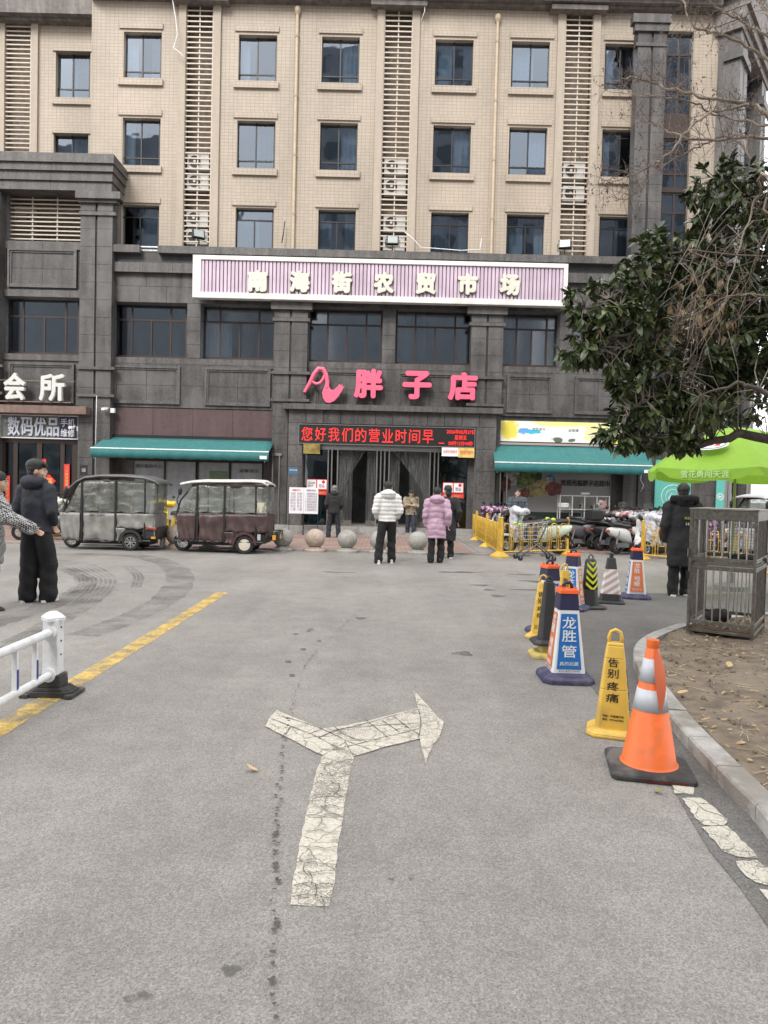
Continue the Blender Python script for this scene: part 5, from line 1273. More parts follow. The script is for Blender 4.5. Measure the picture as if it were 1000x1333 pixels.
    for z, rx, ry in rings:
        for k in range(n): a_ = 2*pi*k/n; vs.append(Vector((rx*w_*cos(a_), ry*w_*sin(a_)-.005, z))*s)
    fs = [(i*n+k, i*n+(k+1) % n, (i+1)*n+(k+1) % n, (i+1)*n+k) for i in range(len(rings)-1) for k in range(n)]
    fs += [tuple(range(n)), tuple((len(rings)-1)*n+k for k in range(n-1,-1,-1))]
    mb.add(vs, fs)
    for a in arms:
        c = a[1].lerp(a[2], .93); th = 1.0*w_*(1.15 if puff else 1)
        limb(mb, [a[0], a[0].lerp(a[1],.5), a[1], c], [.088*s*th,.078*s*th,.070*s*th,.050*s*th], 14)
    if hood: mb.ell(V((0,-.085,1.47)), (.135*s*hood,.085*s*hood,.085*s*hood), 18, 10, (-.4,0,0)); mb.tube([V((-.10,.02,1.46)), V((-.11,-.05,1.49)), V((0,-.12,1.50)), V((.11,-.05,1.49)), V((.10,.02,1.46))], .045*s*hood, 10)
    def post(c, n_):
        q = c/s
        if puff: c = c + n_*(puff[0]*(abs(sin(pi*(q.z+.12*abs(q.x)*puff[2])/puff[1]))**.55-.5))
        return c + n_*(.012*mn.noise(q*7)+.006*mn.noise(q*18))
    blob('jacket', mb, jacket, t, voxel, 5, post)
    if collar: 
        mb = MB().tube([V((-.12,.03,1.45)), V((-.165,-.06,1.49)), V((0,-.15,1.50)), V((.165,-.06,1.49)), V((.12,.03,1.45))], .062*s, 10)
        blob('fur_collar', mb, collar, t, .010, 2, lambda c, n_: c+n_*(.014*mn.noise(c*70)))
    # trousers
    mb = MB(); mb.ell(V((0,0,.90)), (.165*s,.12*s,.12*s), 18, 10)
    for l in legs:
        ft = l[2]+Vector((0,0,-.03*s)); limb(mb, [l[0], l[0].lerp(l[1],.5), l[1], l[1].lerp(ft,.5), ft], [.10*s,.095*s*trw**.5,.082*s*trw,.082*s*trw,.082*s*trw], 14)
    blob('trousers', mb, trousers, t, voxel, 5, lambda c, n_: c+n_*(.010*mn.noise(Vector((c.x*9, c.y*9, c.z*5)))+.006*sin(c.z*34+c.x*20)*(1 if c.z < .5 else .3)))
    for l in legs:
        a_ = l[2]; dv = (l[3]-l[2]) if len(l) > 3 else Vector((0,1,0)); dv = Vector((dv.x, dv.y, 0)).normalized(); c = Vector((a_.x, a_.y, 0))
        yaw = atan2(-dv.x, dv.y); lift = a_.z/s-.09
        q = MB(); q.ell((0,.05*s,.045*s), (.048*s,.145*s,.05*s), 16, 8).ell((0,-.04*s,.06*s), (.042*s,.055*s,.06*s), 12, 8)
        o = blob('shoe', q, shoes[0], t, .01, 3); o.location = c+Vector((0,0,lift*s)); o.rotation_euler = (0,0,yaw)
        so_ = obj('shoe_sole', MB().lathe([(.001,0),(1,0),(1,.028*s),(.001,.028*s)], (0,.035*s,0), 18, sx=.050*s, sy=.150*s), shoes[1], o, smooth='auto')
    return t
BLK = mat('black_cloth', (.012,.012,.014), .8, noise=.3, nscale=25); NAVY = mat('navy_black_cloth', (.014,.016,.024), .75, noise=.3, nscale=20)
BTR = mat('black_trouser_cloth', (.009,.009,.010), .85, noise=.25, nscale=25)
WPUF = mat('white_puffer', (.58,.57,.555), .5); PPUF = mat('pink_lilac_puffer', (.42,.27,.36), .5, noise=.05)
SW = mat('white_sneaker', (.62,.60,.56), .6, noise=.1); SB = mat('black_shoe', (.015,.015,.015), .6)
def std(arms=None, legs=None):
    A_ = {'pocket': [(.18,0,1.38),(.255,-.04,1.12),(.20,.07,.97)], 'down': [(.20,0,1.38),(.25,-.02,1.10),(.24,.05,.85)], 'swing': [(.20,0,1.38),(.27,-.10,1.12),(.27,-.02,.88)], 'fwd': [(.20,0,1.38),(.25,.08,1.12),(.22,.22,.95)], 'phone': [(.20,0,1.38),(.23,.03,1.12),(.06,.24,1.16)], 'reach': [(.20,0,1.38),(.38,.10,1.18),(.52,.24,1.04)]}
    L_ = {'st': [(.09,0,.90),(.10,.01,.49),(.11,-.01,.09),(.11,.1,.09)], 'front': [(.09,0,.90),(.11,.16,.51),(.12,.20,.09),(.12,.4,.09)], 'back': [(.09,0,.90),(.10,-.02,.49),(.11,-.26,.14),(.11,-.1,.14)], 'wide': [(.09,0,.90),(.14,.05,.49),(.17,.03,.09),(.20,.2,.09)], 'half': [(.09,0,.90),(.10,.10,.50),(.10,.10,.09),(.10,.3,.09)]}
    mir = lambda l: [(-x, y, z) for x, y, z in l]
    a, b = arms; c, d = legs
    return {'arms': [mir(A_[a]), A_[b]], 'legs': [mir(L_[c]), L_[d]]}
g = G(40,786); 
person('young man in black hooded jacket and wide black trousers looking right over his shoulder', g+Vector((0,.12,0)), radians(-14), 1.83, std(('pocket','pocket'),('st','half')), NAVY, BTR, (SW, WHITE), 'fringe', hood=1.1, hem=.86, flare=1.08, look=radians(-58), coat_w=1.0, trw=1.28, voxel=.012, legw=.62)
def checker():
    m = bpy.data.materials.new('houndstooth_cloth'); m.use_nodes = True; n = m.node_tree; b = n.nodes['Principled BSDF']
    tc = n.nodes.new('ShaderNodeTexCoord'); c = n.nodes.new('ShaderNodeTexChecker'); c.inputs['Scale'].default_value = 48; c.inputs[1].default_value = (.42,.42,.41,1); c.inputs[2].default_value = (.02,.02,.022,1)
    mp = n.nodes.new('ShaderNodeMapping'); mp.inputs['Rotation'].default_value = (.3,.4,.5); n.links.new(tc.outputs['Object'], mp.inputs[0]); n.links.new(mp.outputs[0], c.inputs[0])
    n.links.new(c.outputs[0], b.inputs['Base Color']); b.inputs['Roughness'].default_value = .8; return m
q = P(-27, 628, 8.45)
pf = person('person in checked black and white puffer jacket reaching towards the young man in black', (q.x, 8.45, 0), radians(-62), 1.68, {'arms': [[(-.20,0,1.38),(-.27,.0,1.12),(-.20,.09,.98)], [(.20,0,1.38),(.26,.16,1.20),(.26,.46,1.08)]], 'legs': std(('down','down'),('st','half'))['legs']}, checker(), BTR, (SB, SB), 'short', hood=1.0, puff=(.02,.18,0), hem=.62, flare=1.15, coat_w=1.2, look=radians(-8))
pf.rotation_euler = (radians(-7), 0, radians(-62)); pf.rotation_mode = 'XYZ'
g = G(503,734)
person('person seen from behind in short white puffer jacket with hood and wide black trousers', g, radians(4), 1.76, std(('pocket','pocket'),('wide','front')), WPUF, BTR, (SW, WHITE), 'bob', hood=1.15, puff=(.018,.085,0), hem=.90, coat_w=1.0, trw=1.1, look=-.1)
g = G(567,733)
person('person seen from behind in long pink lilac puffer coat with hood and dark gloves', g, radians(-6), 1.66, std(('down','swing'),('st','half')), PPUF, BTR, (SB, SB), 'short', hood=1.25, puff=(.014,.13,1.2), hem=.58, coat_w=1.0, flare=1.12)
g = G(582,728)
person('person in long black coat walking half hidden beside the pink coat', g+Vector((0,.3,0)), radians(5), 1.72, std(('down','swing'),('half','st')), BLK, BTR, (SB, WHITE), 'bob', hem=.42, coat_w=1.05, flare=1.1, look=.5)
g = G(434,701)
person('grey haired man in black jacket standing with his back turned before the entrance', g, radians(6), 1.70, std(('pocket','pocket'),('wide','wide')), BLK, NAVY, (SB, WHITE), 'grey', hood=.8, hem=.84, coat_w=1.1)
g = G(534,699)
person('person in beige and brown jacket walking towards the camera looking down at a phone', g, radians(178), 1.64, std(('phone','phone'),('front','st')), mat('beige_jacket', (.25,.205,.14), .8, noise=.75, nscale=5), mat('dark_jean', (.018,.022,.035), .8), (NAVY, SB), 'short', hem=.80, coat_w=1.08, bow=.55)
g_ = g; o = obj('phone', MB().box(-.035,-.004,-.07,.035,.004,.07), BLACK); o.location = (g_.x, g_.y-.30, 1.14); o.rotation_euler = (.7,0,0); tag(o, 'dark phone held in both hands by the person in the beige jacket', 'phone')
g = G(885,776)
FUR = mat('black_fur', (.010,.009,.009), .95)
pr = person('person in long black coat with fur collar standing behind the metal cage with back turned', g, radians(-8), 1.78, std(('down','down'),('st','half')), BLK, BTR, (SB, WHITE), 'short', hood=1.05, hem=.46, coat_w=1.08, flare=1.02, collar=FUR, look=-.1)
text('jacket_print', '外卖配送', (.06,-.185,1.25), mat('lime_print', (.45,.50,.05), .6), w=.16, h=.045, extrude=.002, parent=pr)
text('jacket_print', '准时必达', (.20,-.17,1.25), WHITE, w=.16, h=.045, extrude=.002, parent=pr); text('jacket_print', '14', (.03,-.185,1.16), WHITE, w=.05, h=.05, extrude=.002, parent=pr)
q = P(674, 640, 22.2)
person('person in dark grey jacket standing behind the quilted scooters in front of the mural', (q.x, 22.2, 0), radians(170), 1.72, std(('fwd','fwd'),('st','st')), mat('slate_jacket', (.05,.065,.075), .7, noise=.2), BTR, (SB, SB), 'bob', hood=1.0, puff=(.014,.10,0), hem=.8, coat_w=1.15)
# ------------------------------------------------------------------ BOLLARDS
GRAN = mat('granite_ball', (.30,.29,.265), .7, noise=.18, nscale=14, bump=.15, bscale=60, dirt=((.20,.18,.15), .5, 3)); GRANP = mat('pink_granite_ball', (.38,.30,.25), .7, noise=.18, nscale=14, bump=.15, bscale=60)
def bollard(px, lb, m_):
    q = P(px, 715, 17.72); t = thing('stone_bollard', lb, 'bollard', (q.x, 17.72, 0), group='round stone bollards along the kerb')
    obj('base', MB().lathe([(.0,0),(.27,0),(.27,.05),(.25,.07),(.18,.085),(.17,.12),(.0,.12)], n=28), m_, t, smooth='auto')
    obj('ball', MB().ell((0,0,.335), (.25,.25,.242), 28, 20), m_, t, smooth=True)
bollard(368, 'round stone bollard directly behind the rear of the brown tricycle', GRAN); bollard(410, 'pinkish round stone bollard, the pink one in the row', GRANP); bollard(452, 'grey round stone bollard just left of the person in white', GRAN); bollard(494, 'round stone bollard half hidden behind the legs of the person in white', GRAN)
bollard(544, 'round stone bollard between the white and the pink jackets', GRAN); bollard(229, 'round stone bollard partly hidden by the front of the brown tricycle', GRANP); bollard(272, 'round stone bollard hidden behind the body of the brown tricycle', GRAN); bollard(312, 'round stone bollard hidden behind the rear wheel of the brown tricycle', GRAN)
q = P(212, 700, 17.9); t = thing('steel_bollard', 'slim stainless steel post between the two tricycles', 'bollard', (q.x, 17.9, 0)); obj('post', MB().cyl((0,0,0),(0,0,.72),.085,n=18), STEEL, t, smooth='auto'); obj('cap', MB().lathe([(.087,.66),(.09,.66),(.09,.74),(.0,.76)], n=18), BLACK, t, smooth='auto')

# ------------------------------------------------------------------ TRICYCLES
def wheel(par, x, y, r, w_, rim, spokes=8, disc=False):
    tl = MB(); pr = [(r*.62,-w_*.42),(r*.66,-w_*.5),(r*.9,-w_*.5),(r,-w_*.25),(r,w_*.25),(r*.9,w_*.5),(r*.66,w_*.5),(r*.62,w_*.42)]
    tl.lathe(pr, (0,0,0), 26, 'y'); tl.f = [f for f in tl.f if len(f) == 4]
    tl.mi = tl.mi[:len(tl.f)]
    wm = obj('wheel', tl, RUBBER, par, smooth='auto'); wm.location = (x, y, r)
    q = MB(); q.lathe([(r*.64,-w_*.4),(r*.64,w_*.4),(r*.56,w_*.4),(r*.56,-w_*.4),(r*.64,-w_*.4)], (0,0,0), 26, 'y'); q.f = [f for f in q.f if len(f) == 4]; q.mi = q.mi[:len(q.f)]
    if disc: q.lathe([(.001,-w_*.44),(r*.3,-w_*.46),(r*.58,-w_*.36),(r*.58,w_*.36),(.001,w_*.44)], (0,0,0), 24, 'y')
    else:
        for k in range(spokes):
            a = 2*pi*k/spokes; c = Vector((cos(a)*r*.33, 0, sin(a)*r*.33)); q.obox(c, (r*.52, w_*.5, r*.11), (0,-a,0))
        q.lathe([(.001,-w_*.48),(r*.16,-w_*.46),(r*.16,w_*.46),(.001,w_*.48)], (0,0,0), 14, 'y')
    obj('rim', q, rim, wm, smooth='auto')
    return wm
def cloth_panel(name, poly, y, m_, par, folds=.03, nx=22, nz=9):
    """hanging cover: polygon given as left/right x per height, gently folded"""
    z0, z1, f0, f1 = poly   # z range, functions giving x at z
    vs = []
    for j in range(nz+1):
        z = z0+(z1-z0)*j/nz; a, b = f0(z), f1(z)
        for i in range(nx+1):
            u = i/nx; x = a+(b-a)*u
            vs.append((x, y+(folds*(1-j/nz)*sin(u*19+j*.5)+folds*1.1*mn.noise(Vector((x*3.2, y, z*4)))+folds*.5*mn.noise(Vector((x*9, y+3, z*7))))*(1 if y < 0 else -1), z + (.026*sin(u*7+x*2) if j == 0 else 0)))
    o = obj(name, MB().add(vs, [(j*(nx+1)+i, j*(nx+1)+i+1, (j+1)*(nx+1)+i+1, (j+1)*(nx+1)+i) for j in range(nz) for i in range(nx)]), m_, par, smooth=True)
    s_ = o.modifiers.new('s', 'SOLIDIFY'); s_.thickness = .01; return o
def tricycle(label, loc, rz, body, roofm, kind):
    t = thing('electric_tricycle', label, 'tricycle', loc, rz, 'covered electric tricycles parked at the kerb')
    hw = .52
    if kind == 1:
        wf, wr, r = -1.03, .53, .21; low, mid, top = .24, .88, 1.64
        front = lambda z: -1.12 if z < .5 else -1.12+ (z-.5)*.06
        splits = [-1.08, -.61, .18, .86]; rear = 1.1
        roof = [(-1.02,1.30),(-.92,1.50),(-.75,1.66),(-.55,1.765),(-.2,1.815),(.4,1.82),(.85,1.79),(1.08,1.72),(1.21,1.64)]
    else:
        wf, wr, r = -.92, .66, .22; low, mid, top = .28, .93, 1.60
        front = lambda z: -1.02
        splits = [-.98, -.46, .18, .91]; rear = 1.18
        roof = [(-.86,1.665),(-.6,1.72),(-.3,1.745),(.3,1.755),(.8,1.77),(1.05,1.76),(1.2,1.68)]
    # roof shell
    vs = []; n = 14; th = .05
    for x, z in roof:
        for k in range(n+1):
            a = pi*k/n; yy = -cos(a)*(hw+.05); zz = z - (.0 if kind == 1 else .0) + .07*sin(a)**.6 - .07
            vs.append((x, yy, zz))
    m_ = n+1; R_ = len(roof); fs = [(i*m_+k, i*m_+k+1, (i+1)*m_+k+1, (i+1)*m_+k) for i in range(R_-1) for k in range(n)]
    o = obj('roof', MB().add(vs, fs), roofm, t, smooth=True); s_ = o.modifiers.new('s', 'SOLIDIFY'); s_.thickness = .045; s_.offset = -1
    # frame tubes
    mb = MB()
    for y in (-hw+.02, hw-.02):
        for x in splits[1:]: mb.cyl((x, y, low), (x, y, top+.05), .020, n=6)
        mb.tube([(splits[0]+.02, y, mid-.05), (splits[0]+.12, y, mid+.30), (splits[0]+.42, y, top)], .022, 6)
        mb.tube([(splits[0], y, low), (rear-.1, y, low)], .022, 6); mb.tube([(splits[0]+.06, y, mid), (rear-.03, y, mid)], .014, 6)
        mb.tube([(splits[0]+.38, y, top), (rear, y, top)], .02, 6)
    for x in (splits[0]+.42, rear-.05): mb.cyl((x, -hw, top), (x, hw, top), .02, n=6)
    mb.box(splits[0]+.25, -.30, low-.10, .95, .30, low+.02)
    obj('frame', mb, BLACK, t)
    # lower covers, side windows
    gap = .035
    for sgn in (-1, 1):
        y = sgn*hw
        fr = (lambda z: -1.12+.05*(1-min(1, (z-low)/.5))) if kind == 1 else (lambda z: -.98+ .10*(1-(z-low)/(mid-low)))
        cloth_panel('side_cover', (low+.0, mid, fr, lambda z: splits[1]-gap*1.3), y, body, t)
        cloth_panel('side_cover', (low-.02, mid, lambda z: splits[1]+gap*1.3, lambda z: splits[2]-gap*.5), y, body, t)
        if kind == 1:
            cloth_panel('side_cover', (mid-.34, mid, lambda z: splits[2]+gap*.5, lambda z: rear-.02), y, body, t)
            cloth_panel('side_cover', (low-.02, mid-.34, lambda z: splits[2]+gap*.5, lambda z: splits[2]+.16+(z-low)*.3), y, body, t, nx=5)
        else:
            cloth_panel('side_cover', (mid-.42, mid, lambda z: splits[2]+gap*.2, lambda z: rear-.0), y, body, t)
            cloth_panel('side_cover', (low-.04, mid-.42, lambda z: splits[2]+gap*.2, lambda z: splits[2]+.24), y, body, t, nx=5)
            cloth_panel('valance', (top-.02, top+.10, lambda z: splits[0]+.42, lambda z: rear), y, body, t, nx=30, nz=2, folds=.02)
            cloth_panel('rear_flap', (mid-.42, mid, lambda z: splits[3]+.03, lambda z: rear+.02), y*1.01, body, t, nx=5)
        for a, b in ((splits[1]+.03, splits[2]-.02), (splits[2]+.03, splits[3]-.02)): cloth_panel('side_window', (mid+.02, top, lambda z, a=a: a, lambda z, b=b: b), y, VINYL, t, folds=.02)
        cloth_panel('side_window', (mid+.02, top, lambda z: splits[3]+.02, lambda z: rear), y, VINYL, t, nx=5)
        cloth_panel('side_window', (mid+.02, top-.04, lambda z: splits[0]+.06+(z-mid)*.5, lambda z: splits[1]-.02), y, VINYL, t, nx=6)
        for x, h_ in ((splits[1],0),(splits[2],0)): obj('zip_strip', MB().box(x-.022, y-.012, low, x+.022, y+.012, top), BLACK, t)
        # mirrors
        mr = obj('mirror', MB().ell((splits[0]+.14, sgn*(hw+.10), mid+.52), (.05,.035,.10), 12, 8), BLACK, t, smooth=True); obj('mirror_stem', MB().tube([(splits[0]+.1, sgn*hw*.9, mid+.1), (splits[0]+.06, sgn*(hw+.08), mid+.3), (splits[0]+.12, sgn*(hw+.10), mid+.45)], .012, 6), BLACK, mr)
    # windscreen, nose, back
    vs = []
    for j in range(7):
        v = j/6; x = splits[0]-.02+.42*v**1.2; z = mid-.1+(top-mid+.12)*v
        for i in range(9): u = i/8*2-1; vs.append((x+.10*u*u, u*(hw-.0), z))
    obj('windscreen', MB().add(vs, [(j*9+i, j*9+i+1, (j+1)*9+i+1, (j+1)*9+i) for j in range(6) for i in range(8)]), VINYL, t, smooth=True)
    vs = []
    for j in range(7):
        v = j/6; x = front(0)-.03+.02*sin(v*pi)-(.03 if kind == 1 else .02)*(1-v); z = .35+(mid-.40)*v
        for i in range(9): u = i/8*2-1; vs.append((x+.16*u*u, u*(hw-.02), z))
    o = obj('nose_panel', MB().add(vs, [(j*9+i, j*9+i+1, (j+1)*9+i+1, (j+1)*9+i) for j in range(6) for i in range(8)]), body if kind == 1 else mat('trike_nose', (.3,.3,.31), .4), t, smooth=True); s_ = o.modifiers.new('s', 'SOLIDIFY'); s_.thickness = .02
    obj('headlight', MB().ell((front(0)-.05, 0, .72), (.06,.10,.09), 14, 8), CHROME, t, smooth=True)
    mb = MB().box(rear-.02, -hw+.01, low+.12, rear, hw-.01, mid); obj('back_panel', mb, body, t); obj('back_window', MB().box(rear-.012, -hw+.02, mid+.01, rear-.004, hw-.02, top), VINYL, t)
    # inside
    IN = mat('trike_seat', (.10,.06,.05) if kind == 2 else (.05,.05,.055), .6)
    obj('driver_seat', MB().box(-.38,-.2,.5,.02,.2,.62), IN, t, bevel=.02); obj('driver_backrest', MB().obox((.06,0,.86),(.08,.42,.42),(0,.15,0)), IN, t, bevel=.02)
    obj('rear_seat', MB().box(.45,-.45,.45,.98,.45,.6), IN, t, bevel=.02); obj('rear_backrest', MB().obox((.98,0,.88),(.10,.9,.55),(0,.1,0)), mat('pale_seat_cover', (.4,.38,.33), .7), t, bevel=.02)
    obj('handlebar', MB().tube([(-.62,-.32,1.02),(-.72,-.28,1.0),(-.80,0,.98),(-.72,.28,1.0),(-.62,.32,1.02)], .018, 8).cyl((-.8,0,.98),(-.95,0,.4),.03,n=8), BLACK, t, smooth='auto'); obj('dashboard', MB().obox((-.86,0,.95),(.16,.36,.14),(0,.4,0)), BLACK, t, bevel=.02)
    # fenders and wheels
    FM = mat('trike_fender', (.03,.03,.033), .35) if kind == 1 else mat('brown_fender', (.07,.03,.03), .4)
    for sgn in (-1, 1):
        q = MB(); arc = [(wr+(r+.07)*cos(a), r+(r+.09)*sin(a)) for a in [pi*k/10 for k in range(11)]]; ai = [(wr+(r+.015)*cos(a), r+(r+.02)*sin(a)) for a in [pi*k/10 for k in range(10,-1,-1)]]
        q.prism(arc+ai, sgn*(hw-.14), sgn*(hw+.03)); obj('fender', q, FM, t, smooth='auto')
        wheel(t, wr, sgn*(hw-.05), r, .11, CHROME if kind == 1 else mat('cream_hubcap', (.55,.51,.42), .5), 8, disc=(kind == 2))
        if kind == 1: obj('tail_light', MB().obox((1.02, sgn*(hw+.005), .545),(.24,.03,.06),(0,.1,0)), mat('tail_light_red', (.30,.06,.04), .3), t, bevel=.008)
        else: obj('tail_light', MB().obox((1.0, sgn*(hw-.02), .40),(.08,.04,.14)), mat('tail_light_clear', (.4,.4,.4), .3), t, bevel=.008)
    if kind == 1:
        q = MB().box(.80,-hw+.02,.27,1.14,hw-.02,.56); obj('rear_body', q, FM, t, bevel=.04); obj('amber_lamp', MB().box(1.02,-hw-.0,.30,1.12,-hw+.02,.35), mat('amber', (.6,.3,.04), .4), t)
        text('cover_lettering', '金彭大阳车业', (-.24,-hw-.03,.845), BLACK, w=.36, h=.05, extrude=.002, parent=t)
    else:
        q = MB().box(.86,-hw+.05,.25,1.16,hw-.05,.50); obj('rear_body', q, BLACK, t, bevel=.03); q = MB()
        for z in (.33,.43,.53): q.tube([(1.1,-.4,z),(1.42,-.4,z),(1.42,.4,z),(1.1,.4,z)], .011, 5)
        for y in (-.4,-.13,.13,.4): q.tube([(1.42,y,.31),(1.42,y,.54)], .011, 5)
        for x in (1.2,1.3,1.4): q.tube([(x,-.4,.33),(x,-.4,.53)], .009, 5)
        obj('rear_rack', q, BLACK, t); obj('number_plate', MB().box(1.425,-.1,.34,1.43,.1,.46), mat('plate_yellow', (.6,.4,.05), .5), t); obj('amber_lamp', MB().box(1.30,-.42,.34,1.38,-.415,.46), mat('amber', (.6,.3,.04), .4), t)
        obj('side_box', MB().box(.95,-hw-.01,.98,1.15,-hw+.0,1.22), mat('cream_box', (.5,.46,.36), .5), t)
    q = MB(); q.prism([(wf-.23,.30),(wf-.16,.44),(wf+.02,.475),(wf+.20,.42),(wf+.26,.30),(wf+.20,.33),(wf+.02,.44),(wf-.14,.40)], -.08, .08); obj('front_fender', q, BLACK if kind == 1 else mat('trike_nose', (.3,.3,.31), .4), t, smooth='auto')
    wheel(t, wf, 0, r, .10, CHROME, 10); obj('fork', MB().tube([(wf,-.07,r),(wf+.03,-.07,.5),(wf+.08,-.05,.8)], .016, 6).tube([(wf,.07,r),(wf+.03,.07,.5),(wf+.08,.05,.8)], .016, 6), DULLSTEEL, t)
    return t
COVG = mat('grey_vinyl_cover', (.22,.215,.20), .42, noise=.2, nscale=5, bump=1, bscale=5); COVB = mat('brown_vinyl_cover', (.065,.040,.038), .42, noise=.2, nscale=5, bump=1, bscale=5)
q = P(150, 717, 17.2)
tricycle('grey covered electric tricycle with dark roof parked left of the brown one', (q.x, 17.2, 0), radians(1.5), COVG, mat('dark_grey_roof', (.10,.10,.10), .35, noise=.1), 1)
q = P(288, 719, 17.1)
t2 = tricycle('brown covered electric tricycle with white roof parked beside the stone bollards', (q.x, 17.1, 0), radians(0), COVB, mat('white_roof', (.62,.61,.57), .45, noise=.05, dirt=((.4,.38,.34), .4, 5)), 2)
q = P(1012, 690, 17.5); tricycle('covered tricycle with pale roof partly visible behind the metal cage at the right edge', (q.x, 17.5, 0), radians(12), mat('pale_grey_cover', (.35,.35,.35), .5), mat('pale_roof', (.55,.56,.56), .4), 2)

# ------------------------------------------------------------------ SCOOTERS
def scooter(label, loc, rz, colA, colB=None, box_=None, quilt=None, big=1., group='scooters parked by the market', plate=None, windscr=False):
    """front towards -x"""
    t = thing('scooter', label, 'scooter', loc, rz, group); B_ = colB or BLACK
    r = .215
    wheel(t, -.62, 0, r, .085, CHROME, 6); wheel(t, .60, 0, r, .10, DULLSTEEL, 6)
    q = MB().prism([(-.88,.28),(-.84,.40),(-.70,.47),(-.52,.46),(-.40,.36),(-.36,.24),(-.42,.30),(-.54,.40),(-.70,.42),(-.82,.34)], -.07, .07); obj('front_fender', q, colA, t, smooth='auto', bevel=.01)
    # leg shield, lofted
    vs = []; prof = [(-.34,.26,.13),(-.44,.40,.17),(-.50,.58,.20),(-.50,.78,.19),(-.44,.93,.13)]
    for x, z, h_ in prof:
        for i in range(7): u = i/6*2-1; vs.append((x+.12*u*u*1.2, u*h_, z))
    o = obj('leg_shield', MB().add(vs, [(j*7+i, j*7+i+1, (j+1)*7+i+1, (j+1)*7+i) for j in range(4) for i in range(6)]), colA, t, smooth=True); s_ = o.modifiers.new('s', 'SOLIDIFY'); s_.thickness = .04
    obj('headlight', MB().ell((-.50,0,.86), (.05,.085,.07), 12, 8), CHROME, t, smooth=True)
    obj('fork', MB().tube([(-.62,-.06,r),(-.50,-.05,.55),(-.42,0,.9)], .018, 6).tube([(-.62,.06,r),(-.50,.05,.55),(-.42,0,.9)], .018, 6), DULLSTEEL, t)
    obj('handlebar', MB().tube([(-.26,-.34,1.0),(-.34,-.2,1.01),(-.40,0,.97),(-.34,.2,1.01),(-.26,.34,1.0)], .016, 6).ell((-.39,0,.97),(.09,.13,.07),12,8).cyl((-.26,-.36,1.0),(-.31,-.23,1.01),.024,n=8).cyl((-.26,.36,1.0),(-.31,.23,1.01),.024,n=8), B_, t, smooth='auto')
    for sg in (-1, 1):
        mr = obj('mirror', MB().ell((-.32, sg*.33, 1.22), (.018,.062,.045), 12, 8), BLACK, t, smooth=True); obj('mirror_stem', MB().tube([(-.32,sg*.22,1.01),(-.33,sg*.27,1.12),(-.31,sg*.33,1.21)], .007, 5), BLACK, mr)
    obj('floorboard', MB().prism([(-.40,.24),(-.34,.30),(.16,.28),(.24,.22),(.16,.18),(-.34,.18)], -.15, .15), B_, t, bevel=.01)
    # rear body
    vs = []; secs = [(.10,.24,.44,.09),(.20,.26,.66,.13),(.36,.30,.72,.16),(.60,.38,.73,.15),(.80,.48,.72,.10),(.92,.58,.70,.05)]; n = 14
    for x, z0, z1, h_ in secs:
        for k in range(n): a = 2*pi*k/n; vs.append((x, h_*cos(a)*1.0, (z0+z1)/2+(z1-z0)/2*(abs(sin(a))**.75)*(1 if sin(a) >= 0 else -1)))
    fs = [(i*n+k, i*n+(k+1) % n, (i+1)*n+(k+1) % n, (i+1)*n+k) for i in range(len(secs)-1) for k in range(n)]+[tuple(range(n-1,-1,-1)), tuple((len(secs)-1)*n+k for k in range(n))]
    obj('rear_body', MB().add(vs, fs), colA, t, smooth='auto')
    q = MB(); secs = [(.08,.70,.09,.03),(.16,.74,.13,.06),(.36,.75,.15,.06),(.60,.79,.14,.07),(.82,.81,.10,.05)]; vs = []
    for x, z, h_, th in secs:
        for k in range(n): a = 2*pi*k/n; vs.append((x, h_*cos(a), z+th*sin(a)))
    obj('seat', MB().add(vs, [(i*n+k, i*n+(k+1) % n, (i+1)*n+(k+1) % n, (i+1)*n+k) for i in range(4) for k in range(n)]+[tuple(range(n-1,-1,-1)), tuple(4*n+k for k in range(n))]), mat('scooter_seat', (.02,.018,.018), .5), t, smooth='auto')
    obj('rear_fender', MB().prism([(.50,.46),(.70,.50),(.88,.44),(.97,.28),(.93,.29),(.84,.40),(.68,.45)], -.07, .07), BLACK, t, bevel=.01)
    obj('swing_arm', MB().obox((.46,.10,.24),(.44,.07,.12),(0,-.05,0)).cyl((.72,.13,.27),(.62,.12,.62),.025,n=8), GREY, t); obj('tail_light', MB().obox((.93,0,.62),(.04,.14,.06)), mat('tail_light_red', (.30,.06,.04), .3), t, bevel=.01)
    if plate: obj('number_plate', MB().obox((.98,0,.40),(.01,.20,.13),(0,-.25,0)), plate, t)
    obj('stand', MB().tube([(.18,-.05,.2),(.24,-.20,.0)], .012, 5), DULLSTEEL, t)
    if box_: obj('top_box', MB().box(.66,-.19,.86,1.03,.19,1.16), box_, t, bevel=.04); obj('rack', MB().box(.6,-.1,.82,1.0,.1,.855), DULLSTEEL, t)
    if windscr: 
        vs = []
        for j in range(5):
            for i in range(7): u = i/6*2-1; vs.append((-.52+.14*j/4+.10*u*u, u*(.24-.08*j/4), .95+.42*j/4))
        obj('windscreen', MB().add(vs, [(j*7+i, j*7+i+1, (j+1)*7+i+1, (j+1)*7+i) for j in range(4) for i in range(6)]), VINYL, t, smooth=True)
    if quilt:
        mb = MB(); mb.ell((-.46,0,1.02), (.13,.36,.12), 16, 10); mb.ell((-.50,0,.72), (.08,.30,.33), 16, 12); mb.ell((-.34,.28,1.0), (.17,.11,.10), 12, 8); mb.ell((-.34,-.28,1.0), (.17,.11,.10), 12, 8); mb.ell((-.44,0,.5), (.06,.24,.25), 12, 8)
        blob('wind_quilt', mb, quilt, t, .02, 4, lambda c, n_: c+n_*(.03*mn.noise(c*9)+.015*mn.noise(c*22)))
    if big != 1: t.scale = (big,)*3
    return t
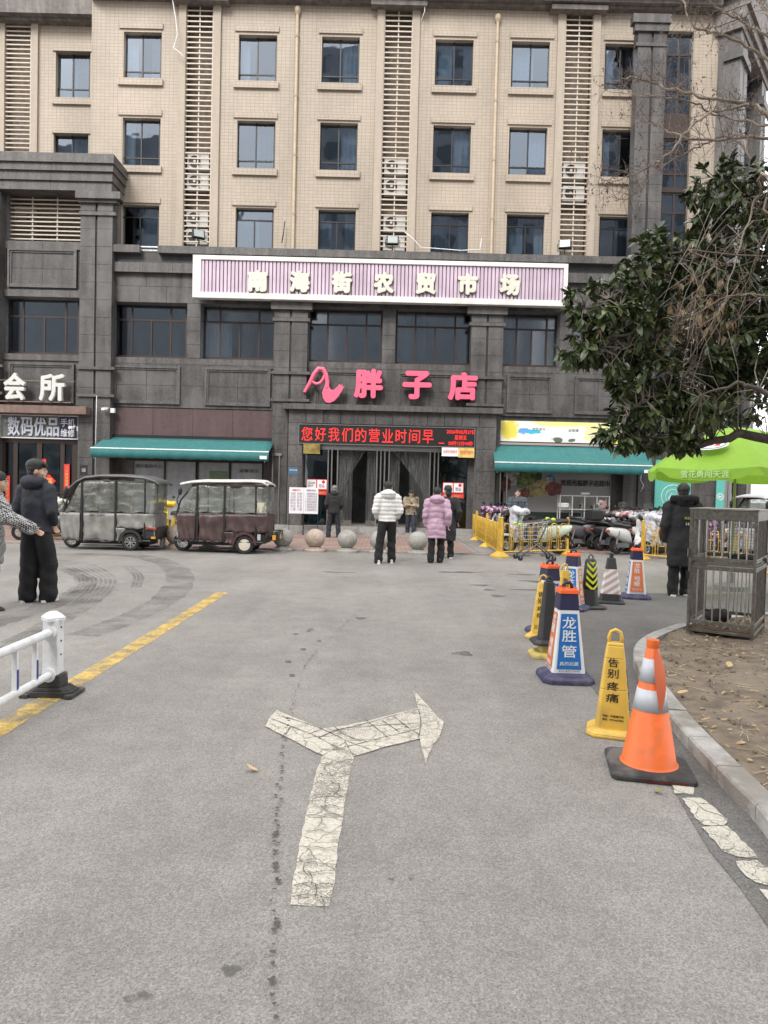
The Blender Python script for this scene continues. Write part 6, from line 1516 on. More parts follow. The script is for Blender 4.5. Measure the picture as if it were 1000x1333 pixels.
def floral(name, a, b, c, sc=14):
    m = bpy.data.materials.new(name); m.use_nodes = True; n = m.node_tree; bs_ = n.nodes['Principled BSDF']; g = n.nodes.new('ShaderNodeNewGeometry')
    v = n.nodes.new('ShaderNodeTexVoronoi'); v.inputs['Scale'].default_value = sc; n.links.new(g.outputs['Position'], v.inputs['Vector']); s_ = n.nodes.new('ShaderNodeSeparateXYZ'); n.links.new(v.outputs['Color'], s_.inputs[0])
    r = n.nodes.new('ShaderNodeValToRGB'); r.color_ramp.interpolation = 'CONSTANT'; r.color_ramp.elements[0].color = (*a,1); r.color_ramp.elements[1].color = (*b,1); r.color_ramp.elements[1].position = .4; e = r.color_ramp.elements.new(.7); e.color = (*c,1)
    n.links.new(s_.outputs[0], r.inputs[0]); n.links.new(r.outputs[0], bs_.inputs['Base Color']); bs_.inputs['Roughness'].default_value = .85; return m
QP = floral('purple_floral_quilt', (.16,.07,.16), (.50,.33,.42), (.06,.03,.07)); QW = floral('white_floral_quilt', (.58,.56,.58), (.50,.50,.52), (.42,.44,.5), 9); QR = floral('red_floral_quilt', (.5,.45,.45), (.45,.06,.07), (.35,.25,.25), 12); QK = floral('brown_quilt', (.10,.06,.05), (.03,.03,.035), (.3,.25,.25), 8); QG = floral('silver_quilt', (.35,.35,.37), (.12,.12,.13), (.5,.5,.52), 8)
MINTP = mat('pale_green_scooter', (.52,.60,.50), .35); WP = mat('white_scooter', (.62,.62,.60), .35); BP_ = mat('black_scooter', (.02,.02,.022), .3); GP = mat('grey_scooter', (.12,.12,.13), .35); RP = mat('dark_red_scooter', (.18,.02,.025), .3); YP = mat('yellow_scooter', (.62,.44,.04), .4); SP = mat('silver_scooter', (.30,.31,.33), .3)
PLG = mat('green_plate', (.08,.35,.14), .5); PLY = mat('plate_yellow', (.6,.4,.05), .5)
def sc(px, py, *a, **k):
    g = G(px, py); return scooter(a[0], (g.x, g.y, .03), *a[1:], **k)
sc(694,722,'pale green scooter with white floral quilt standing side on behind the yellow fence', radians(2), MINTP, quilt=QW, big=1.08)
sc(678,714,'scooter with brown and pink quilt behind the pale green one', radians(-35), BP_, quilt=QK)
sc(657,709,'scooter with purple floral quilt, nearest the middle of the side fence', radians(-50), WP, quilt=QP)
sc(646,702,'scooter with purple quilt nearest the entrance behind the fence', radians(-58), BP_, quilt=QP)
sc(668,705,'dark scooter between the purple and brown quilts in front of the mural', radians(-50), GP, quilt=QP)
ph = radians(203)
sc(758,706,'dark blue scooter with yellow plate left of the row of scooters beside the shelf', ph+.3, mat('blue_scooter',(.05,.07,.16),.35), plate=PLY)
sc(778,713,'white scooter with green plate and white rear body, leftmost of the row under the awning', ph+.15, WP, plate=PLG)
sc(803,718,'black scooter with large black box next to the white tailed scooter', ph, BP_, box_=mat('black_box',(.015,.015,.016),.5), quilt=QR)
sc(822,722,'small white framed scooter with curved white rear fender', ph+.1, WP, quilt=QG)
sc(842,716,'black scooter with red and white quilt in the middle of the row', ph-.05, BP_, quilt=QR)
sc(862,714,'dark scooter with silver wind quilt towards the mint poster', ph+.05, GP, quilt=QG)
sc(884,722,'dark red scooter close to the green poster', ph-.1, RP, quilt=QK)
sc(868,727,'white scooter behind the right hand yellow fence beside the man in black', radians(8), WP, quilt=QW)
sc(818,704,'silver scooter in the rear row against the wall near the shelf', ph+.2, SP, quilt=QK)
sc(848,705,'black scooter in the rear row against the stone wall', ph-.2, BP_)
sc(792,703,'scooter with red floral quilt in the rear row beside the shelf', ph+.1, GP, quilt=QR)
for k_, (px_, py_, c_, q_, lb_) in enumerate([(767,716,GP,None,'grey scooter with bare handlebar between the green plated and the black boxed ones'),(790,716,SP,QK,'silver scooter with brown quilt beside the black boxed scooter'),(812,714,RP,None,'dark red scooter tucked between the black boxed and the white framed ones'),(832,719,BP_,QG,'black scooter with silver quilt right of the white framed scooter'),(852,720,WP,None,'white scooter without quilt near the post of the right yellow fence'),(874,718,BP_,QR,'black scooter with red quilt in front of the mint poster'),(800,709,BP_,None,'black scooter in the second row below the orange box'),(826,708,GP,QK,'grey scooter with brown quilt in the second row'),(856,709,SP,None,'silver scooter in the second row before the stone wall')]):
    sc(px_, py_, lb_, ph+.12*sin(k_*2.3), c_, quilt=q_, windscr=(k_ % 3 == 0))
sc(945,728,'grey scooter seen through the bars of the metal cage', radians(15), GP, quilt=QP)
sc(990,724,'white scooter behind the cage beside the pale roofed tricycle', radians(160), WP, quilt=QR)
sc(96,700,'scooter with white and green quilt behind the yellow rack near the phone shop', radians(20), WP, quilt=floral('green_white_quilt',(.55,.58,.5),(.3,.42,.3),(.5,.5,.48),9))
sc(74,699,'black scooter behind the man in the black jacket', radians(-25), BP_, quilt=QK)
sc(222,702,'yellow delivery scooter between the two tricycles', radians(70), YP, quilt=mat('yellow_wind_quilt',(.65,.45,.04),.7))
sc(60,704,'grey scooter half hidden by the young man near the shop door', radians(30), GP)

# ------------------------------------------------------------------ YELLOW FENCES
def fence(label, pts, h=.86, n_=None, gr='yellow steel fences round the scooter parking'):
    t = thing('yellow_fence', label, 'fence', pts[0], group=gr); o0 = Vector(pts[0])
    for i, p in enumerate(pts):
        p = Vector(p)-o0
        ps = obj('post', MB().box(p.x-.032,p.y-.032,.05,p.x+.032,p.y+.032,h+.10).ell((p.x,p.y,h+.115),(.035,.035,.025),8,6), YELLOW, t)
        obj('foot', MB().lathe([(.21,0),(.21,.04),(.07,.14),(.001,.15)], (p.x,p.y,0), 4), YELLOW, t)
    for i in range(len(pts)-1):
        a, b = Vector(pts[i])-o0, Vector(pts[i+1])-o0; d = b-a; L_ = d.length; u = d/L_
        obj('rail', MB().tube([a+Vector((0,0,.14)), b+Vector((0,0,.14))], .022, 6), YELLOW, t)
        k = max(2, int(L_/.30)); w_ = L_/k
        for j in range(k):
            c = a+u*(w_*(j+.5)); x = u*w_*.30; z = Vector((0,0,1)); top = h-.02
            hoop = [c-x+z*.14, c-x+z*(top-.08), c-x*.75+z*(top-.02), c+z*top, c+x*.75+z*(top-.02), c+x+z*(top-.08), c+x+z*.14]
            obj('hoop', MB().tube(hoop, .014, 6).tube([c-x+z*.38, c+x+z*.38], .011, 5), YELLOW, t, smooth=True)
            obj('bar', MB().tube([c+u*w_*.5+z*.14, c+u*w_*.5+z*(top-.12)], .012, 5), YELLOW, t)
            if j < k-1: obj('rung', MB().tube([c+x+z*.62, c+u*w_-x+z*.62], .011, 5), YELLOW, t)
    return t
fp = [G(609,695), G(620,704), G(633,713), G(649,725)]
ft = fence('long yellow steel fence running from the entrance steps towards the road beside the scooters', fp)
fence('short yellow hooped fence panel behind the shopping trolley', [G(652,726), G(738,723)])
fence('yellow hooped fence panel behind the person in the long black coat', [G(836,729), G(905,736), G(1010,748)])
fence('low yellow rack beside the phone shop behind the young man', [G(62,703), G(92,703)], h=.8)
for k in range(3):   # printed strips hung in the fence
    pass

# ------------------------------------------------------------------ SHOPPING TROLLEY
g = (G(673,729)+G(718,729))/2; t = thing('shopping_trolley', 'grey shopping trolley with lime handle caps left in front of the yellow fence', 'trolley', g, radians(3))
FRM = mat('trolley_steel', (.16,.16,.17), .35, metal=.7)
for y in (-.24, .24):
    obj('leg', MB().tube([(-.40,y,.09),(.02,y,.42),(.40,y,.09)], .022, 8), FRM, t, smooth=True)
    obj('upright', MB().tube([(.02,y,.42),(.25,y,.95),(.36,y,.99)], .018, 8), FRM, t, smooth=True)
    for x in (-.40,.40):
        w_ = obj('castor', MB().lathe([(.02,-.018),(.06,-.018),(.06,.018),(.02,.018)], (x,y,.06), 14, 'y'), BLACK, t, smooth='auto'); obj('castor_fork', MB().box(x-.015,y-.03,.06,x+.015,y+.03,.12), GREY, w_)
    q = MB().ell((.36,y,.99),(.06,.05,.04),10,6); obj('handle_cap', q, mat('lime_plastic', (.45,.62,.05), .4), t, smooth=True); obj('handle_cap', MB().ell((-.44,y,.86),(.05,.04,.03),10,6), mat('lime_plastic', (.45,.62,.05), .4), t, smooth=True)
obj('handle', MB().cyl((.36,-.24,.99),(.36,.24,.99),.018,n=8), FRM, t)
mb = MB()
for k in range(13): x = -.44+.74*k/12; zb = .50+.0*k; mb.tube([(x*.9,-.2,zb-.0),(x,-.24,.86+.08*k/12)], .004, 4).tube([(x*.9,.2,zb),(x,.24,.86+.08*k/12)], .004, 4).tube([(x*.9,-.2,zb),(x*.9,.2,zb)], .004, 4)
for k in range(5): f = k/4; mb.tube([(-.40-.04*f,-.2-.04*f,.50+.36*f),(.27+.03*f,-.2-.04*f,.50+.44*f),(.27+.03*f,.2+.04*f,.50+.44*f),(-.40-.04*f,.2+.04*f,.50+.36*f)], .006 if k < 4 else .011, 5, closed=True)
obj('basket', mb, mat('trolley_wire', (.35,.35,.36), .3, metal=.9), t)

# shelf by the wall
q = P(728, 690, 24.7); q2 = P(792, 690, 24.7); W = q2.x-q.x
t = thing('metal_shelf', 'open pale metal shelf holding bags and boxes against the mural wall', 'shelf', (q.x, 24.7, .03))
mb = MB(); zs = [.15,.62,1.05,1.52]
for i in range(5):
    for y in (0,.32): mb.box(W*i/4-.018,y-.015,0,W*i/4+.018,y+.015,1.56)
obj('frame', mb, mat('pale_shelf_metal', (.42,.42,.40), .5, noise=.1), t)
for z in zs: obj('shelf_board', MB().box(0,0,z,W,.33,z+.03), mat('pale_shelf_metal', (.42,.42,.40), .5, noise=.1), t)
for x, z, w_, h_, c, lb in [(.15,1.08,.36,.17,WP,'white bag on the left end of the metal shelf, middle board'),(.75,.65,.42,.12,mat('blue_tray',(.12,.17,.24),.4),'blue grey tray lying on the lower board of the metal shelf'),(1.18,.65,.32,.20,mat('orange_box',(.55,.25,.03),.6),'orange box on the lower board of the metal shelf'),(1.5,1.08,.26,.30,QR,'red and white bundle on the right end of the metal shelf'),(1.40,1.08,.12,.2,WP,'small white jar beside the red bundle on the shelf'),(.9,1.55,.3,.08,WP,'flat white packet on top of the metal shelf')]:
    o = obj('stored_item', MB().box(-w_/2,-.1,0,w_/2,.1,h_), c, bevel=.03); o.location = (q.x+x, 24.85, .03+z+.031); o.name = lb.split()[-99 if 0 else 0] and {'bag':'bag','tray':'tray','box':'box','bundle':'bundle','jar':'jar','packet':'packet'}[[k for k in ('bag','tray','box','bundle','jar','packet') if k in lb.split()][0]]; tag(o, lb, o.name.split('.')[0])
# ------------------------------------------------------------------ CONES
NAVYP = mat('navy_plastic', (.020,.019,.058), .45, noise=.15, bump=.1); PURP = mat('purple_base_plastic', (.040,.038,.095), .6, noise=.25, nscale=12, dirt=((.12,.11,.12), .5, 8)); ORP = mat('orange_cap_plastic', (.80,.13,.03), .45)
BLUEP = mat('blue_sleeve_print', (.012,.13,.40), .45); ORSP = mat('orange_sleeve_print', (.62,.17,.05), .5); WSL = mat('white_sleeve', (.66,.67,.68), .45, noise=.05)
YCP = mat('yellow_cone_plastic', (.66,.43,.07), .45, noise=.10, nscale=5, dirt=((.36,.24,.07), .5, 6))
def frust(mb, z0, w0, z1, w1, d0=None, d1=None, ch=.22):
    """chamfered square frustum"""
    d0 = d0 or w0; d1 = d1 or w1
    def ring(w_, d_, z): c = ch*w_; return [(-w_+c,-d_,z),(w_-c,-d_,z),(w_,-d_+c,z),(w_,d_-c,z),(w_-c,d_,z),(-w_+c,d_,z),(-w_,d_-c,z),(-w_,-d_+c,z)]
    return mb.add(ring(w0,d0,z0)+ring(w1,d1,z1), [(i,(i+1) % 8,8+(i+1) % 8,8+i) for i in range(8)]+[tuple(range(7,-1,-1)), tuple(range(8,16))])
def sleeve_face(par, rz, z0, w0, z1, w1, pm, chars, cm, foot=None, off=.0):
    """printed trapezium on one face of a tapering square cone"""
    sl = atan2(w0-w1, z1-z0)   # lean
    f = bpy.data.objects.new('printed_face', None)
    R = Euler((0,0,rz)).to_matrix()
    def pt(u, z, e=0): w_ = w0+(w1-w0)*(z-z0)/(z1-z0); return R @ Vector((u*w_, -w_-e, z))
    o = obj('printed_face', MB().quad(pt(-.74,z0+.06*(z1-z0),.002), pt(.74,z0+.06*(z1-z0),.002), pt(.74,z1-.03,.002), pt(-.74,z1-.03,.002)), pm, par)
    H = z1-z0
    for ch_, fz, h_, w_ in chars:
        z = z0+fz*H; ww = w0+(w1-w0)*fz; p = R @ Vector((0,-ww-.0045,z))
        me = text_mesh(ch_, w_, h_, .0012, .012 if len(ch_) == 1 else .004, 2, 'print'); me.materials.append(cm)
        q = link('print', me, o); q.location = p; q.rotation_euler = (-sl, 0, rz)
    if foot:
        z = z0+.035*H; ww = w0+(w1-w0)*.035; me = text_mesh(foot, w0*1.25, .014, .0008, .0, 1, 'print'); me.materials.append(mat('dark_print', (.05,.05,.06), .6)); q = link('print', me, o); q.location = R @ Vector((0,-ww-.0045,z)); q.rotation_euler = (-sl,0,rz)
def ad_cone(label, loc, rz, faces, s=1):
    t = thing('advert_cone', label, 'cone', loc, rz, 'square advertising cones on the road edge')
    mb = MB(); frust(mb, 0,.215,.035,.215,ch=.3); frust(mb,.035,.215,.06,.19,ch=.3); frust(mb,.06,.175,.085,.14,ch=.3); obj('base', mb, PURP, t, bevel=.006)
    obj('core', frust(MB(), .08,.140,.62,.083,ch=.12), WSL, t, bevel=.004)
    obj('neck', frust(MB(), .60,.090,.735,.078,ch=.12), NAVYP, t, bevel=.005); obj('cap', frust(frust(MB(), .735,.086,.765,.084,ch=.12), .765,.075,.775,.07,ch=.12), ORP, t, bevel=.004)
    obj('handle', MB().tube([(-.035,0,.775),(-.035,0,.80),(-.02,0,.82),(.02,0,.82),(.035,0,.80),(.035,0,.775)], .015, 8), NAVYP, t, smooth=True)
    for d in (-1,1):
        for e in (-1,1): obj('cap_stud', MB().box(d*.05-.012,e*.055-.01,.775,d*.05+.012,e*.055+.01,.79), ORP, t)
    for ang_, kind in faces:
        if kind == 'b': sleeve_face(t, ang_, .085,.141,.60,.086, BLUEP, [('龙',.80,.098,.112),('胜',.59,.098,.118),('管',.345,.10,.122),('真的抗菌',.15,.032,.155)], WSL, '400-872-5995')
        else: sleeve_face(t, ang_, .085,.141,.60,.086, ORSP, [('龙',.84,.075,.09),('胜',.68,.075,.09),('地',.46,.075,.09),('暖',.30,.075,.09),('舒适生活',.13,.03,.13)], WSL, '400-872-5995')
    return t
ad_cone('blue faced advertising cone with white characters on a purple base, front one of its row', G(739,888)+Vector((0,.1,0)), radians(-1), [(0,'b'),(-pi/2,'o'),(pi/2,'o')])
ad_cone('orange capped advertising cone hidden behind the yellow and black cones', G(716,826)+Vector((0,.1,0)), radians(20), [(0,'b'),(-pi/2,'o'),(pi/2,'o')])
ad_cone('advertising cone turned edge on showing both its blue and its orange face', G(747,795)+Vector((0,.1,0)), radians(-32), [(0,'b'),(pi/2,'o'),(-pi/2,'o')])
ad_cone('advertising cone with orange face towards the road, rightmost of the far cones', G(830,780)+Vector((0,.1,0)), radians(-11), [(0,'o'),(-pi/2,'b')])
def yellow_cone(label, loc, rz, s=1, face=True):
    t = thing('yellow_cone', label, 'cone', loc, rz, 'yellow plastic advertising cones')
    mb = MB(); frust(mb, 0,.165,.022,.165,.15,.15,ch=.32); frust(mb,.022,.165,.05,.13,.15,.115,ch=.32); obj('base', mb, YCP, t, bevel=.008)
    mb = MB(); pr = [(.04,.112,.095),(.30,.086,.070),(.50,.065,.050),(.58,.054,.036),(.60,.05,.03)]
    for a, b in zip(pr[:-1], pr[1:]): frust(mb, a[0], a[1], b[0], b[1], a[2], b[2], ch=.2)
    obj('body', mb, YCP, t, bevel=.006)
    obj('handle', MB().tube([(-.036,0,.59),(-.040,0,.63),(-.028,0,.668),(0,0,.682),(.028,0,.668),(.040,0,.63),(.036,0,.59)], .0125, 8), YCP, t, smooth=True)
    if face:
        for c_, z, w_ in (('告',.475,.062),('别',.405,.068),('疼',.325,.074),('痛',.25,.080)):
            o = text('print', c_, (-.008,-(.115-.062*(z)/.6)-.0+.018-.006, z), BLACK, w=w_, h=.056, extrude=.001, bold=.01, parent=t); o.rotation_euler = (-.095,0,0)
            d_ = .095-(z-.04)*(.025/.26) if z < .3 else .070-(z-.3)*.1; o.location.y = -d_-.003
        for k_, s_ in ((.135,'地址：中医理疗馆'),(.112,'电话：0379-6559988')):
            o = text('print', s_, (0,-.095+(k_-.04)*.096-.003,k_), BLACK, w=.13, h=.014, extrude=.001, parent=t); o.rotation_euler = (-.095,0,0)
        for c_, z in (('健',.40),('康',.33),('人',.26),('生',.19)):
            w_ = .112-(z-.04)*.1; o = text('print', c_, (w_+.003,0,z), BLACK, w=.055, h=.05, extrude=.001, bold=.01, parent=t, rz=pi/2); o.rotation_euler = (0,0,pi/2); o.rotation_euler = (-.1,0,pi/2)
    return t
yellow_cone('worn yellow cone with black characters about pain relief, directly behind the orange cone', G(805,962)+Vector((0,.12,0)), radians(-18))
yellow_cone('yellow cone with black characters farther back, left of the slim black cone', G(708,832)+Vector((0,.1,0)), radians(-25))
yellow_cone('yellow cone glimpsed between the slim black cone and the two coloured advertising cone', G(736,805)+Vector((0,.1,0)), radians(10))
# orange traffic cone
g = G(853,1010)+Vector((0,.10,0)); t = thing('traffic_cone', 'orange traffic cone with two white bands and a torn orange strip, closest to the kerb', 'cone', g, radians(-12))
mb = MB(); frust(mb, 0,.225,.03,.225,ch=.12); frust(mb,.03,.222,.042,.20,ch=.12); obj('base', mb, mat('black_rubber_base', (.035,.034,.033), .8, noise=.3, dirt=((.16,.15,.14), .6, 6)), t, bevel=.008)
ORC = mat('orange_cone_plastic', (.80,.15,.025), .45, noise=.10, dirt=((.45,.13,.05), .35, 10)); BAND = mat('reflective_band', (.52,.54,.58), .35, noise=.05)
R_ = lambda z: .150-(z-.04)*(.150-.034)/.66
obj('cone_body', MB().lathe([(R_(.04)+.012,.04),(R_(.05),.055),(R_(.70),.70),(.030,.705)], n=36), ORC, t, smooth='auto'); obj('tip', MB().lathe([(.037,.66),(.034,.705),(.036,.71),(.034,.745),(.0,.75)], n=24), ORC, t, smooth='auto')
for a, b in ((.35,.47),(.51,.64)): obj('reflective_band', MB().lathe([(R_(a)+.0025,a),(R_(b)+.0025,b)], n=36), BAND, t, smooth=True)
vs = []
for j in range(9):
    v = j/8; z = .70-.34*v; w_ = .030*(sin(pi*min(1,v*1.1))**.5 if v*1.1 < 1 else .05)+.004; a0 = -1.15; rr = R_(z)+.006+.022*sin(v*pi)
    for e in (-1,0,1): a = a0+e*w_/max(rr,.03); vs.append((rr*cos(a), rr*sin(a), z))
obj('torn_strip', MB().add(vs, [(j*3+i, j*3+i+1, (j+1)*3+i+1, (j+1)*3+i) for j in range(8) for i in range(2)]), mat('faded_orange_strip', (.62,.14,.06), .5), t, smooth=True)
text('base_lettering', '交通设施专用', (.05,-.2265,.017), mat('dark_red_print',(.16,.03,.03),.6), w=.24, h=.02, extrude=.001, parent=t)
# slim black cone on a yellow base
g = G(716,858)+Vector((0,.12,0)); t = thing('black_cone', 'slim black cone stacked on a worn yellow cone base', 'cone', g, 0)
mb = MB(); frust(mb,0,.165,.03,.165,ch=.32); frust(mb,.03,.165,.055,.13,ch=.32); frust(mb,.055,.085,.125,.08,ch=.25); obj('yellow_base', mb, mat('worn_yellow_base', (.55,.42,.12), .6, noise=.2, dirt=((.25,.2,.1),.6,6)), t, bevel=.006)
BKC = mat('black_cone_plastic', (.028,.028,.03), .5, noise=.15)
mb = MB(); frust(mb,.127,.155,.15,.155,ch=.32); frust(mb,.15,.155,.175,.12,ch=.32); obj('base', mb, BKC, t, bevel=.006); obj('cone_body', frust(MB(),.17,.088,.72,.045,ch=.25), BKC, t, bevel=.006)
obj('handle', MB().tube([(-.022,0,.72),(-.024,0,.75),(0,0,.775),(.024,0,.75),(.022,0,.72)], .010, 8).box(-.03,-.03,.715,.03,.03,.735), BKC, t)
# chevron cone
g = G(770,793)+Vector((0,.1,0)); t = thing('chevron_cone', 'black cone with yellow chevron sleeve between the advertising cone and the striped cone', 'cone', g, radians(5))
mb = MB(); frust(mb,0,.20,.03,.20,ch=.32); frust(mb,.03,.20,.05,.16,ch=.32); obj('base', mb, BKC, t, bevel=.006); obj('cone_body', MB().lathe([(.125,.045),(.105,.25),(.075,.66),(.06,.685),(.0,.69)], n=28), BKC, t, smooth='auto')
obj('handle', MB().tube([(-.03,0,.68),(-.03,0,.72),(0,0,.75),(.03,0,.72),(.03,0,.68)], .010, 8), BKC, t)
rad = lambda z: .1060-(z-.25)*.0732
obj('sleeve', MB().lathe([(rad(.27)+.002,.27),(rad(.65)+.002,.65)], n=28), BLACK, t, smooth=True)
for k in range(5):
    mb = MB(); zc = .25+k*.088
    for hh in (-1, 1):
        vs = []
        for i in range(9):
            u = i/8; a = -pi/2+hh*u*.95; z0 = zc+u*.085
            for dz in (0,.042):
                z = min(.65, max(.272, z0+dz)); vs.append(((rad(z)+.0045)*cos(a), (rad(z)+.0045)*sin(a), z))
        mb.add(vs, [(2*i,2*i+1,2*i+3,2*i+2) for i in range(8)])
    obj('chevron', mb, mat('lime_chevron', (.55,.60,.04), .4), t, smooth=True)
# white striped cone
g = G(797,786)+Vector((0,.1,0)); t = thing('striped_cone', 'white cone with faded pink diagonal stripes and black top beside the chevron cone', 'cone', g, radians(-15))
mb = MB(); frust(mb,0,.20,.03,.20,ch=.2); frust(mb,.03,.20,.05,.16,ch=.2); obj('base', mb, BKC, t, bevel=.006); obj('cone_body', frust(frust(MB(),.05,.15,.14,.14,ch=.2),.14,.14,.66,.058,ch=.2), BKC, t, bevel=.006)
def stripes_mat():
    m = bpy.data.materials.new('pink_white_stripes'); m.use_nodes = True; n = m.node_tree; b = n.nodes['Principled BSDF']; tc = n.nodes.new('ShaderNodeTexCoord'); mp = n.nodes.new('ShaderNodeMapping'); mp.inputs['Rotation'].default_value = (0,radians(-55),0); n.links.new(tc.outputs['Object'], mp.inputs[0])
    w_ = n.nodes.new('ShaderNodeTexWave'); w_.inputs['Scale'].default_value = 3.6; w_.bands_direction = 'X'; n.links.new(mp.outputs[0], w_.inputs[0]); r = n.nodes.new('ShaderNodeValToRGB'); r.color_ramp.elements[0].color = (.42,.30,.27,1); r.color_ramp.elements[1].color = (.60,.60,.59,1); r.color_ramp.elements[0].position = .45; r.color_ramp.elements[1].position = .55
    n.links.new(w_.outputs[0], r.inputs[0]); n.links.new(r.outputs[0], b.inputs['Base Color']); b.inputs['Roughness'].default_value = .3; return m
obj('sleeve', frust(MB(),.145,.143,.50,.087,ch=.2), stripes_mat(), t, bevel=.004); obj('handle', MB().cyl((0,0,.66),(0,0,.70),.03,n=10).ell((0,0,.715),(.035,.035,.03),10,8), BKC, t, smooth='auto')

# ------------------------------------------------------------------ WHITE BARRIER
t = thing('road_barrier', 'white painted road barrier with rails and blue reflectors on the yellow line', 'barrier', (-2.40, 5.15, 0)); bt = t
WB = mat('white_enamel', (.66,.67,.68), .3, noise=.05, dirt=((.42,.40,.36), .45, 8)); BLU = mat('blue_reflector', (.02,.04,.22), .35)
def bpost(y):
    p = obj('post', MB().box(-.055,y-.055,.10,.055,y+.055,.565), WB, bt, bevel=.008)
    obj('post_cap', MB().lathe([(.092,.555),(.092,.575),(.06,.60),(.03,.615),(0,.62)], (0,y,0), 4).lathe([(.09,.55),(.09,.556)], (0,y,0), 4), WB, p, smooth=False)
    for z in (.47,.16): obj('rail_collar', MB().lathe([(.050,y-.075),(.050,y-.055)], (0,0,z), 18, 'y'), WB, p, smooth='auto')
    for z in (.50,.40,.30): obj('bolt', MB().ell((.057,y+.0,z), (.005,.008,.008), 8, 6), BLACK, p)
    mb = MB(); frust(mb,0,.17,.045,.17,.10,.10,ch=.25); frust(mb,.045,.15,.07,.12,.09,.085,ch=.25); frust(mb,.07,.085,.16,.08,.075,.07,ch=.1)
    mb.v = [(vx, vy+y, vz) for vx, vy, vz in mb.v]
    for dx in (-1,1): mb.box(dx*.16-.03,y-.12,0,dx*.16+.03,y+.12,.03)
    obj('rubber_foot', mb, mat('black_rubber_base', (.035,.034,.033), .8), bt, bevel=.008)
bpost(0); bpost(-2.6)
for z, r in ((.47,.030),(.16,.026)): obj('rail', MB().cyl((0,-.05,z),(0,-2.56,z),r,n=14), WB, bt, smooth='auto')
for k in range(9):
    y = -.27-k*.265; b_ = obj('baluster', MB().box(-.017,y-.012,.17,.017,y+.012,.46), WB, bt)
    obj('reflector', MB().box(.0172,y-.012,.19,.0195,y+.012,.32), BLU, b_)

# ------------------------------------------------------------------ CAGE
a = G(893,824,.08); b = G(981,835,.08); d = (b-a).normalized(); W = (b-a).length; n_ = Vector((-d.y, d.x, 0)); rz = atan2(d.y, d.x)
t = thing('metal_cage', 'two tier stainless steel bar cage standing on the soil behind the kerb', 'cage', a, rz); HC = 1.36; DC = .95
def tubebox(x0,y0,z0,x1,y1,z1,name='frame_tube'): return obj(name, MB().box(x0,y0,z0,x1,y1,z1), DULLSTEEL, t, bevel=.003)
s_ = .032
for x in (0, W-s_):
    for y in (0, DC-s_): tubebox(x,y,0,x+s_,y+s_,HC)
for z, h_ in ((.03,.035),(.12,.04),(.71,.045),(.80,.045),(HC-.11,.11)):
    for y in (0, DC-s_): tubebox(s_+.001,y+.002,z,W-s_-.001,y+s_-.002,z+h_)
    for x in (0, W-s_): tubebox(x+.002,s_+.001,z,x+s_-.002,DC-s_-.001,z+h_)
nb = 8
for tier, (z0, z1) in enumerate(((.161,.709),(.846,HC-.111))):
    for y in (.014, DC-.026):
        for k in range(1, nb): x = s_/2+(W-s_)*k/nb; obj('bar', MB().cyl((x,y+.006,z0),(x,y+.006,z1),.0085,n=6), STEEL, t, smooth='auto')
    for x in (.014, W-.026):
        for k in range(1, 13): y = s_/2+(DC-s_)*k/13; obj('bar', MB().cyl((x+.006,y,z0),(x+.006,y,z1),.0085,n=6), DULLSTEEL, t, smooth='auto')
obj('shelf', MB().box(.02,.02,.76,W-.02,DC-.02,.775), DULLSTEEL, t); obj('floor_plate', MB().box(.02,.02,.07,W-.02,DC-.02,.08), mat('rusty_plate',(.14,.09,.06),.8,noise=.5,nscale=9), t); obj('top_plate', MB().box(-.01,-.01,HC+.001,W+.01,DC+.01,HC+.016), mat('worn_wood_plate',(.30,.28,.25),.6,noise=.3,nscale=10), t)
mb = MB()
for k in range(22): x = .06+(W-.1)*k/21; mb.box(x-.0018,DC*.5,.85,x+.0018,DC*.5+.003,1.24)
for k in range(12): z = .86+k*.034; mb.box(.05,DC*.5+.003,z-.0018,W-.05,DC*.5+.006,z+.0018)
o = obj('wire_mesh', mb, DULLSTEEL, t); o['kind'] = 'stuff'
obj('hinge', MB().box(-.02,-.012,.6,.01,.02,.68), BLACK, t); obj('latch', MB().cyl((.0,-.02,.84),(.0,-.02,.93),.012,n=6), DULLSTEEL, t)
for x, y, z, w_, h_, c, lb in [(.25,.45,.0811,.3,.16,'dark_cloth_bundle','dark bundle lying on the floor of the lower cage tier'),(.5,.6,.7751,.42,.09,'black_sack','black sack lying on the shelf of the upper cage tier')]:
    mb = MB().ell((0,0,h_/2), (w_/2,w_/2.5,h_/2), 14, 8); wv = Matrix.Rotation(rz,4,'Z') @ Vector((x,y,z)); o = blob('bundle' if 'bundle' in lb else 'sack', mb, mat(c, (.025,.024,.024), .8), None, .015, 2, lambda c_, q_: c_+q_*.02*mn.noise(c_*12)); o.location = a+wv+Vector((0,0,.002)); tag(o, lb, 'bundle' if 'bundle' in lb else 'sack')
mb = MB()
for k in range(9): x0 = .08+k*.07; mb.tube([(x0,.1+.05*sin(k),.09),(x0+.12*sin(k*2.1),.6,.10+.01*k)], .008, 5)
obj('stick_pile', mb, mat('dry_twig', (.33,.27,.17), .8), t)

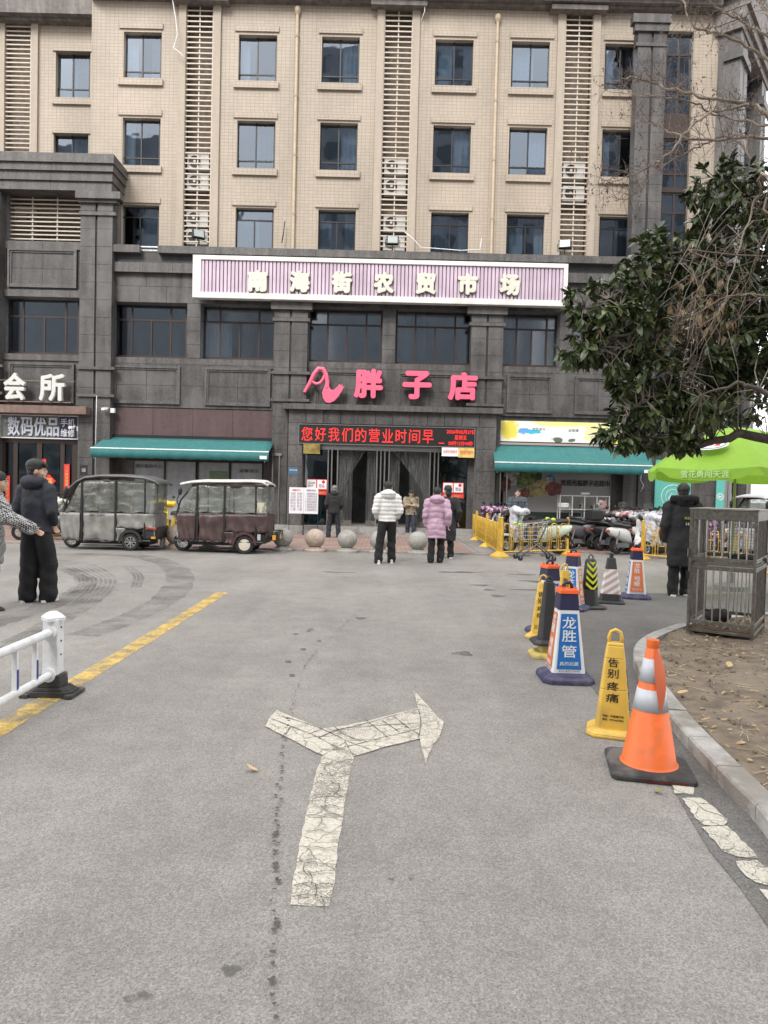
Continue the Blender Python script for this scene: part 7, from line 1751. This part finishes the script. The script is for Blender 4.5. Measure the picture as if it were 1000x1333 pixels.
# ------------------------------------------------------------------ PARASOL
q = P(957, 625, 12.2); t = thing('parasol', 'lime green parasol with an oval logo and scalloped edge standing behind the cage', 'parasol', (q.x, 12.2, 0))
LIME = mat('lime_canvas', (.31,.54,.06), .7, noise=.06); r = 1.55; zr = P(957,612,12.2).z; zt = P(950,556,12.2).z
def canvas_mat():
    m = LIME; n = m.node_tree; b = n.nodes['Principled BSDF']; o = n.nodes['Material Output']; tl = n.nodes.new('ShaderNodeBsdfTranslucent'); tl.inputs[0].default_value = (.40,.66,.08,1); mix = n.nodes.new('ShaderNodeMixShader'); mix.inputs[0].default_value = .35
    n.links.new(b.outputs[0], mix.inputs[1]); n.links.new(tl.outputs[0], mix.inputs[2]); n.links.new(mix.outputs[0], o.inputs[0])
canvas_mat()
NP = 6
for k in range(NP):
    a0, a1 = 2*pi*k/NP+radians(15), 2*pi*(k+1)/NP+radians(15); vs = []; M = 8; N = 8
    for j in range(M+1):
        v = j/M
        for i in range(N+1):
            u = i/N; a_ = a0+(a1-a0)*u; flat = cos(pi/NP)/cos((u-.5)*2*pi/NP); rr = r*v*(1+(flat-1)*1.0)
            z = zt-(zt-zr)*(v**1.7) - .05*sin(pi*u)*v
            vs.append((rr*cos(a_), rr*sin(a_), z))
    o = obj('canopy_panel', MB().add(vs, [(j*(N+1)+i, j*(N+1)+i+1, (j+1)*(N+1)+i+1, (j+1)*(N+1)+i) for j in range(M) for i in range(N)]), LIME, t, smooth=True)
    vs = []
    for i in range(N+1):
        u = i/N; a_ = a0+(a1-a0)*u; flat = cos(pi/NP)/cos((u-.5)*2*pi/NP); rr = r*flat; z = zr-.05*sin(pi*u); dz = .17*(1-.85*abs(2*u-1)**8)
        vs += [(rr*cos(a_), rr*sin(a_), z), (rr*1.005*cos(a_), rr*1.005*sin(a_), z-dz)]
    obj('valance', MB().add(vs, [(2*i,2*i+2,2*i+3,2*i+1) for i in range(N)]), LIME, t, smooth=True)
    am = a0; obj('rib', MB().tube([(0,0,zt-.06),(r*.96*cos(am), r*.96*sin(am), zr-.03)], .009, 5), WHITE, t)
obj('pole', MB().cyl((0,0,0),(0,0,zt),.022,n=10), mat('olive_pole',(.30,.33,.12),.4), t, smooth='auto'); obj('finial', MB().ell((0,0,zt+.03),(.035,.035,.05),10,8), LIME, t, smooth=True)
obj('pole_base', MB().lathe([(.30,0),(.30,.08),(.06,.12),(.05,.3),(0,.3)], n=20), mat('grey_plastic_base',(.2,.2,.2),.6), t, smooth='auto')
def on_canopy(az, rad_, z_off=.012):
    v = rad_/r; return Vector((rad_*cos(az), rad_*sin(az), zt-(zt-zr)*v**1.7-.03+z_off))
az = radians(-137); c = on_canopy(az, r*.66); e1 = Vector((-sin(az), cos(az), 0)); e2 = (on_canopy(az, r*.5)-on_canopy(az, r*.8)).normalized()
for rx, ry, m_, zo in ((.27,.17,WHITE,.004),(.235,.14,mat('badge_grey',(.22,.26,.3),.5),.007),(.215,.122,WHITE,.010)):
    nn = e1.cross(e2).normalized(); nn = nn if nn.z > 0 else -nn
    obj('logo', MB().add([c+nn*(zo+.012)]+[c+nn*(zo+.012)+e1*rx*cos(2*pi*k/28)+e2*ry*sin(2*pi*k/28) for k in range(28)], [(0,1+k,1+(k+1) % 28) for k in range(28)]), m_, t)
me = text_mesh('加多宝', .30, .10, .001, .02, 2, 'logo_lettering'); me.materials.append(REDP); o = link('logo_lettering', me, t)
Mx = Matrix((e1, -nn, e2)).transposed().to_4x4(); Mx.translation = c+nn*.028; o.matrix_local = Mx
me = text_mesh('雪花勇闯天涯', .75, .12, .001, .01, 2, 'edge_lettering'); me.materials.append(mat('pale_lime_print',(.55,.75,.35),.6)); o = link('edge_lettering', me, t)
az2 = radians(-135); o.location = Vector((r*.885*cos(az2), r*.885*sin(az2), zr-.115)); o.rotation_euler = (0,0,az2+pi/2)
# ------------------------------------------------------------------ TREES
def leafmesh(L_, W2, bend, cup=.2):
    vs = []; 
    for t, wd in ((0,0),(.2,.62),(.5,1),(.8,.62),(1,0)):
        z = -bend*L_*t*t
        if wd == 0: vs.append((0, t*L_, z))
        else: vs += [(-W2*wd, t*L_, z+cup*W2*wd), (0, t*L_, z), (W2*wd, t*L_, z+cup*W2*wd)]
    return vs, [(0,2,1),(0,3,2),(1,2,5,4),(2,3,6,5),(4,5,8,7),(5,6,9,8),(7,8,10),(8,9,10)]
LEAF1 = mat('evergreen_leaf', (.050,.074,.030), .30, noise=.45, nscale=6); LEAF2 = mat('olive_leaf', (.095,.115,.040), .35, noise=.4, nscale=6); DRYL = mat('withered_leaf', (.24,.18,.10), .7, noise=.4, nscale=9)
BARK = mat('grey_brown_bark', (.10,.085,.07), .9, noise=.35, nscale=20, bump=.5, bscale=40); TWIG = mat('pale_twig', (.22,.19,.155), .8, noise=.2)
tc = Vector((5.9, 6.9, 0))
tree = thing('evergreen_tree', 'dense evergreen tree with glossy leaves and a withered patch overhanging the parasol', 'tree', (tc.x, tc.y, soil_z(tc.x, tc.y)-.03))
rnd = random.Random(11)
# limbs (world points)
limbs = [[tc, tc+Vector((-.05,0,.8)), tc+Vector((-.15,-.05,1.6)), tc+Vector((-.35,-.1,2.4)), tc+Vector((-.5,0,3.6)), tc+Vector((-.7,.1,4.7))]]
l1 = [limbs[0][2], P(1000,572,6.8), P(940,573,6.7), P(880,586,6.6), P(835,578,6.5), P(805,572,6.4)]
l2 = [limbs[0][3], P(985,480,6.8), P(920,455,6.6), P(850,440,6.4), P(800,440,6.3), P(760,455,6.2)]
l3 = [limbs[0][3], P(990,400,6.9), P(930,360,6.9), P(880,330,6.8), P(840,350,6.7)]
l4 = [limbs[0][4], P(990,300,7.1), P(950,255,7.1), P(935,235,7.0)]
l5 = [l2[2], P(880,500,6.3), P(840,520,6.2), P(815,540,6.2)]
l6 = [l2[3], P(820,410,6.3), P(790,395,6.3), P(765,400,6.2)]
l7 = [limbs[0][2], P(1010,520,5.9), P(960,500,5.8), P(900,520,5.8)]
l8 = [l1[3], P(855,560,6.6), P(830,545,6.6)]
limbs += [l1,l2,l3,l4,l5,l6,l7,l8]
radii = [.13,.055,.05,.045,.05,.02,.018,.03,.018]
mb = MB()
def smooth_path(pts, k=6):
    r = []
    for i in range(len(pts)-1):
        p0, p1, p2, p3 = pts[max(i-1,0)], pts[i], pts[i+1], pts[min(i+2,len(pts)-1)]
        for j in range(k): t = j/k; r.append(.5*((2*p1)+(p2-p0)*t+(2*p0-5*p1+4*p2-p3)*t*t+(3*p1-p0-3*p2+p3)*t**3))
    return r+[pts[-1]]
nodes = []
for i, (l, r0) in enumerate(zip(limbs, radii)):
    p = smooth_path(l); n = len(p)
    if i: p = [q+Vector((rnd.gauss(0,.012), rnd.gauss(0,.012), rnd.gauss(0,.012))) for q in p]
    rs = [max(.006, r0*(1-.85*k/(n-1))) for k in range(n)]
    q = MB().tube(p, rs, 8)
    obj('trunk' if i == 0 else 'branch', q, BARK, tree, smooth=True, world=True)
    if i: nodes += p[2:]
    else: nodes += p[int(n*.5):]
# crown volume: overlapping ellipsoids (centre, radii, weight)
EL = [(P(900,440,6.8), (.82,.65,.72), 210), (P(965,330,7.0), (.62,.55,.72), 135), (P(812,432,6.3), (.46,.4,.28), 80), (P(875,545,6.5), (.55,.45,.30), 100), (P(985,480,6.6), (.75,.65,.85), 150), (P(805,568,6.4), (.20,.2,.13), 20), (P(766,395,6.2), (.20,.2,.20), 17), (P(752,462,6.2), (.17,.18,.10), 11),
      (P(868,340,6.8), (.42,.4,.30), 55), (P(940,255,7.0), (.36,.35,.34), 38), (P(838,490,6.3), (.34,.3,.26), 48), (P(1040,400,6.8), (.9,.9,1.6), 170), (P(820,370,6.5), (.30,.28,.20), 26), (P(925,572,6.4), (.4,.35,.12), 28)]
clusters = []
for c, rr, k in EL:
    for _ in range(int(k*1.6)):
        while True:
            v = Vector((rnd.uniform(-1,1), rnd.uniform(-1,1), rnd.uniform(-1,1)))
            if v.length < 1: break
        v = v.normalized()*(v.length**.6)
        clusters.append(c+Vector((v.x*rr[0], v.y*rr[1], v.z*rr[2])))
clusters = [c for c in clusters if not (c.x > P(912, 550, c.y).x and c.z < P(950, 556, c.y).z+.10*min(1, (c.x-P(912, 550, c.y).x)*2))]
twigs = MB(); cand = []
dryc = P(905,400,6.3)
for c in clusters:
    nn = min(nodes, key=lambda q: (q-c).length_squared)
    mid = nn.lerp(c, .55)+Vector((rnd.gauss(0,.04), rnd.gauss(0,.04), rnd.uniform(-.02,.08)))
    twigs.tube([nn, mid, c], [.0065,.0045,.003], 4, caps=False)
    d = (c-mid).normalized(); dry = ((c-dryc).length < .36 and c.y < 6.75) and rnd.random() < .6
    sprigs = rnd.randint(9, 13)
    for k in range(sprigs):
        base = c.lerp(mid, rnd.uniform(0,.4)); a = rnd.uniform(0, 2*pi)
        o_ = d.orthogonal().normalized(); o2 = d.cross(o_)
        dirv = (d*rnd.uniform(.1,.9)+(o_*cos(a)+o2*sin(a))*rnd.uniform(.5,1)+Vector((0,0,-.35 if not dry else -1.2))).normalized()
        cand.append((base, dirv, dry, rnd.uniform(.06,.125)*(.85 if dry else 1)))
def leaf_matrix(base, dirv, L_):
    side = dirv.cross(Vector((rnd.gauss(0,.45), rnd.gauss(0,.45), 1))); side = side.normalized() if side.length > .01 else Vector((1,0,0)); up = side.cross(dirv)
    M_ = Matrix((side, dirv, up)).transposed().to_4x4() @ Matrix.Scale(L_, 4); M_.translation = base; return M_
cam_p = Vector((0,0,CAM_H)); cand.sort(key=lambda q: (q[0]-cam_p).length/q[3])
LV_ = [leafmesh(1, .21, .25), leafmesh(1, .17, .05), leafmesh(1, .24, .45)]
lm = []
for (vs, fs), m_ in zip(LV_*2, [LEAF1]*3+[LEAF2]*3): lm.append(MB().add(vs, fs).mesh('leaf', m_, True))
dm = MB().add(*leafmesh(1,.2,.6,.5)).mesh('leaf', DRYL, True)
inv = Matrix.Translation(-tree.location)
near = cand[:285]; rest = cand[285:]
for b, d, dry, L_ in near:
    o = link('leaf', dm if dry else rnd.choice(lm), tree); o.matrix_local = inv @ leaf_matrix(b, d, L_)
f1, f2, f3 = MB(), MB(), MB()
for b, d, dry, L_ in rest:
    M_ = leaf_matrix(b, d, L_); k = rnd.randrange(3); vs, fs = LV_[k] if not dry else leafmesh(1,.2,.6,.5)
    (f3 if dry else (f2 if rnd.random() < .36 else f1)).add([M_ @ Vector(v) for v in vs], fs)
for f_, m_, nm in ((f1, LEAF1, 'foliage'), (f2, LEAF2, 'young_foliage'), (f3, DRYL, 'withered_foliage')):
    if f_.v: o = obj(nm, f_, m_, tree, smooth=True, world=True); o['kind'] = 'stuff'
for _ in range(34):   # thin drooping shoots in the outer crown
    c = Vector((P(rnd.uniform(900,1040), 0, 6.2).x, rnd.uniform(5.9,6.4), rnd.uniform(2.9,4.3))); L_ = rnd.uniform(.3,.9); dx = rnd.gauss(0,.25)
    twigs.tube([c, c+Vector((dx*.5, rnd.gauss(0,.05), -L_*.4)), c+Vector((dx, rnd.gauss(0,.08), -L_))], [.004,.003,.0018], 4, caps=False)
o = obj('twigs', twigs, TWIG, tree, world=True); o['kind'] = 'stuff'

# bare tree whose branches reach in over the upper right
bc = Vector((8.2, 7.6, 0)); bt_ = thing('bare_tree', 'leafless tree whose thin brown branches reach in from the upper right', 'tree', (bc.x, bc.y, soil_z(bc.x, bc.y)-.03))
rnd = random.Random(5)
tr = smooth_path([bc, bc+Vector((-.05,0,1.6)), bc+Vector((-.2,.05,3.2)), bc+Vector((-.3,.0,5.2)), bc+Vector((-.5,.1,7.5))])
obj('trunk', MB().tube(tr, [.14*(1-.6*k/(len(tr)-1)) for k in range(len(tr))], 10), BARK, bt_, smooth=True, world=True)
BTW = mat('brown_twig', (.17,.125,.10), .8, noise=.2)
main = [([(1080,230),(1000,150),(960,135),(910,125),(860,112),(825,100),(800,105)], 7.4, .022), ([(1090,260),(1000,182),(950,182),(900,180),(860,168),(825,150)], 7.2, .020), ([(1080,150),(1000,80),(950,50),(905,35),(890,0),(893,-40)], 7.6, .018),
        ([(1090,280),(1000,150),(955,140),(905,160),(870,200),(840,220),(800,236),(770,242)], 7.0, .016), ([(1080,190),(1000,165),(940,150),(890,130),(850,125),(805,120)], 7.3, .014), ([(1085,300),(1000,235),(955,180),(910,190),(865,215),(830,250),(800,262)], 7.1, .010),
        ([(1100,100),(1000,45),(960,25),(930,8),(915,-30)], 7.5, .016), ([(1060,60),(1000,20),(985,0),(970,-30)], 7.5, .012), ([(1080,330),(1000,230),(985,260),(960,330),(940,400),(905,430)], 6.1, .012), ([(1060,250),(1000,300),(975,370),(960,430)], 6.0, .010), ([(1050,390),(960,385),(900,410),(850,440),(800,455)], 5.9, .008), ([(955,330),(930,345),(905,385),(870,450),(860,470)], 5.9, .006)]
anch = tr[int(len(tr)*.45)]
fine = MB(); seeds = MB()
for pts, Y, r0 in main:
    w_ = [P(a, b, Y+.25*sin(i*1.7+r0*300)) for i, (a, b) in enumerate(pts)]
    st_ = min(tr, key=lambda q: (q-w_[0]).length) ; w_ = [st_]+w_
    p = smooth_path(w_, 7); n = len(p); p = [q+Vector((rnd.gauss(0,.008), rnd.gauss(0,.01), rnd.gauss(0,.008))) for q in p]; p[0] = st_
    obj('branch', MB().tube(p, [max(.004, r0*(1.4-1.25*k/(n-1))) for k in range(n)], 6), mat('pale_bark', (.25,.205,.165), .85, noise=.25) if r0 > .011 else BTW, bt_, smooth=True, world=True)
    for k in range(6, n-1):
        for _ in range(rnd.choice((1,1,2,2,3)) if Y > 6.5 else 1):
            d = (p[k+1]-p[k]).normalized(); s_ = (d*rnd.uniform(.3,1)+Vector((rnd.gauss(0,.6), rnd.gauss(0,.5), rnd.gauss(.15,.7)))).normalized(); L_ = rnd.uniform(.10,.38)
            a = p[k]; b = a+s_*L_*.5+Vector((0,0,.02)); c = b+(s_+Vector((rnd.gauss(0,.4), rnd.gauss(0,.4), rnd.gauss(0,.4))))*L_*.4
            fine.tube([a, b, c], [.0035,.0026,.0016], 4, caps=False)
            for _q in range(rnd.choice((0,1,2))):
                e = b.lerp(c, rnd.random()); e2 = e+Vector((rnd.gauss(0,.05), rnd.gauss(0,.05), rnd.gauss(0,.06))); fine.tube([e, e2], [.002,.0013], 3, caps=False)
                if rnd.random() < .6:
                    for _z in range(rnd.randint(1,4)): seeds.ell(e2+Vector((rnd.gauss(0,.012), rnd.gauss(0,.012), rnd.gauss(0,.015))), (.006,.006,.009), 5, 4)
for c_, n_s in ((P(880,75,7.4),70),(P(905,30,7.4),60),(P(815,175,7.2),26),(P(780,225,7.1),26),(P(835,125,7.3),40),(P(975,110,7.4),30),(P(880,130,7.3),50),(P(775,262,7.1),14)):
    for _ in range(n_s):
        e = c_+Vector((rnd.gauss(0,.16), rnd.gauss(0,.15), rnd.gauss(0,.17))); e2 = e+Vector((rnd.gauss(0,.03), rnd.gauss(0,.03), rnd.gauss(0,.05))); fine.tube([e, e2, e2+Vector((rnd.gauss(0,.03), 0, rnd.gauss(0,.04)))], [.0018,.0014,.0012], 3, caps=False)
        if rnd.random() < .7: seeds.ell(e2, (.006,.006,.010), 5, 4)
o = obj('twigs', fine, BTW, bt_, world=True); o['kind'] = 'stuff'
o = obj('seed_heads', seeds, mat('brown_seed', (.10,.055,.04), .8), bt_, world=True); o['kind'] = 'stuff'
